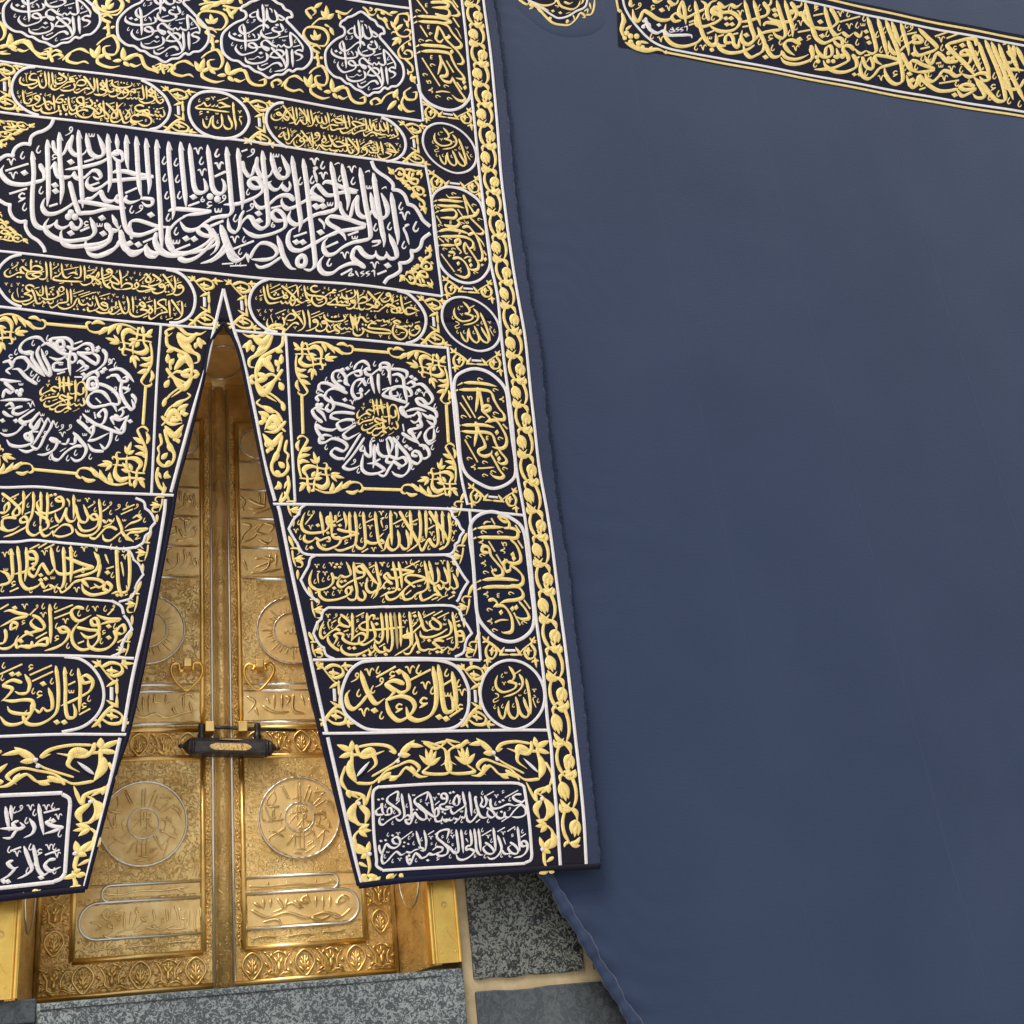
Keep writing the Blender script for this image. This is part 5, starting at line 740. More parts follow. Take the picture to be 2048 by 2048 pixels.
SQUARE_CORNER = (t2(570, 670, 180), '''l2.2 17 18 10 9;l2.2 21 17 21 8;l2.2 20 17 11 18;S.9 16 18 30 18 38 17 44 22 43 32 44 37 49 38 48 35;l2.6 28 18 36 15 43 20 44 32;S.9 20 16 21 26 19 33 24 38 36 37 44 37 45 43 41 43;l2.6 21 26 18 33 24 38 36 38;S.7 12 24 24 24 30 26;S.7 26 10 28 20 30 26;l1.4 23 10 28 13;l2 28 24 38 26;l2 26 26 31 33;l1.8 30 26 38 33
S.7 32 28 34 36 34 42;S.7 36 30 44 30 48 30;l1.8 48 30 54 23;l2 49 30 63 28;l1.8 48 31 59 33;l1.8 33 42 27 47;l2 34 42 32 56;l1.8 34 42 38 51;S.9 28 13 38 10 48 11 56 15 64 20 72 24 80 23 82 17 78 14 74 15;l2.2 44 11 48 16 49 22;l2.2 50 13 56 17 60 24;l2.4 58 16 64 20 70 26;l2 62 13 70 12 77 16
S.9 14 25 13 34 14 46 18 55 24 64 27 70 22 74 16 71 16 68;l2.2 14 40 18 44 26 43;l2.2 15 46 19 50 28 52;l2.4 19 55 24 58 31 61;l2 15 55 14 62 18 69''')
SQ_REF = [(598.8, 698), (705, 700), (606, 792)]
SQ_AT = [SQ_REF, [(882, 721), (777, 703), (891, 809)], [(610, 970.5), (725, 977), (605, 872)], [(904, 981), (803, 981), (899, 888)]]
SQ_AT_LEFT = [[(293, 670), (173.6, 650), (293, 772)], [(278, 960), (154, 948), (286, 854)], [(-22, 641), (91, 648), (-20, 740)], [(-48, 930), (66, 939), (-42, 835)]]
SQ_BARS = [(707, 701.5, 777, 706), (603.5, 793, 606, 868), (892, 811, 896.5, 886), (725, 978, 803, 980.5)]
SQ_BARS_LEFT = [(93, 648, 175, 654), (291.5, 772, 286, 850), (67, 939, 154, 948)]

SPANDREL = ((860, 1024, 512), '''S 41 97 46 100 52 105 54 108;S 45 99 42 104 43 110 47 111 50 106 48 101;l1.8 47 102 46 109;l1.3 44 105 50 105;l1.5 43 110 43 117;l1.2 43 112 40 113;l1.2 43 112 46 114;l1.5 43 99 39 94;l1.2 42 98 39 99;l1.2 43 98 44 94;S 52 108 60 108;l1.5 52 109 56 102;S 80 97 75 100 69 105 67 108;S 76 100 79 105 78 110 74 111 71 106 73 102
l1.8 74 102 74 109;l1.3 71 105 77 105;l1.5 79 110 80 118;l1.2 79 112 76 114;l1.2 79 112 82 113;l1.5 76 100 79 94;l1.2 77 98 75 95;l1.2 77 98 80 99;S 60 108 70 108;l1.5 69 109 64 102''')
SPAN_REF = [(983, 1302), (1057.4, 1302)]
SPAN_AT = [SPAN_REF, [(862, 225), (931, 234.5)], [(875, 362), (947, 370)], [(903, 574), (972, 580)], [(919, 719), (989, 723.5)], [(952, 993), (1021, 998)],
  [(358, 253), (355, 189.5)], [(520, 280), (516, 214)], [(831, 315), (825, 257)], [(10, 204), (8, 138)], [(409.5, 638), (408, 569)], [(486, 644.5), (481, 575.6)], [(870, 676), (864.5, 608.7)],
  [(953, 1435), (946.7, 1348.7)], [(672, 1432), (667, 1343)], [(222.6, 1433.5), (222.6, 1340.7)]]
SIDE_SPRIG = (t2(570, 1005, 200), 'l2 4 36 10 50;S.8 6 50 14 50 16 54 13 57;l1.8 10 61 22 61;l1.6 12 61 20 57;l1.6 12 61 20 65;S.8 12 63 19 66 18 70 13 70;S.8 8 52 9 60 12 70;l1.8 14 73 14 84', (592, 1117))
SPRIG_AT = [((592, 1117), 1, 1), ((631, 1219), 1, 1), ((918, 1114), -1, 1), ((931, 1215), -1, 1), ((289, 1106), -1, 1), ((268, 1209), -1, 1),
  ((915, 1022), -1, .8), ((632, 1300), 1, .8), ((945, 1302), -1, .8), ((583, 1020), 1, .8), ((318, 1010), -1, .8), ((250, 1300), -1, .8)]
FOOT_ORN = (t2(640, 1450, 470), '''l2.4 15 12 8 9;l2.4 15 12 15 7;l2.2 15 13 9 15;S 12 14 24 14 26 18 22 22;S 15 12 15 20 17 27;l2.8 19 13 24 12 26 17;l2.8 14 16 14 22 17 27;S 17 9 18 13 21 15 30 12;S 18 10 25 9 32 10 35 13 32 12;S 24 24 34 18 38 14;l2.6 37 14 44 7;l2.4 37 14 42 14;l2 40 9 48 10;S 27 27 30 22 36 19 42 17 46 20 43 24
S 12 19 10 26 13 31;S 17 27 24 27 28 24 30 22;S 30 24 36 24 40 20 46 24 50 24;l1.8 51 19 46 14;l1.8 51 19 49 11;l1.8 51 19 52 10;l1.8 51 19 54 12;l1.8 51 19 56 15;S 51 19 48 22 54 23 60 22 60 17 56 19;S 60 18 60 12 66 9 70 8;S 48 8 54 11 58 8 52 9;l2 33 22 28 26;l2 36 24 32 26;l2 44 23 42 19
S 13 31 20 33 21 37 24 28;S 20 33 17 36 16 42 18 46 22 46;l3 17 36 14 42 17 46;l2.6 18 37 22 41 21 46;l2.4 13 30 14 34;S 13 31 18 34;l2 18 49 23 46;l2 18 49 22 52;l1.8 18 49 24 49;S 18 49 16 52 17 57 22 60;l3 16 52 16 57 20 60;l2.4 22 60 17 55;l2.2 22 60 19 62;l2.2 22 60 23 54;S 22 60 23 66 22 70;S 18 64 22 66;l2.2 22 70 19 71;l2.2 22 70 27 71''')
FOOT_REF = [(700, 1501.6), (859.5, 1527.5), (734.7, 1708)]
FOOT_AT = [('right', FOOT_REF), ('right', [(1077, 1495), (932.7, 1525), (1085.5, 1700)])]
FOOT_AT_LEFT = ([(700, 1501.6), (799, 1519), (734.7, 1708)], [(207, 1497), (71, 1530), (156, 1707)])
FLAP = (t2(310, 640, 350), '''S 12 5 7 7 8 10 11 8;S 8 4 14 4 20 9 28 9 32 7;S 26 8 20 12 14 8;l3 14 8 20 13 27 8;l2.6 27 11 29 18;l2 27 13 32 15;l2 26 14 25 18;S 14 9 16 15 20 19 27 22 27 26 24 27;l2.2 15 12 23 17;l2.2 17 16 25 20;S 7 10 8 16 14 19 20 22 23 28 22 36 18 40 10 46 5 52;l2.2 12 18 7 20;l2.4 14 21 20 27;l3 12 31 19 24 23 31
l3 11 35 18 42 24 35;S 7 30 12 36 20 39;S 8 36 14 32 22 35;l2.2 16 34 23 30;l2.2 16 34 24 35;l1.8 24 31 28 34;l1.8 24 36 28 33;l2.2 8 27 8 21;l2.2 9 28 12 24;S.8 10 31 9 26;l2.4 6 42 9 37;S 22 40 16 44 10 48;S 6 60 10 54 18 50 22 47 20 45;l2.2 11 54 19 49;l2.2 14 56 21 52;l2 5 54 7 48;l3 7 62 12 57 17 63;l3 6 66 12 72 18 65;S 4 60 10 65 17 64
S 4 66 10 61 16 60;l2.2 9 63 16 62;l2 16 59 19 54;l2 17 59 21 58;S.8 15 68 16 72 14 74;l2 14 74 11 75;l2 14 74 15 77;S 6 68 8 76 12 84 10 90 5 91 2 88 3 82;S.9 3 71 4 77 2 80 3 84;l2.2 4 87 8 83;S.9 8 78 9 82;S 2 92 1 98 3 104 6 106 5 101;l2 6 99 8 94;l2 6 97 10 98;S.9 2 95 4 99;l2.4 8 76 12 84;l2 10 88 6 91''')
FLAP_RIGHT = ([(366, 749), (345, 845), (403, 688)], [(530.5, 757), (549, 859), (494, 694)])
NUR_ORN = ((512, 0, 512), '''S 13 67 12 63 16 61 19 63 16 65;S 19 66 24 60 30 58 36 62;S 24 60 22 66 28 69 33 68 36 70;l2.6 40 66 42 56;l2.4 40 66 36 58;l2 41 66 47 63;S 41 66 42 70 50 74 56 73;S 40 56 44 52 50 50 54 58 52 64 46 63 45 58 49 57;l1.8 46 64 50 68;l2.6 58 69 57 59;l2.4 58 69 67 64;l2 57 69 51 69;l2 58 70 62 74;S 60 68 68 66 72 74 76 77 82 77 82 73 78 74;S 62 72 66 74 70 72
S 48 40 44 38 42 36 46 34 49 37;S 46 40 47 46 48 50;l1.6 47 43 43 44;l1.6 48 44 51 43;l1.8 48 47 46 50;S 47 34 40 32 36 26 38 21 44 20 52 22 55 28 52 34 47 34;l2 46 30 44 22;l2 45 30 41 26;l2 46 30 49 25;S 42 19 48 14 54 14;l2.6 54 14 53 4;l2.4 54 14 49 8;l2.4 54 14 59 10;l2 56 20 59 26;S.8 52 18 56 20;S 42 14 38 8 42 6 45 9 42 12;l2 44 6 50 2;S 60 8 68 10 73 6;S 64 14 62 10''')
NUR_ORN_REF = [(623, 164), (665.7, 175)]
NUR_ORN_AT = ['fourth', 'third', 'second', 'first']
NUR_END = [((640, 10, 192), '''S 86 3 93 8 100 18 108 19 114 13;S 100 4 105 8 102 11 98 9;S 114 13 112 8 120 9 130 13 140 19 146 22;S 116 18 118 24 126 28 132 34 137 45 142 49;l2 128 24 137 33;l2 122 13 131 19;l3 150 42 158 19;l2.6 152 47 142 32;l2.6 154 49 167 39;l2.4 149 46 158 51;S 156 20 168 18 178 22 178 34 172 34 168 28;l2.2 174 33 178 47;l2.2 140 16 157 14;l1.6 170 18 179 17
S 152 50 158 60 168 64 178 62 182 54 174 50 168 54;S 154 54 146 54 144 58;l2.8 162 65 145 81;l2.2 160 66 145 68;l2.2 162 66 160 79;S 180 62 182 70 172 76 162 84 158 92 162 104 170 108;l2.2 168 79 166 93;l2 178 75 183 83;S 174 90 184 94 186 104 178 108 168 106;S 174 90 170 96 176 99;S 170 106 178 114 186 124 186 134 178 134 176 128;l2 178 133 178 141;S 184 138 184 146;l2.4 184 141 192 159''', 4.2),
 ((512, 0, 512), '''S 88 79 87 76 91 74 94 77 90 79;S 94 78 98 72 104 70 108 76;l2.8 104 74 107 67;l2.6 106 76 99 83;l2.4 108 79 110 84;S 117 66 112 70 114 75 120 75 121 70 118 70;S 112 72 110 78 114 84 120 84;l2.2 118 62 117 56;l2.2 118 60 121 58''', 2.1),
 ((0, 0, 512), 'l2.6 5 35 9 25;l2.6 5 34 13 35;S 10 33 18 31 24 36 30 42 36 43 36 38 31 39;S 0 36 6 34;S 0 40 8 40;S 0 17 4 20 4 26;S 39 44 38 40 42 37 46 39 42 41', 2.1), ((0, 0, 512), 'l2.6 151 8 161 3;l2.6 160 5 169 0;S 150 4 158 2 170 2;l2.2 173 12 180 6;l2.2 174 11 171 5;S 168 4 180 6 190 2', 2.1), ((0, 0, 512), 'S 72 0 74 6 82 10 90 8 92 2;l2 82 5 82 -2;l2 80 3 85 0', 2.1), ((0, 0, 512), 'S 124 56 123 52 128 49 132 52 128 54;S 115 50 119 54 115 54', 2.1)]
BIG_CORNER = ((600, 310, 256), '''S 143 26 148 21 155 22 158 28 155 35 147 36 143 30;l1.8 150 32 150 24;l1.8 147 30 157 29;l2 142 30 132 18;l1.5 140 29 133 26;l1.5 141 29 140 21;S 158 22 166 22 174 24 180 22;S 155 36 160 44 168 50;S 150 38 158 40 172 38;S 166 24 164 34 168 42 176 44 178 38 170 34;l2.4 159 29 166 36 177 36;S 180 24 184 30 182 36;S 168 50 176 48 186 52 186 58 180 60 174 55
l1.8 180 55 176 49;l1.8 169 52 161 50;l1.6 173 57 167 63;S 170 50 174 58 180 66 186 70 188 76 182 78 180 72;S 188 76 188 82;l2 187 77 190 89;l1.6 187 79 182 84;l1.5 188 79 192 82;l1.6 186 62 191 60;l2 159 45 153 40;l2 166 46 157 48;l2 175 64 167 62;l2 176 30 184 22;l1.8 172 26 168 34''')
BIGC_REF = [(775, 335), (843.8, 341.8), (849, 426.6)]
BIGC_AT = [BIGC_REF, [(798, 563.7), (866, 574), (859, 488)], [(70, 245), (-3, 238), (5, 295.5)], [(57, 487.7), (-6, 478), (-4, 420)]]
F_ = (0, 0, 193.2)          # plain photo pixels
T00, T10, T01, T11 = (0, 0, 512), (512, 0, 512), (0, 512, 512), (512, 512, 512)
T02, T12 = (0, 1024, 512), (512, 1024, 512)

EDGE = [(973, -90), (986, 0), (997, 79.5), (1011, 201), (1022, 305), (1036.5, 450), (1048, 516), (1061, 605), (1075.6, 671), (1083.6, 724), (1093, 830), (1107, 946), (1117, 1028), (1138, 1156), (1147.5, 1257), (1159.5, 1355), (1167.4, 1421), (1177, 1530), (1189, 1647), (1194, 1695), (1197, 1733)]
V1 = [(911, -100), (923, 0), (941, 170), (959, 337), (980, 512), (995, 591), (1001.4, 660), (1012, 750), (1022.6, 830), (1033, 936), (1048, 1024), (1061.4, 1130), (1072, 1236), (1085, 1342), (1095, 1448), (1101, 1488), (1104, 1536), (1112, 1642), (1118, 1733)]
V2 = [(954, -100), (966.5, 0), (986.4, 159), (1002, 344.5), (1014, 450.6), (1023, 512), (1037, 599.5), (1052, 687), (1065, 811), (1078, 925), (1095, 1024), (1110, 1138), (1125, 1255), (1138, 1374), (1148, 1461), (1156, 1536), (1165, 1642), (1170, 1732)]
VINE_Y = [-49, -9, 30.5, 70, 108.7, 147, 188, 228, 270, 313, 360, 403, 448, 493, 541, 586, 636.5, 685.6, 734.6, 783.7, 834, 883, 936, 989, 1048, 1099.5, 1155, 1209.5, 1269, 1326, 1386, 1445, 1520, 1581, 1652.6, 1719]
GAP_L = [(448, 644), (421.4, 684), (408, 750), (392, 817), (371, 904), (355, 962), (350, 989), (344.5, 1024), (326, 1117), (302, 1249), (281, 1355), (254.5, 1472), (233, 1536), (170, 1779)]
GAP_R = [(448, 644), (474.5, 692), (495.6, 777), (512, 860), (541, 1000), (549, 1024), (578, 1172), (605, 1302), (642, 1464), (659, 1536), (718, 1771)]
RIB_L = [(447, 578), (429, 655), (411, 737), (387, 817), (342, 984)], [(331, 998), (329, 1024), (307, 1156), (286, 1262), (265, 1355), (246, 1464)], [(240, 1477), (226.5, 1536), (169, 1777)]
RIB_R = [(447, 578), (466, 652), (485, 713), (512, 830), (528, 920), (550, 1002)], [(556, 1012), (559.7, 1024), (589, 1170), (618, 1302), (654, 1464)], [(656, 1474), (669.7, 1536), (722, 1769)]
# straight white ribbons, in photo pixels
LINES = [[(-150, 101), (0, 121.5), (512, 190), (843, 242.5)], [(814, -80), (819.5, 0), (830, 106), (840, 183), (846.5, 243)], [(-150, 203), (0, 222), (512, 288), (852.5, 332)], [(852, 332), (863, 397.5), (868.5, 456), (876, 515), (885, 592)],
 [(-150, 492), (0, 503.5), (331, 536), (512, 556), (711, 572), (885, 592)], [(-150, 602), (0, 616), (329, 650), (427, 657.5)], [(469, 661), (512, 665), (897.6, 695)], [(896, 694), (908, 830), (922, 955), (934, 1012)],
 [(571.5, 668), (590, 1004)], [(322, 648), (314, 760), (303, 988)], [(-150, 962), (0, 975), (75, 974), (185, 985), (352, 990)], [(543, 1008), (700, 1012), (910, 1021), (1050, 1031)],
 [(937.5, 1020), (943, 1090), (950, 1183), (960, 1322)], [(626, 1319), (800, 1317), (960, 1322)], [(641, 1466), (760, 1465), (1024, 1460), (1098, 1461)], [(-150, 1313), (0, 1312), (150, 1313), (268, 1317)], [(-150, 1478), (0, 1474), (130, 1470), (253, 1470)],
 [(548, 1010), (600, 1010)], [(512, -6), (667, -6), (700, -1), (822, 18)]]
# ================================================================== ground and stone wall
g = MB(); g.add([(-150, -150, 0), (150, -150, 0), (150, 150, 0), (-150, 150, 0)], [(0, 1, 2, 3)])
tag(g.build('marble_pavement', M['marble'], smooth=False), kind='structure')

wall = empty('stone_wall', (0.65, D_WALL, 0))
tag(wall, 'grey granite block wall with cream mortar joints round the golden door', 'wall')
wall_inv = Matrix.Translation((-0.65, -D_WALL, 0))
def under(o, root_inv):
    o.matrix_parent_inverse = root_inv
    return o
E_ = EYE
DX0, DX1 = -0.24, 1.645              # outer edges of the gilt frame
def slab(name, a, b, mat, root, inv, bevel=0.006):
    m = MB(); m.box(a, b)
    return under(m.build(name, mat, root, smooth=False, bevel=bevel), inv)
back = MB()
yb0, yb1 = D_WALL + 0.014, D_WALL + 1.0
back.box((-6, yb0, 0), (DX0, yb1, 12)); back.box((DX1, yb0, 0), (9, yb1, 12))
back.box((DX0, yb0, 0), (DX1, yb1, E_ + 0.50)); back.box((DX0, yb0, E_ + 3.86), (DX1, yb1, 12))
under(back.build('mortar', M['mortar'], wall, smooth=False), wall_inv)
# sill under the door and the blocks beside it
sill = MB(); sill.box((-0.112, D_WALL - 0.035, E_ + 0.01), (DX1 - 0.012, D_WALL + 0.45, E_ + 0.528))
sill.box((-0.9, D_WALL - 0.035, E_ + 0.01), (-0.1125, D_WALL + 0.4, E_ + 0.455))
so_ = under(sill.build('sill', M['granite'], wall, smooth=False, bevel=0.008), wall_inv); tag(so_, 'speckled grey granite sill')
gro = MB(); gro.box((-0.1, D_WALL - 0.0385, E_ + 0.500), (DX1 - 0.11, D_WALL - 0.030, E_ + 0.504))
under(gro.build('groove', M['lock_metal'], wall, smooth=False), wall_inv)
def block(x0, x1, z0, z1, mat, seed, y=D_WALL):
    """a dressed stone with slightly uneven arrises"""
    rnd = random.Random(seed)
    m = MB(); n = 14
    top = [(x0 + (x1 - x0) * i / n, z1 + rnd.uniform(-.004, .004)) for i in range(n + 1)]
    bot = [(x0 + (x1 - x0) * i / n, z0 + rnd.uniform(-.004, .004)) for i in range(n + 1)]
    V = [(p[0], y + 0.0015 * math.sin(7 * p[0]), p[1]) for p in top] + [(p[0], y + 0.0015 * math.sin(5 * p[0]), p[1]) for p in bot]
    V += [(p[0], y + 0.1, p[1]) for p in top] + [(p[0], y + 0.1, p[1]) for p in bot]
    k = n + 1; F = []
    for i in range(n):
        F += [(i, k + i, k + i + 1, i + 1), (2*k + i, i, i + 1, 2*k + i + 1), (k + i, 3*k + i, 3*k + i + 1, k + i + 1)]
    F += [(0, 2*k, 3*k, k), (n, k + n, 3*k + n, 2*k + n)]
    m.add(V, F)
    return under(m.build('stone_block', mat, wall, smooth=False, bevel=0.006), wall_inv)
xs = [1.690, 2.215, 2.262, 3.1, 3.15, 4.2]
tag(block(1.690, 2.215, E_ + 0.478, E_ + 1.25, M['dark_stone'], 1), 'rough dark speckled block right of the door')
tag(block(1.690, 2.9, E_ - 0.35, E_ + 0.425, M['smooth_stone'], 2), 'smooth dark grey block below the rough one')
block(2.262, 3.1, E_ + 0.478, E_ + 1.25, M['dark_stone'], 3)
block(DX0 - 0.85, DX0 - 0.03, E_ + 0.62, E_ + 1.35, M['granite'], 4)
block(DX0 - 0.85, -0.116, E_ + 0.462, E_ + 0.553, M['smooth_stone'], 5)
block(DX0 + 0.12, 0.70, E_ - 0.70, E_ - 0.02, M['granite'], 6)
block(0.74, 1.65, E_ - 0.70, E_ - 0.02, M['granite'], 7)
for r_ in range(4):                                       # rows above and beside, behind the cloth
    for i in range(5):
        block(1.69 + 1.0 * i + 0.4 * (r_ % 2), 2.64 + 1.0 * i + 0.4 * (r_ % 2), E_ + 1.30 + 0.75 * r_, E_ + 2.0 + 0.75 * r_, M['dark_stone'], 20 + 7 * r_ + i)
# ================================================================== black cover cloth
cover = empty('silk_covering', (3.0, D_COVER, 4))
tag(cover, 'huge dark navy silk covering hung over the wall right of the embroidered curtain', 'wall cloth')
cinv = Matrix.Translation((-3.0, -D_COVER, -4))
HEM = np.array([un((x, y), D_COVER - 0.03)[0] for x, y in [(1030, 1652), (1058, 1700), (1085.5, 1745), (1125, 1809), (1165, 1880.5), (1199.5, 1939), (1231, 1997), (1263, 2048), (1305, 2115), (1360, 2210)]])
nz, nx = 420, 300
zb, zt = HEM[-1, 1], 11.5
V, F, U = [], [], []
for j in range(nz + 1):
    t_ = j / nz
    z = zb + (zt - zb) * t_ ** 1.15
    xl = np.interp(z, HEM[::-1, 1], HEM[::-1, 0]) if z < HEM[0, 1] else HEM[0, 0] - 0.0
    for i in range(nx + 1):
        x = xl + (9.0 - xl) * (i / nx) ** 1.6
        X, Z = np.array([x]), np.array([z])
        d = wave_cover(X, Z)[0]
        e = math.exp(-((x - xl) / 0.10) ** 2) if z < HEM[0, 1] + .1 else 0.0
        d -= 0.018 * e * (1 + 0.5 * math.sin(z * 40 + x * 9))
        d += 0.0011 * math.sin(x * 23 + 2.2 * math.sin(z * 1.7)) * max(0, 1 - abs(z - 2.6) / 1.2)
        ex = 2.46 - 0.0 * z
        if x < ex + 0.9: d += 0.0011 * math.exp(-((x - ex) / 0.38) ** 2) * math.sin((x * 0.8 + z * 1.0) * 34 + 6 * math.sin(z * 1.9 + x) + 3 * math.sin(x * 11 - z * 3)) * (0.5 + 0.5 * math.sin(z * 3.1 + 1))
        V.append((x, D_COVER + d, z)); U.append((x, z))
for j in range(nz):
    for i in range(nx):
        a = j * (nx + 1) + i
        F.append((a, a + 1, a + nx + 2, a + nx + 1))
m = MB(); m.add(V, F, U)
under(m.build('cloth', M['cover_cloth'], cover), cinv)
# rolled lower hem
m = MB(); hp = spline(HEM / 0.0024, 4.0) * 0.0024
rr = 0.026 + 0.004 * np.sin(np.arange(len(hp)) * 0.31) + 0.002 * np.sin(np.arange(len(hp)) * 0.83)
hd = D_COVER + wave_cover(hp[:, 0], hp[:, 1]) - 0.034 + 0.004 * np.sin(np.arange(len(hp)) * 0.17)
m.tube(np.stack([hp[:, 0] + 0.003 * np.sin(np.arange(len(hp)) * 0.23), hd, hp[:, 1]], 1), rr, 12)
under(m.build('rolled_hem', M['cover_cloth'], cover), cinv)
# seams between the widths of silk
for sx_ in ((1314, 392), (1626, 657), (1908, 657)):
    x = un(sx_, D_COVER)[0, 0]
    m = MB(); zz = np.linspace(zb + 0.05, 11, 220)
    xx = x + 0.004 * np.sin(zz * 2.1 + x) + 0.002 * np.sin(zz * 9)
    dd = D_COVER + wave_cover(xx, zz)
    hk = 2.0 if sx_[0] > 1800 else 0.9
    P_ = [(-0.010, 0.001), (-0.003, -0.0016 * hk), (0.002, -0.0022 * hk), (0.009, 0.001)]
    vv = np.concatenate([np.stack([xx + o, dd + h, zz], 1)[:, None] for o, h in P_], 1)
    ff = [(i*4+q, i*4+q+1, i*4+q+5, i*4+q+4) for i in range(len(zz) - 1) for q in range(3)]
    m.add(vv.reshape(-1, 3), ff)
    under(m.build('seam', M['cover_cloth'], cover), cinv)
# belt: dark ground, ribbons, lettering
def on(surf, px, lift):
    q = un(px, surf[0]); return np.stack([q[:, 0], surf[0] + surf[1](q[:, 0], q[:, 1]) - lift, q[:, 1]], 1)
def ground(name, top, bot, mat, root, inv, surf, lift, n=60, k=8):
    """strip of cloth between two photo lines, wrapped on its surface"""
    a, b = spline(top, 8), spline(bot, 8)
    ii = np.linspace(0, 1, n)
    a = np.stack([np.interp(ii, np.linspace(0, 1, len(a)), a[:, c]) for c in (0, 1)], 1)
    b = np.stack([np.interp(ii, np.linspace(0, 1, len(b)), b[:, c]) for c in (0, 1)], 1)
    px = np.concatenate([(a + (b - a) * j / k)[None] for j in range(k + 1)], 0)
    V = on(surf, px.reshape(-1, 2), lift)
    F = [(j*n+i, (j+1)*n+i, (j+1)*n+i+1, j*n+i+1) for j in range(k) for i in range(n - 1)]
    m = MB(); m.add(V, F, px.reshape(-1, 2) * 0.0024)
    return under(m.build(name, mat, root), inv)
belt = ground('belt', [(1230, -99), (1420, -59), (1623, -15), (1740, 9), (1840, 31), (2048, 74), (2250, 117)], [(1236, 93), (1300, 103), (1450, 130), (1640, 164), (1840, 199), (2048, 238), (2250, 277)], M['curtain_cloth'], cover, cinv, COVER, 0.004)
tag(belt, 'dark belt with gold calligraphy between double borders')
mb = MB()
for tile, txt in BELT: Pen(tile, 4.1, surf=COVER, mb=mb, high=0.2, lift=0.0055).draw(txt)
under(mb.build('belt_lettering', M['gold_thread'], belt), Matrix.Identity(4))
mb = MB(); Pen(BELT[0][0], 4.0, surf=COVER, mb=mb, high=0.2, lift=0.0065).draw(BELT_WHITE)
under(mb.build('date_lettering', M['silver_thread'], belt), Matrix.Identity(4))
def line(nm, pl, w, mat, parent, lift=0.0055):
    mb = MB(); p = Pen(F_, 1, surf=COVER, mb=mb, lift=lift); q = spline(pl, 5)
    p.ribbon(q, np.full(len(q), w), high=0.12); under(mb.build(nm, mat, parent), Matrix.Identity(4))
line('silver_border', BELT_SILVER, 4.4, M['silver_thread'], belt); line('gold_border', BELT_GOLD, 4.4, M['gold_thread'], belt); line('gold_border', BELT_GOLD2, 4.4, M['gold_thread'], belt)
mb = MB(); Pen(BELT[0][0], 4.2, surf=COVER, mb=mb, high=0.2, lift=0.0055).draw(BELT_CORNER)
under(mb.build('corner_scrolls', M['gold_thread'], belt), Matrix.Identity(4))
# lamp-shaped emblem patch
LT = t2(1020, 0, 200)
rim = spline([(1000, -40), (1040, 22), (1070, 50), (1112, 72), (1150, 76), (1190, 66), (1211, 42), (1207, 0), (1190, -40), (1120, -60), (1050, -60)], 5, True)
c0 = np.array([[1125., 0.]])
m = MB()
V = np.concatenate([on(COVER, rim, 0.0005), on(COVER, rim * 0.93 + c0 * 0.07, 0.006), on(COVER, rim * 0.5 + c0 * 0.5, 0.005), on(COVER, c0, 0.005)])
n = len(rim); F = []
for i in range(n):
    j = (i + 1) % n
    F += [(i, j, n + j, n + i), (n + i, n + j, 2*n + j, 2*n + i), (2*n + i, 2*n + j, 3*n)]
m.add(V, F)
patch = under(m.build('emblem_patch', M['cover_cloth'], cover), cinv)
inner = spline([(1036, -40), (1047, 4), (1070, 22), (1100, 44), (1118, 50), (1135, 46), (1155, 30), (1166, 24), (1176, 0), (1176, -40)], 5, True)
ci = inner.mean(0, keepdims=True); V = np.concatenate([on(COVER, inner, 0.0072), on(COVER, ci, 0.0072)]); n = len(inner)
m = MB(); m.add(V, [(i, (i + 1) % n, n) for i in range(n)])
under(m.build('emblem_ground', M['curtain_cloth'], patch), Matrix.Identity(4))
mb = MB(); Pen(LT, 2.7, surf=COVER, mb=mb, high=0.2, lift=0.0075).draw(LAMP)
under(mb.build('emblem_scrolls', M['gold_thread'], patch), Matrix.Identity(4))
mb = MB(); Pen(LT, 2.2, surf=COVER, mb=mb, high=0.2, lift=0.0085).draw(LAMP_LINE)
under(mb.build('emblem_border', M['silver_thread'], patch), Matrix.Identity(4))

# ================================================================== embroidered door curtain
curtain = empty('door_curtain', (0.65, D_CURT, 4))
tag(curtain, 'black door curtain embroidered with gold and silver calligraphy, slit open over the golden door', 'curtain')
kinv = Matrix.Translation((-0.65, -D_CURT, -4))
def yx(line):
    a = np.array(line, float); return lambda y: np.interp(y, a[:, 1], a[:, 0], left=a[0, 0] + (a[1, 0] - a[0, 0]) / (a[1, 1] - a[0, 1] + 1e-9) * 0)
eR, gL, gR = yx(EDGE), yx(GAP_L), yx(GAP_R)
def edge_x(y): return EDGE[0][0] + (y - EDGE[0][1]) * 0.135 if y < EDGE[0][1] else float(eR(y))
CX0 = -760.0
cm = MB()
def sheet(x0f, x1f, y0f, y1f, nu, nv):
    px = []
    for j in range(nv + 1):
        for i in range(nu + 1):
            u, v = i / nu, j / nv
            y = y0f(u) + (y1f(u) - y0f(u)) * v
            px.append((x0f(y) + (x1f(y) - x0f(y)) * u, y))
    px = np.array(px)
    F = [(j*(nu+1)+i, (j+1)*(nu+1)+i, (j+1)*(nu+1)+i+1, j*(nu+1)+i+1) for j in range(nv) for i in range(nu)]
    cm.add(on(CURT, px, 0), F, px * 0.0024)
sheet(lambda y: CX0, edge_x, lambda u: -620, lambda u: 644.0, 170, 110)
sheet(lambda y: CX0, lambda y: float(gL(y)), lambda u: 644.0, lambda u: 1856 - 78 * u, 110, 120)
sheet(lambda y: float(gR(y)), edge_x, lambda u: 644.0, lambda u: np.interp(u, [0, .2, .7, 1], [1771, 1760, 1741, 1733]), 80, 120)
ck = under(cm.build('backing_cloth', M['curtain_cloth'], curtain), kinv)
sol = ck.modifiers.new('thickness', 'SOLIDIFY'); sol.thickness = 0.012; sol.offset = -1 if True else 1
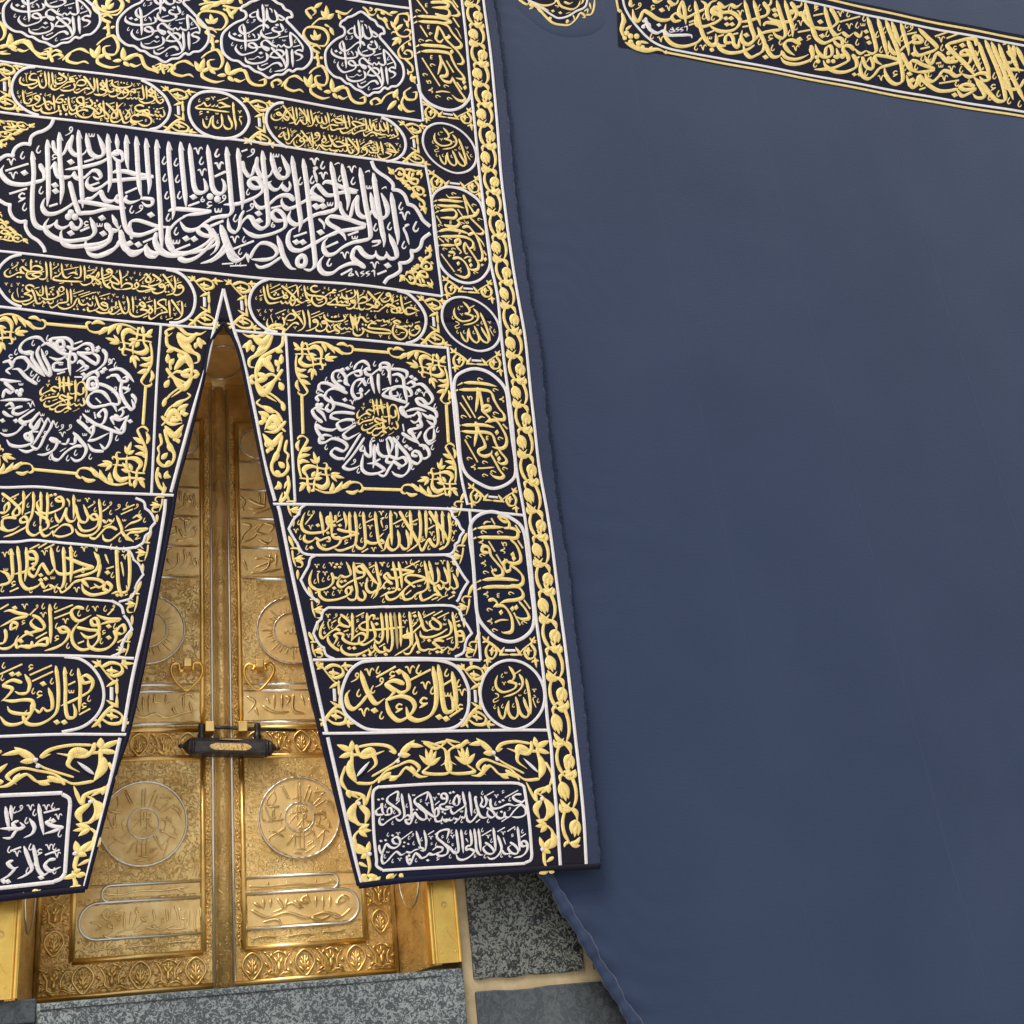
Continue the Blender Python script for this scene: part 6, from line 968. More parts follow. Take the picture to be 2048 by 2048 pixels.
# pale lining added unseen behind the curtain to bounce light onto the door
cm = MB()
sheet(lambda y: CX0, edge_x, lambda u: -620, lambda u: 630.0, 60, 30)
sheet(lambda y: CX0, lambda y: float(gL(y)) - 6, lambda u: 630.0, lambda u: 1846 - 78 * u, 40, 50)
sheet(lambda y: float(gR(y)) + 6, lambda y: edge_x(y) - 30, lambda u: 630.0, lambda u: np.interp(u, [0, .2, .7, 1], [1762, 1750, 1731, 1723]), 30, 50)
for a_ in cm.v: a_[:, 1] += 0.022
under(cm.build('bounce_lining', M['bounce_lining'], curtain), kinv)
# hems
hm = MB()
def hem(line, r, surf=CURT):
    p = spline(line, 5); hm.tube(on(surf, p, -0.004), r, 8)
hem(GAP_L, 0.010); hem(GAP_R, 0.010)
hem([(170, 1779), (146, 1781), (0, 1797), (-300, 1830)], 0.014); hem([(718, 1771), (809, 1760), (900, 1753), (1048, 1741), (1197, 1733)], 0.014)
under(hm.build('hem', M['curtain_cloth'], curtain), kinv)
# plain navy selvedge with hand stitching
sel = ground('selvedge', [(x + 4, y) for x, y in V2], EDGE, M['selvedge_cloth'], curtain, kinv, CURT, 0.003, 160, 5)
st = MB(); ep = spline(EDGE, 4)
er = 0.0055 + 0.002 * np.sin(np.arange(len(ep)) * 0.9) + 0.0015 * np.sin(np.arange(len(ep)) * 0.37)
st.tube(on(CURT, ep + np.stack([0.8 * np.sin(np.arange(len(ep)) * 0.45), 0 * ep[:, 0]], 1), -0.002), er, 7)
rnd = random.Random(5)
for i in range(0, len(ep) - 1, 3):                       # overcast stitches
    a = ep[i]; b = a + np.array([rnd.uniform(4, 9), rnd.uniform(1, 6)])
    A_, B_ = on(CURT, np.array([a - [3, 0]]), 0.006)[0], on(COVER, np.array([b]), 0.002)[0]
    st.tube([A_, (A_ + B_) / 2 + np.array([0, -0.004, 0]), B_], 0.0016, 4)
under(st.build('stitching', M['selvedge_cloth'], sel), Matrix.Identity(4))

GT, STH = M['gold_thread'], M['silver_thread']
I4 = Matrix.Identity(4)
def part(name, mb, mat, parent=curtain, label=None):
    o = under(mb.build(name, mat, parent), kinv if parent is curtain else I4)
    if label: o['label'] = label
    return o
FLATP = np.array([[-1, 0.0], [-0.86, 0.85], [0, 1.0], [0.86, 0.85], [1, 0.0]])
# white ribbons
def ribbons(lines, w, name, label=None, parent=curtain):
    mb = MB()
    for l in lines:
        p = Pen(F_, 1, mb=mb, lift=0.002); q = spline(l, 4)
        yy = q[:, 1]; ww = w * np.interp(yy, [0, 1750], [0.86, 1.10])
        p.ribbon(q, ww, prof=FLATP, high=0.22)
    return part(name, mb, STH, parent, label)
for l in LINES[:-2] + LINES[-1:]: ribbons([l], 5.4, 'panel_ribbon')
for l in (V1, V2): ribbons([l], 5.8, 'border_ribbon')
for l in list(RIB_L) + list(RIB_R): ribbons([l], 6.8, 'slit_ribbon')
# vine border
mb = MB(); vp = Pen(F_, 1, mb=mb, high=0.2)
a1, a2 = yx(V1), yx(V2)
for i in range(len(VINE_Y) - 1):
    y0, y1 = VINE_Y[i], VINE_Y[i + 1]
    sg = 1 if i % 2 == 0 else -1
    h = (y1 - y0); half = (a2(y0) - a1(y0)) / 2; W = half * 0.30
    def Pm(u, v):                                          # u across, v along from this bud towards the next
        y = y0 + h * v; c = (a1(y) + a2(y)) / 2
        return (c + u * half * sg, y + 0.16 * u * half * sg)
    def q(*a): return [c for k in range(0, len(a), 2) for c in Pm(a[k], a[k + 1])]
    vp.stroke(q(.10, -.72, -.30, -.46, -.60, -.10, -.56, .24, -.24, .52, -.10, .30 + .28), W * .9, 'T')  # stem round the bud
    vp.stroke(q(-.42, -.34, .10, -.50, .48, -.34, .50, -.12), W * .8, 'T')                              # curl over it
    vp.leaf(q(.50, -.20, .12, -.02, .02, .26), W * 2.3); vp.leaf(q(.50, -.18, .34, .10, .22, .34), W * 2.1); vp.leaf(q(.50, -.18, .58, .06, .50, .28), W * 1.9)
    vp.leaf(q(-.16, .54, .30, .50, .66, .30), W * 1.9); vp.leaf(q(-.12, .56, .30, .60, .62, .56), W * 1.7); vp.leaf(q(-.40, -.34, -.64, -.44, -.72, -.62), W * 1.6)
    vp.leaf(q(-.2, .5, -.5, .58, -.62, .70), W * 1.3)
part('vine_border', mb, GT, curtain, 'gold tulip vine running down the right edge')
# panels: frame in silver, lettering in gold or silver below it
def cartouche(name, frames, fw, letters, lw, lmat, label=None, **kw):
    fr = None; unit = frames[0][0][2]
    for tile, txt in frames:
        for tok in txt.split(';'):
            mb = MB(); Pen(tile, fw * unit / tile[2], mb=mb, high=0.12, lift=0.0025).draw(tok)
            if fr is None: fr = part(name, mb, STH, curtain, label)
            else: part('ribbon', mb, STH, fr)
    mb = MB()
    unit = letters[0][0][2] if name == 'row_cartouche' else 0
    for tile, txt in letters: Pen(tile, lw * (unit / tile[2] if unit else 1), mb=mb, high=0.12, **kw).draw(txt)
    part('lettering', mb, lmat, fr)
    return fr
# four drop medallions
NUR_XF = {}
for dx in ('first', 'second', 'third', 'fourth'):
    xf = {'fourth': None,
          'third': affine([(722, 22), (802, 150), (736, 192), (649, 114)], [(532, -8), (617, 116), (537, 161), (441, 82)], CURT),
          'second': affine([(722, 22), (802, 150), (736, 192), (649, 114)], [(324, -38), (413.5, 79), (325.5, 130.5), (235.5, 52)], CURT),
          'first': affine([(722, 22), (802, 150), (736, 192), (649, 114)], [(97, -68), (199, 42), (101, 98), (10, 20)], CURT)}[dx]
    NUR_XF[dx] = xf
    mb = MB(); Pen(NUR_T, 4.7, mb=mb, high=0.16, xf=xf, lift=0.0025).draw(NUR_RING)
    fr = part('drop_medallion', mb, STH)
    mb = MB(); Pen(NUR_T, 4.9, mb=mb, high=0.15, xf=xf).draw(NUR); part('lettering', mb, STH, fr)
WL = {'upper_left': 6.0, 'upper_right': 7.0, 'lower_left': 6.0, 'lower_right': 6.2}
for nm, tx, w, fr in LINE: cartouche('line_cartouche', fr, WL[nm], tx, w * 0.86, GT)
cartouche('round_cartouche', [(HASBI_T, HASBI_RING)], 8.0, [(HASBI_T, HASBI)], 6.4, GT)
for nm, to in RABBI_AT:
    xf = None if to is RABBI_REF else affine(RABBI_REF, to, CURT)
    mb = MB(); Pen(RABBI_T, 4.3, mb=mb, high=0.16, xf=xf, lift=0.0025).draw(RABBI_RING); fr = part('round_cartouche', mb, STH)
    mb = MB(); Pen(RABBI_T, 4.4, mb=mb, high=0.15, xf=xf).draw(RABBI); part('lettering', mb, GT, fr)
BF = [((0, 240, 256), 'L 81 -2 76 8 66 15 54 19 47 25 45 36;L 47 36 35 35 25 40 20 48 20 55;L 21 54 10 53 0 59 -20 80;L -20 102 -5 118 8 127 17 129;L 15 128 15 138 20 148 30 154 40 153;L 39 152 39 163 46 175 58 183 66 193 68 200'),
      ((600, 310, 256), 'L 108 9 112 20 120 28 132 36 140 45 140 54;L 139 53 150 55 158 62 163 75;L 161 74 172 78 180 88 186 98 197 107;L 197 117 186 126 182 138 175 144 166 144;L 168 143 169 155 162 162 149 164;L 150 163 151 175 143 182 132 188 126 196')]
cartouche('main_cartouche', BF, 5.4, BIG[:4], 7.8, STH, 'large lobed panel of silver calligraphy')
mb = MB(); Pen(BIG[4][0], 3.7, mb=mb, high=0.12).draw(BIG[4][1])
part('lettering', mb, STH, [c for c in curtain.children if c.name.startswith('main_cartouche')][0])
for nm, tile, w, txt in RINGS:
    mb = MB(); Pen(tile, w * 0.92, mb=mb, high=0.15).draw(txt); fr = part('ring_medallion', mb, STH)
    xf = None if nm == 'right' else affine([(705, 800), (800, 870)], [(75, 752), (172, 823)], CURT)
    mb = MB(); Pen(CORE_T, 3.7, mb=mb, high=0.15, xf=xf).draw(CORE); part('core_lettering', mb, GT, fr)
for nm, tile, w, txt, fr in OVALS: cartouche('oval_cartouche', [(tile, fr)], 2.7, [(tile, txt)], w, GT, None, ang=90)
RW = {'right_first': (3.5, 2.8), 'right_second': (3.3, 2.8), 'right_third': (3.6, 3.0), 'right_fourth': (2.9, 1.8), 'left_first': (3.8, 3.2), 'left_second': (3.1, 2.3), 'left_third': (3.1, 2.3), 'left_fourth': (3.3, 2.4)}
for nm, tx, fr in ROWS: cartouche('row_cartouche', fr, RW[nm][1], tx, RW[nm][0], GT)
for nm, tx, fr in FOOT: cartouche('foot_cartouche', fr, 2.2 if nm == 'right' else 3.0, tx, 3.3 if nm == 'right' else 3.3, STH)
# gold ornament
def ornament(name, jobs, label=None):
    mb = MB()
    for tile, W, txt, xf in jobs: Pen(tile, W, mb=mb, high=0.14, xf=xf).draw(txt)
    return part(name, mb, GT, curtain, label)
for ats, bars, nm in ((SQ_AT, SQ_BARS, 'right'), (SQ_AT_LEFT, SQ_BARS_LEFT, 'left')):
    o = ornament('square_frame', [(SQUARE_CORNER[0], 3.2, SQUARE_CORNER[1], None if at is SQ_REF else affine(SQ_REF, at, CURT)) for at in ats] + [(F_, 6.0, 'L %g %g %g %g' % b, None) for b in bars])
for at in SPAN_AT:
    xf = None if at is SPAN_REF else affine(SPAN_REF, at, CURT)
    o = ornament('spandrel_scroll', [(SPANDREL[0], 2.1, SPANDREL[1], xf)])
    mb = MB(); Pen(SPANDREL[0], 2.2, mb=mb, xf=xf, high=0.2, lift=0.004).draw('L.9 56 105 64 105'); part('knot', mb, STH, o)
for (cx, cy), sx, sy in SPRIG_AT:
    tile, txt, (rx, ry) = SIDE_SPRIG
    mb = MB(); p = Pen(tile, 2.9, mb=mb, high=0.14); b0 = p.pts
    p.pts = lambda a, b0=b0: (b0(a) - [rx, ry]) * [sx, sy] + [cx, cy]
    p.draw(txt); part('side_sprig', mb, GT)
KN = 'l1.5 17 24 23 17;b.9 37 14;b.9 36 17;b.9 18 36.5;b.9 23 60'
for at in [f[1] for f in FOOT_AT] + [None]:
    xf = None if at is FOOT_REF else affine(FOOT_REF, at, CURT) if at else affine(*FOOT_AT_LEFT, CURT)
    o = ornament('foot_scrolls', [(FOOT_ORN[0], 1.75, FOOT_ORN[1], xf)])
    mb = MB(); Pen(FOOT_ORN[0], 1.6, mb=mb, xf=xf, high=0.3, lift=0.006).draw(KN); part('knot', mb, STH, o)
ornament('flap_scrolls', [(FLAP[0], 2.2, FLAP[1], None)]); ornament('flap_scrolls', [(FLAP[0], 2.2, FLAP[1], affine(*FLAP_RIGHT, CURT))])
for at in NUR_ORN_AT: ornament('medallion_scrolls', [(NUR_ORN[0], 2.2, NUR_ORN[1], NUR_XF[at])])
for t_, x_, w_ in NUR_END: ornament('medallion_scrolls', [(t_, w_, x_, None)])
for at in BIGC_AT: ornament('corner_scrolls', [(BIG_CORNER[0], 4.0, BIG_CORNER[1], None if at is BIGC_REF else affine(BIGC_REF, at, CURT))])
HEMS = '''l2.4 82 84 80 80;l2.4 84 88 80 80;l2.4 84 88 91 81;S 84 88 84 84;l2 88 88 94 82;S 94 86 100 86 104 82 106 80;l2.2 98 84 104 80;l2 108 80 111 83;l2 105 84 108 86'''
ornament('hem_sprigs', [((512, 1536, 512), 2.8, HEMS, None), ((0, 1536, 512), 2.8, 'l2.4 57 92 52 91;l2.4 57 92 61 89;l2.2 57 92 57 84;S 55 78 56 84 57 92;S 57 82 62 82 63 79;l2 24 94 30 93;S 26 97 28 94 31 92;l2 56 79 61 77;S 14 98 18 94', None)])
# ================================================================== golden door
XC = 0.6555
Yd = D_DOOR
door = empty('golden_door', (XC, Yd, E_ + 0.57))
tag(door, 'tall gilded double door with embossed panels and silver bands, seen through the slit of the curtain', 'door')
dinv = Matrix.Translation((-XC, -Yd, -(E_ + 0.57)))
def dpart(name, mb, mat, parent=door, smooth=False, bevel=0.0, label=None):
    o = under(mb.build(name, mat, parent, smooth=smooth, bevel=bevel), dinv if parent is door else I4)
    if label: o['label'] = label
    return o
def rb(m, x0, x1, z0, z1, y0, y1=None):                    # upright plate, z relative to the eye
    y1 = Yd + 0.03 if y1 is None else y1
    m.box((min(x0, x1), y0, E_ + z0), (max(x0, x1), y1, E_ + z1))
def bar(m, p, q, r, k=8):                                 # half-round moulding between two (x, z)
    m.tube([(p[0], Yd, E_ + p[1]), ((p[0] + q[0]) / 2, Yd, E_ + (p[1] + q[1]) / 2), (q[0], Yd, E_ + q[1])], r, k, flat=1.0)
ZB, ZT = 0.572, 3.70
PALM = 'Q 0 -10 6 -6 8 0 5 6 0 11 -5 6 -8 0 -6 -6;l2 0 8 0 -6;l1.7 0 6 -4 -2;l1.7 0 6 4 -2;l1.6 0 8 -5 3;l1.6 0 8 5 3;l1.6 0 2 -3 -5;l1.6 0 2 3 -5'
PINE = 'l2.6 0 8 0 -3;l1.8 0 1 -4 -6;l1.8 0 1 4 -6;l1.8 0 -1 0 -9;S 0 9 -5 6 -5 0 -8 -6 -11 -9;S 0 9 5 6 5 0 8 -6 11 -9;S.8 -12 -10 -6 -8 0 -10 6 -8 12 -10;S.8 -12 10 -6 7 0 10 6 7 12 10;l1.8 -8 -5 -4 -10;l1.8 8 -5 4 -10;l1.8 -6 4 -11 8;l1.8 6 4 11 8;l1.6 -8 2 -12 -2;l1.6 8 2 12 -2;b 0 9'
def border_run(mb, x0, z0, x1, z1, width, n, W=1.6):
    """palmettes and pine buds set along a carved border"""
    for k in range(n):
        t_ = (k + 0.5) / n
        p = wall_pen(x0 + (x1 - x0) * t_, E_ + z0 + (z1 - z0) * t_, width / 23.0, W * 1.25, Yd - 0.001, mb, high=0.9, step=2.2)
        if abs(z1 - z0) > abs(x1 - x0):
            b0 = p.pts
            p.ang = 0
        p.draw(PALM if k % 2 == 0 else PINE)
def strip_run(mb, x, z0, z1, width, n, flip=1):
    for k in range(n):
        z = z0 + (z1 - z0) * (k + 0.5) / n
        s_ = flip if k % 2 == 0 else -flip
        p = wall_pen(x, E_ + z, width / 12.0, 1.5, Yd - 0.001, mb, flip=s_, high=0.9, step=2.2)
        p.draw('S -1 -13 -4 -7 -3 -1 2 5 1 12;l2.2 -3 -2 3 -7;l2.4 -2 2 4 -1;l2 1 6 -4 4;l1.8 0 9 4 11;l1.6 -3 -8 2 -12')
def rope_ring(mb, cx, cz, rx, rz, r):
    a = np.linspace(0, 2 * np.pi, 120, endpoint=False)
    spiral_rope(mb, np.stack([cx + rx * np.cos(a), E_ + cz + rz * np.sin(a)], 1), r, Yd - 0.004)
def disc(m, cx, cz, r, y, k=72):
    a = np.linspace(0, 2 * np.pi, k, endpoint=False)
    V = [(cx + r * c, y, E_ + cz + r * s) for c, s in zip(np.cos(a), np.sin(a))] + [(cx, y - 0.001, E_ + cz)]
    V += [(cx + (r + .004) * c, Yd + .001, E_ + cz + (r + .004) * s) for c, s in zip(np.cos(a), np.sin(a))]
    m.add(V, [(i, k, (i + 1) % k) for i in range(k)] + [(k + 1 + i, i, (i + 1) % k, k + 1 + (i + 1) % k) for i in range(k)])
DT = {1: [(t2(330, 980, 310), 2.0, '''S 20 3 21 12 24 14;A 14 2 13 12 8 14;A 10 0 11 10;S 19 9 16 8 17 5 19 8 18 13 14 15;S 4 22 10 20 16 24;S 17 22 14 22 15 20 19 22 15 28;A 14 20 15 32;S 3 28 8 27 8 31 2 32;S 10 28 13 33 18 32;S 18 30 20 27 22 30 20 34 14 35;S 8 36 14 36;A 13 41 14 50 10 56;S 18 47 15 48 17 45 19 48 18 53 13 57
S 22 53 20 52 21 49 23 53 18 57;S 9 45 9 52 4 57 0 57;S 0 42 4 42 0 47;S 1 49 6 54'''), (t2(240, 1290, 420), 1.5, '''A 15 26 15 36;A 12 27 12 35;S 18 26 18 30 22 30;S 24 26 24 30 28 29;S 6 36 12 38 18 36 24 38 32 36 40 34;S 30 28 36 26 40 30;S 8 30 11 36;S 27 33 30 37;S 36 30 38 37;S 33 26 33 34'''),
  (t2(180, 1810, 280), 2.0, '''S 9 8 13 4 17 5 14 9 12 8;S 9 8 14 12 17 9 24 9;S 18 18 14 17 15 14 18 15 18 20 12 25;S 0 14 6 15 8 18 4 20;A 27 5 27 20;S 24 8 24 12 20 11;A 32 5 31 18;S 35 4 37 8 33 18 26 20;S 36 2 38 6;S 45 8 40 10 43 13 46 11;S 43 12 36 18 32 20;A 49 3 50 12 46 14;S 57 10 55 16 48 17;A 62 3 62 14;A 59 3 60 12 56 14;S 66 1 68 6 69 14
S 77 11 72 11 70 10;S 77 11 72 15 70 16;A 70 6 71 16;A 74 4 74 18;A 77 4 77 17;A 82 3 82 19 86 18;A 86 2 86 10;S 48 16 54 20 60 18 66 16;S 34 21 40 20 44 18 50 19 56 18;S 10 24 16 26 22 22 28 20;S 60 19 68 19 76 18;b 14 7;b 41 15;b 43 15;b 70 4;d 20 6;d 24 4'''),
 (t2(0, 1740, 460), 1.7, '''S.7 48 11 56 12 66 10 76 10 90 8;A.7 56 9 56 12;A.7 64 9 64 12;A.7 72 8 72 11;A.7 80 8 80 11;S.7 84 9 88 11;S.7 50 10 52 13;S.5 42 39 48 38 56 37;S.5 61 37 68 36 75 36;S.5 79 35 86 34 93 34''')],
 2: [(t2(330, 980, 310), 2.0, '''A 70 1 70 12;A 66 2 67 12;S 58 7 64 10 70 12 62 14 58 13;S 52 5 56 9 53 15;S 62 17 70 15 76 12;S 53 13 56 15;S 54 24 60 26 55 32 53 38;S 62 28 68 25 64 30 72 32;S 70 24 76 26 72 32;S 66 36 72 38 76 34;S 54 37 62 34 66 28;A 78 45 78 55;A 74 45 72 55 66 58;S 63 49 70 48 76 50 66 54 62 56;S 60 59 70 58 82 56;S 55 50 58 58'''),
  (t2(240, 1290, 420), 1.5, '''A 80 26 80 34;A 84 26 84 34;S 74 32 80 35 88 35;S 86 27 88 28 86 32;S 90 26 90 34 96 36;S 98 28 100 35;A 94 26 96 32;S 76 28 78 31;S 66 27 70 30 66 36;S 70 33 72 37'''),
  (t2(440, 1740, 520), 1.4, '''S 54 12 51 11 49 14 53 13;S 55 16 50 20 46 19;A 46 11 46 16;A 43 11 43 17;A 40 11 40 16;S 37 14 34 13 36 11 38 14;S 34 16 30 14 26 16;S 31 13 35 16;A 28 12 27 17;S 24 12 26 16 22 18;A 21 12 21 16;A 18 12 18 17;S 14 14 18 16;S 13 17 20 20 28 18 36 20 44 18 52 20;S 38 20 42 21 48 18;S 18 22 24 21 26 24
S.7 12 7 20 7 30 6 40 6 48 5;A.7 20 5 20 7;A.7 28 5 28 7;A.7 34 5 34 7;A.7 40 4 40 6;S.7 46 4 50 6;S.5 14 29 18 28 24 28;S.5 28 28 34 27 39 27;S.5 43 26 48 26 53 25''')]}
MEDAL = '''S 54 38 54 20;S 57 39 57 19;S 61 39 66 25;S 65 40 70 26;S 70 44 81 35;S 73 46 86 38;S 66 25 68 22 64 24;S 45 36 38 22 35 21;S 43 36 36 23;S 33 45 20 40 28 28 30 36 26 42;S 34 44 22 44;S 38 58 18 60;S 26 60 26 50 28 46 26 60 20 48 18 40;S 30 56 16 58 15 44;S 40 66 30 72 26 70 38 77;S 40 68 30 73 22 78 23 82;S 46 76 40 87;S 48 76 42 86
S 55 72 55 90 61 91 51 90;S 59 72 59 90;S 50 74 49 88;S 66 70 76 86;S 69 70 72 77;S 72 63 88 74;S 72 65 83 70 74 80 81 74 76 94;S 70 54 84 53 79 51 84 57 81 60;S 85 60 88 64 87 68 91 69;S 86 38 92 42 94 48;S 85 41 91 46 94 54;S 62 88 70 83 64 84 63 88;S 60 95 66 92 72 87;S 48 94 58 96;S 24 86 32 92 42 97;S 72 30 84 30 78 34
S.7 36 50 34 56 36 64;S.7 48 36 55 34.5 60 35;S.7 66 38 72 43;S.7 74 52 78 57 75 68;S.7 50 77 58 78;S.7 60 77 68 74;S 53 44 53 60;S 56 44 56 54;S 59 44 59 66;S 46 52 54 51 64 50 60 47;S 52 67 58 60 63 55 60 53 61 57 66 62 70 60;S 58 66 54 69 62 68 68 63;S 46 60 52 54 54 58;S 62 46 64 50;b 48 49;b 61 47;b 45 54;b 45 62;b 76 26;b 22 70'''
ALLAH = ';'.join(HASBI.split(';')[:4])
for side in (1, -1):
    X = lambda x: XC + side * (x - XC)
    m = MB(); rb(m, X(0.69), X(1.447), ZB, ZT, Yd)
    leaf = dpart('door_leaf', m, M['gold_carved'])
    # plain sunk fields
    m = MB()
    rb(m, X(.752), X(1.30), 0.735, 1.60, Yd - 0.006); rb(m, X(.752), X(1.30), 1.765, 3.45, Yd - 0.006)
    fld = dpart('panel', m, M['gold_embossed'], leaf)
    m = MB()
    for z0, z1 in ((2.555, 2.705), (2.725, 2.875), (2.893, 3.043), (3.06, 3.21), (1.79, 1.93), (0.985, 1.03), (0.822, 0.955)):
        rb(m, X(.762), X(1.292), z0, z1, Yd - 0.0085)
    dpart('inscription_plate', m, M['gold_panel'], leaf)
    # silver bands
    m = MB()
    for z in (3.221, 3.052, 2.884, 2.714, 2.541, 1.974, 1.941, 1.779, 1.04):
        bar(m, (X(.752), z), (X(1.30), z), 0.0085)
    bar(m, (X(.7), ZB), (X(.7), 3.66), 0.008)
    for zc, hz, xe in ((0.888, 0.078, 1.20), (1.003, 0.036, 1.15)):                      # cartouches with a round outer end
        a = np.linspace(-np.pi / 2, np.pi / 2, 14)
        pl = [(X(.755), zc - hz)] + [(X(xe + hz * math.cos(q)), zc + hz * math.sin(q)) for q in a] + [(X(.755), zc + hz)]
        m.tube([(p[0], Yd - 0.008, E_ + p[1]) for p in pl], 0.0065, 8)
    dpart('silver_band', m, M['silver'], leaf, True)
    # mouldings
    m = MB()
    for (x0, x1, z0, z1) in ((.747, 1.301, 0.728, 1.612), (.747, 1.301, 1.752, 3.46)):
        for p, q in (((x0, z0), (x1, z0)), ((x1, z0), (x1, z1)), ((x1, z1), (x0, z1)), ((x0, z1), (x0, z0))):
            bar(m, (X(p[0]), p[1]), (X(q[0]), q[1]), 0.015)
            o_ = 0.012
    bar(m, (X(1.442), ZB), (X(1.442), ZT - .03), 0.013); bar(m, (X(.70), ZB + .012), (X(1.445), ZB + .012), 0.013)
    dpart('moulding', m, M['gold'], leaf, True)
    # carved borders
    m = MB()
    border_run(m, X(.72), 0.652, X(1.43), 0.652, 0.125, 6); border_run(m, X(.76), 1.682, X(1.43), 1.682, 0.115, 6)
    border_run(m, X(1.377), 0.75, X(1.377), 3.5, 0.115, 23); border_run(m, X(.78), 3.56, X(1.43), 3.56, 0.12, 5)
    strip_run(m, X(.722), 0.73, 3.5, 0.042, 36, side)
    dpart('carved_border', m, M['gold'], leaf, True)
    # relief writing
    m = MB()
    for tile, w, txt in DT[1 if side < 0 else 2]: Pen(tile, w, surf=DOOR, mb=m, high=0.5, lift=0.0085).draw(txt)
    dpart('relief_lettering', m, M['gold_letter'], leaf, True)
    # medallions: writing below, sunburst above, small one at the top
    for cx, cz, r, kind in ((X(1.013), 1.308, 0.192, 'text'), (X(1.011), 2.257, 0.178, 'sun'), (X(.853), 3.331, 0.088, 'small'), (X(1.16), 3.331, 0.088, 'small')):
        m = MB(); disc(m, cx, cz, r, Yd - 0.012)
        md = dpart('medallion', m, M['gold_panel'], leaf)
        ro = MB(); rope_ring(ro, cx, cz, r, r, 0.0045)
        if kind != 'small': rope_ring(ro, cx, cz, r * (0.52 if kind == 'sun' else 0.36), r * (0.52 if kind == 'sun' else 0.36), 0.003)
        for q in ro.v: q[:, 1] -= 0.012
        under(ro.build('rope_ring', M['silver'], leaf), I4)
        w = MB()
        if kind == 'sun':
            for k in range(48):
                a = 2 * math.pi * k / 48
                L_ = (0.9, 0.70, 0.78, 0.64, 0.74, 0.62)[k % 6] * r
                p = wall_pen(cx, E_ + cz, 0.001, 5.5, Yd - 0.013, w, high=0.7)
                c_, s_ = math.cos(a) * 1000, -math.sin(a) * 1000
                p.draw('P %g %g %g %g' % (c_ * r * .55, s_ * r * .55, c_ * L_, s_ * L_))
            p = wall_pen(cx - 0.085, E_ + cz + 0.085, 0.00085, 6.0, Yd - 0.013, w, high=0.6)
            p.draw(ALLAH)
        elif kind == 'text':
            p = wall_pen(cx - 55.5 * r / 44, E_ + cz + 56.5 * r / 44, r / 44, 1.5, Yd - 0.013, w, high=0.7)
            p.draw(MEDAL)
        else:
            p = wall_pen(cx - 0.055, E_ + cz + 0.05, 0.00058, 7.0, Yd - 0.013, w, high=0.6); p.draw(ALLAH)
        under(w.build('medallion_relief', M['gold_letter'], leaf), I4)
# centre post on the meeting stiles
m = MB(); m.tube([(XC, Yd - 0.006, E_ + ZB), (XC, Yd - 0.006, E_ + 2), (XC, Yd - 0.006, E_ + 3.665)], 0.027, 20)
m.box((XC - 0.036, Yd - 0.004, E_ + ZB), (XC + 0.036, Yd + 0.03, E_ + 3.66))
dpart('centre_post', m, M['gold_embossed'], door, True)
# ring handles
HP = [((14.7, 0), None)]
def handle(knob, path):
    m = MB(); c = pt(*knob, Yd - 0.05)
    kx, ky, kz = c
    m.box((kx - 0.019, Yd - 0.075, kz - 0.022), (kx + 0.019, Yd - 0.028, kz + 0.02)); m.box((kx - 0.011, Yd - 0.03, kz - 0.012), (kx + 0.011, Yd, kz + 0.01))
    hd_ = dpart('handle', m, M['gold'], door, False, 0.004)
    p = spline([un(q, Yd - 0.05)[0] / 0.0024 for q in path], 2.0) * 0.0024
    n_ = len(p); w = MB()
    w.tube(np.stack([p[:, 0], Yd - 0.05 + 0.012 * np.sin(np.linspace(0, np.pi, n_)), p[:, 1]], 1), 0.0058 + 0.0045 * np.abs(np.cos(np.linspace(0, np.pi, n_))) ** 2, 10)
    under(w.build('ring', M['gold_bright'], hd_), I4)
def T3(x, y): return (240 + x * 420 / 1092, 1290 + y * 420 / 1092)
handle(T3(350, 96), [T3(*q) for q in ((330, 130), (312, 135), (305, 100), (275, 98), (266, 130), (285, 180), (320, 215), (348, 232), (385, 205), (420, 165), (430, 125), (415, 92), (385, 98), (380, 130))])
handle(T3(725, 100), [T3(*q) for q in ((690, 132), (700, 110), (675, 98), (650, 115), (648, 150), (672, 195), (722, 230), (765, 195), (795, 150), (800, 118), (780, 95), (752, 105), (760, 132))])
for x in (465, 637):                                      # staples the lock bar runs through
    m = MB(); x_, _, z_ = pt(*T3(x, 428), Yd - 0.07); m.box((x_ - 0.022, Yd - 0.095, z_ - 0.026), (x_ + 0.022, Yd, z_ + 0.024))
    dpart('staple', m, M['gold'], door, False, 0.004)
# gilt frame: jambs running back to the leaves, head, face
m = MB()
FY = D_WALL - 0.02
for s_ in (1, -1):
    X = lambda x: XC + s_ * (x - XC)
    a, b = X(1.452), X(1.508)
    V = [(a, Yd + .02, E_ + .55), (b, FY + .01, E_ + .55), (b, FY + .01, E_ + 3.80), (a, Yd + .02, E_ + 3.72), (a + s_ * .05, Yd + .02, E_ + .55), (b + s_ * .04, FY + .02, E_ + .55), (b + s_ * .04, FY + .02, E_ + 3.85), (a + s_ * .05, Yd + .02, E_ + 3.80)]
    m.hexa(V if s_ > 0 else [V[i] for i in (1, 0, 3, 2, 5, 4, 7, 6)])
jamb = dpart('jamb_lining', m, M['gold_embossed'])
m = MB(); m.hexa([(XC - .80, Yd + .02, E_ + 3.70), (XC + .80, Yd + .02, E_ + 3.70), (XC + .86, FY + .01, E_ + 3.75), (XC - .86, FY + .01, E_ + 3.75), (XC - .8, Yd + .02, E_ + 3.8), (XC + .8, Yd + .02, E_ + 3.8), (XC + .86, FY + .01, E_ + 3.8), (XC - .86, FY + .01, E_ + 3.8)])
dpart('head_lining', m, M['gold_panel'])
m = MB(); a = np.linspace(0, 2 * np.pi, 80, endpoint=False)
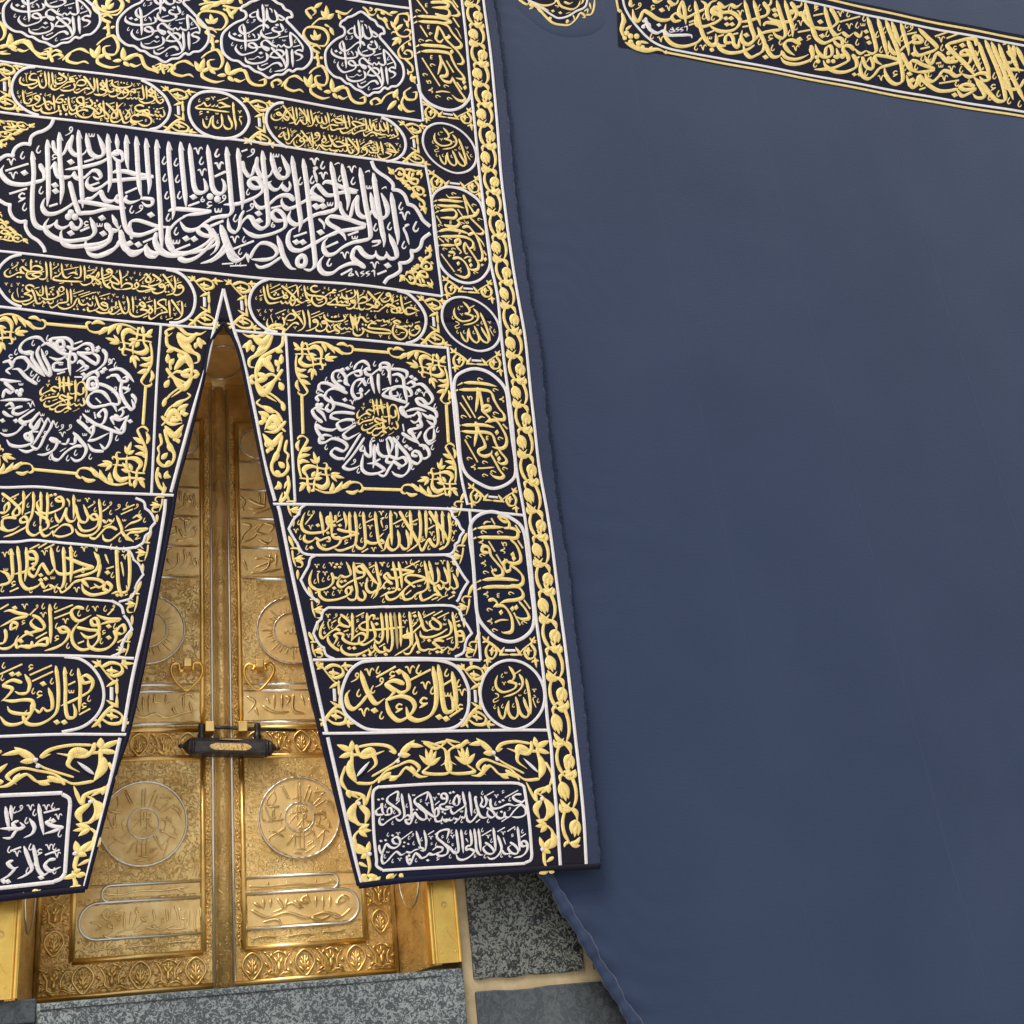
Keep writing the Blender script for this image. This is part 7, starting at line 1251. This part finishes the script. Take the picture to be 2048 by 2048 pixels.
m.tube(np.stack([XC + 0.105 * np.cos(a), Yd - 0.19 + 0.14 * np.sin(a), E_ + 3.722 - 0.0 * a - 0.115 * 0 + (0.19 - 0.14 * np.sin(a)) * 0.115 - 0.0245], 1), 0.004 * (1 + .2 * np.sin(a * 60)), 6, closed=True)
hr = dpart('rope_ring', m, M['silver'], door, True, 0, 'rope ring of the medallion under the lintel')
for s_ in (1, -1):                                         # medallions on the jambs
    X = lambda x: XC + s_ * (x - XC)
    m = MB(); pts = [(X(1.452 + .056 * q) - s_ * .003, Yd - .45 * q + .02) for q in (0.5 + 0.30 * np.cos(a))]
    m.tube(np.stack([[p[0] for p in pts], [p[1] for p in pts], E_ + 1.02 + 0.19 * np.sin(a)], 1), 0.0042, 6, closed=True)
    dpart('rope_ring', m, M['silver'], door, True, 0, 'oval rope ring on the jamb')
m = MB()
for s_ in (1, -1):
    X = lambda x: XC + s_ * (x - XC)
    rb(m, X(1.500), X(1.636), 0.555, 3.80, FY, D_WALL + .2)
    for xx, r_ in ((1.507, .010), (1.522, .006), (1.628, .008)):
        m.tube([(X(xx), FY - 0.001, E_ + .555), (X(xx), FY - 0.001, E_ + 2), (X(xx), FY - 0.001, E_ + 3.8)], r_, 8)
rb(m, XC - .98, XC + .98, 3.80, 3.95, FY, D_WALL + .2)
fr = dpart('frame', m, M['gold_bright'], door, False)
m = MB()
for s_ in (1, -1):                                         # studs and engraved drops on the frame
    X = lambda x: XC + s_ * (x - XC)
    for zc, r_ in ((1.03, 0.030), (0.80, 0.012)):
        q = np.linspace(0, 2 * np.pi, 24, endpoint=False)
        for rr_, yy in ((r_, 0), (r_ * .8, .0)):
            m.tube(np.stack([X(1.575) + rr_ * np.cos(q), np.full(24, FY - .002), E_ + zc + rr_ * np.sin(q)], 1), 0.0026, 6, closed=True)
    p = wall_pen(X(1.575), E_ + .66, 0.0026, 0.8, FY, m, high=0.5)
    p.draw('S -20 14 -14 4 -8 0 -4 -8 0 -12 4 -8 8 0 14 4 20 14')
    p = wall_pen(X(1.575), E_ + .98, 0.0026, 0.8, FY, m, high=0.5)
    p.draw('S -12 -6 -8 2 -3 8 0 14 3 8 8 2 12 -6')
    for zc in (0.60, 1.2, 1.6, 2.0, 2.4):
        for xo in (1.545, 1.61): m.tube([(X(xo), FY, E_ + zc), (X(xo), FY - .004, E_ + zc), (X(xo), FY - .005, E_ + zc)], 0.004, 8)
dpart('frame_studs', m, M['gold'], fr, True)

# ================================================================== padlock hanging on the staples
def L4(x, y, D=Yd - 0.07): return pt(360 + x * 200 / 1092, 1420 + y * 200 / 1092, D)
o4 = L4(540, 420)
lock = empty('padlock', o4)
tag(lock, 'long dark barrel padlock with a gold name plate hanging across the two door leaves', 'padlock')
linv = Matrix.Translation((-o4[0], -o4[1], -o4[2]))
def lpart(name, mb, mat, smooth=False, bevel=0.0, parent=None):
    return under(mb.build(name, mat, parent or lock, smooth=smooth, bevel=bevel), linv if parent is None else I4)
c0_, c1_ = np.array(L4(150, 400)), np.array(L4(930, 420))
ax = (c1_ - c0_) / np.linalg.norm(c1_ - c0_); upv = np.array([0, 0, 1.0]); upv -= ax * (upv @ ax); upv /= np.linalg.norm(upv); fw = np.cross(upv, ax)
if fw[1] > 0: fw = -fw
H = 0.040
sec = [(-.9, -1.0), (.75, -1.0), (1.0, -.75), (1.0, .35), (.55, 1.0), (-.9, 1.0)]
m = MB(); V = [c + H * (a_ * fw + b_ * upv) for c in (c0_, c1_) for a_, b_ in sec]
m.add(V, [tuple(range(6))[::-1], tuple(range(6, 12))] + [(i, (i+1) % 6, 6 + (i+1) % 6, 6 + i) for i in range(6)])
lpart('body', m, M['lock_metal'], False, 0.004)
for c, s_ in ((c0_, -1), (c1_, 1)):
    m = MB()
    L_ = [0, .010, .0101, .018, .0181, .028, .045, .052, .056, .062, .070, .072]
    R__ = [.043, .043, .038, .038, .041, .034, .014, .008, .011, .011, .006, .001]
    m.tube([c + ax * s_ * l + fw * 0.004 for l in L_], np.array(R__), 16)
    lpart('end_cap', m, M['lock_metal'], True)
for x in (235, 845):
    b_ = np.array(L4(x, 330)); t_ = np.array(L4(x, 190))
    m = MB(); d_ = (t_ - b_)
    m.tube([b_ - d_ * .3, b_ + d_ * .35, b_ + d_ * .5, b_ + d_ * .62, t_ - d_ * .1, t_ + d_ * .1, t_ + d_ * .28, t_ + d_ * .30], np.array([.019, .019, .016, .013, .016, .017, .013, .004]), 14)
    lpart('post', m, M['lock_metal'], True)
m = MB(); m.tube([L4(200, 185), L4(500, 193), L4(845, 208), L4(1270, 220)], 0.0085, 8); lpart('shackle_bar', m, M['lock_metal'], True)
m = MB()
P8 = [(-1, 0), (-.92, .55), (-.72, 1), (.72, 1), (.92, .55), (1, 0), (.92, -.55), (.72, -1), (-.72, -1), (-.92, -.55)]
cc = (c0_ + c1_) / 2 + fw * (H + 0.003) - upv * H * .18
V = [cc + ax * .098 * a_ + upv * .016 * b_ for a_, b_ in P8] + [cc - fw * .004 + ax * .1 * a_ + upv * .0175 * b_ for a_, b_ in P8]
m.add(V, [tuple(range(10))] + [(i, (i+1) % 10, 10 + (i+1) % 10, 10 + i) for i in range(10)])
pl = lpart('name_plate', m, M['gold_embossed'])
cc = (c0_ + c1_) / 2 + fw * H * .80 + upv * H * .70
tn = fw * .45 * -1 + upv * .3; tn /= np.linalg.norm(tn); nn_ = np.cross(ax, tn); nn_ = nn_ if nn_ @ fw > 0 else -nn_
m = MB(); V = [cc + nn_ * .003 + ax * .055 * a_ + tn * .008 * b_ for a_, b_ in P8]; m.add(V, [tuple(range(10))])
lpart('upper_plate', m, M['gold_panel'])
bpy.context.view_layer.update()
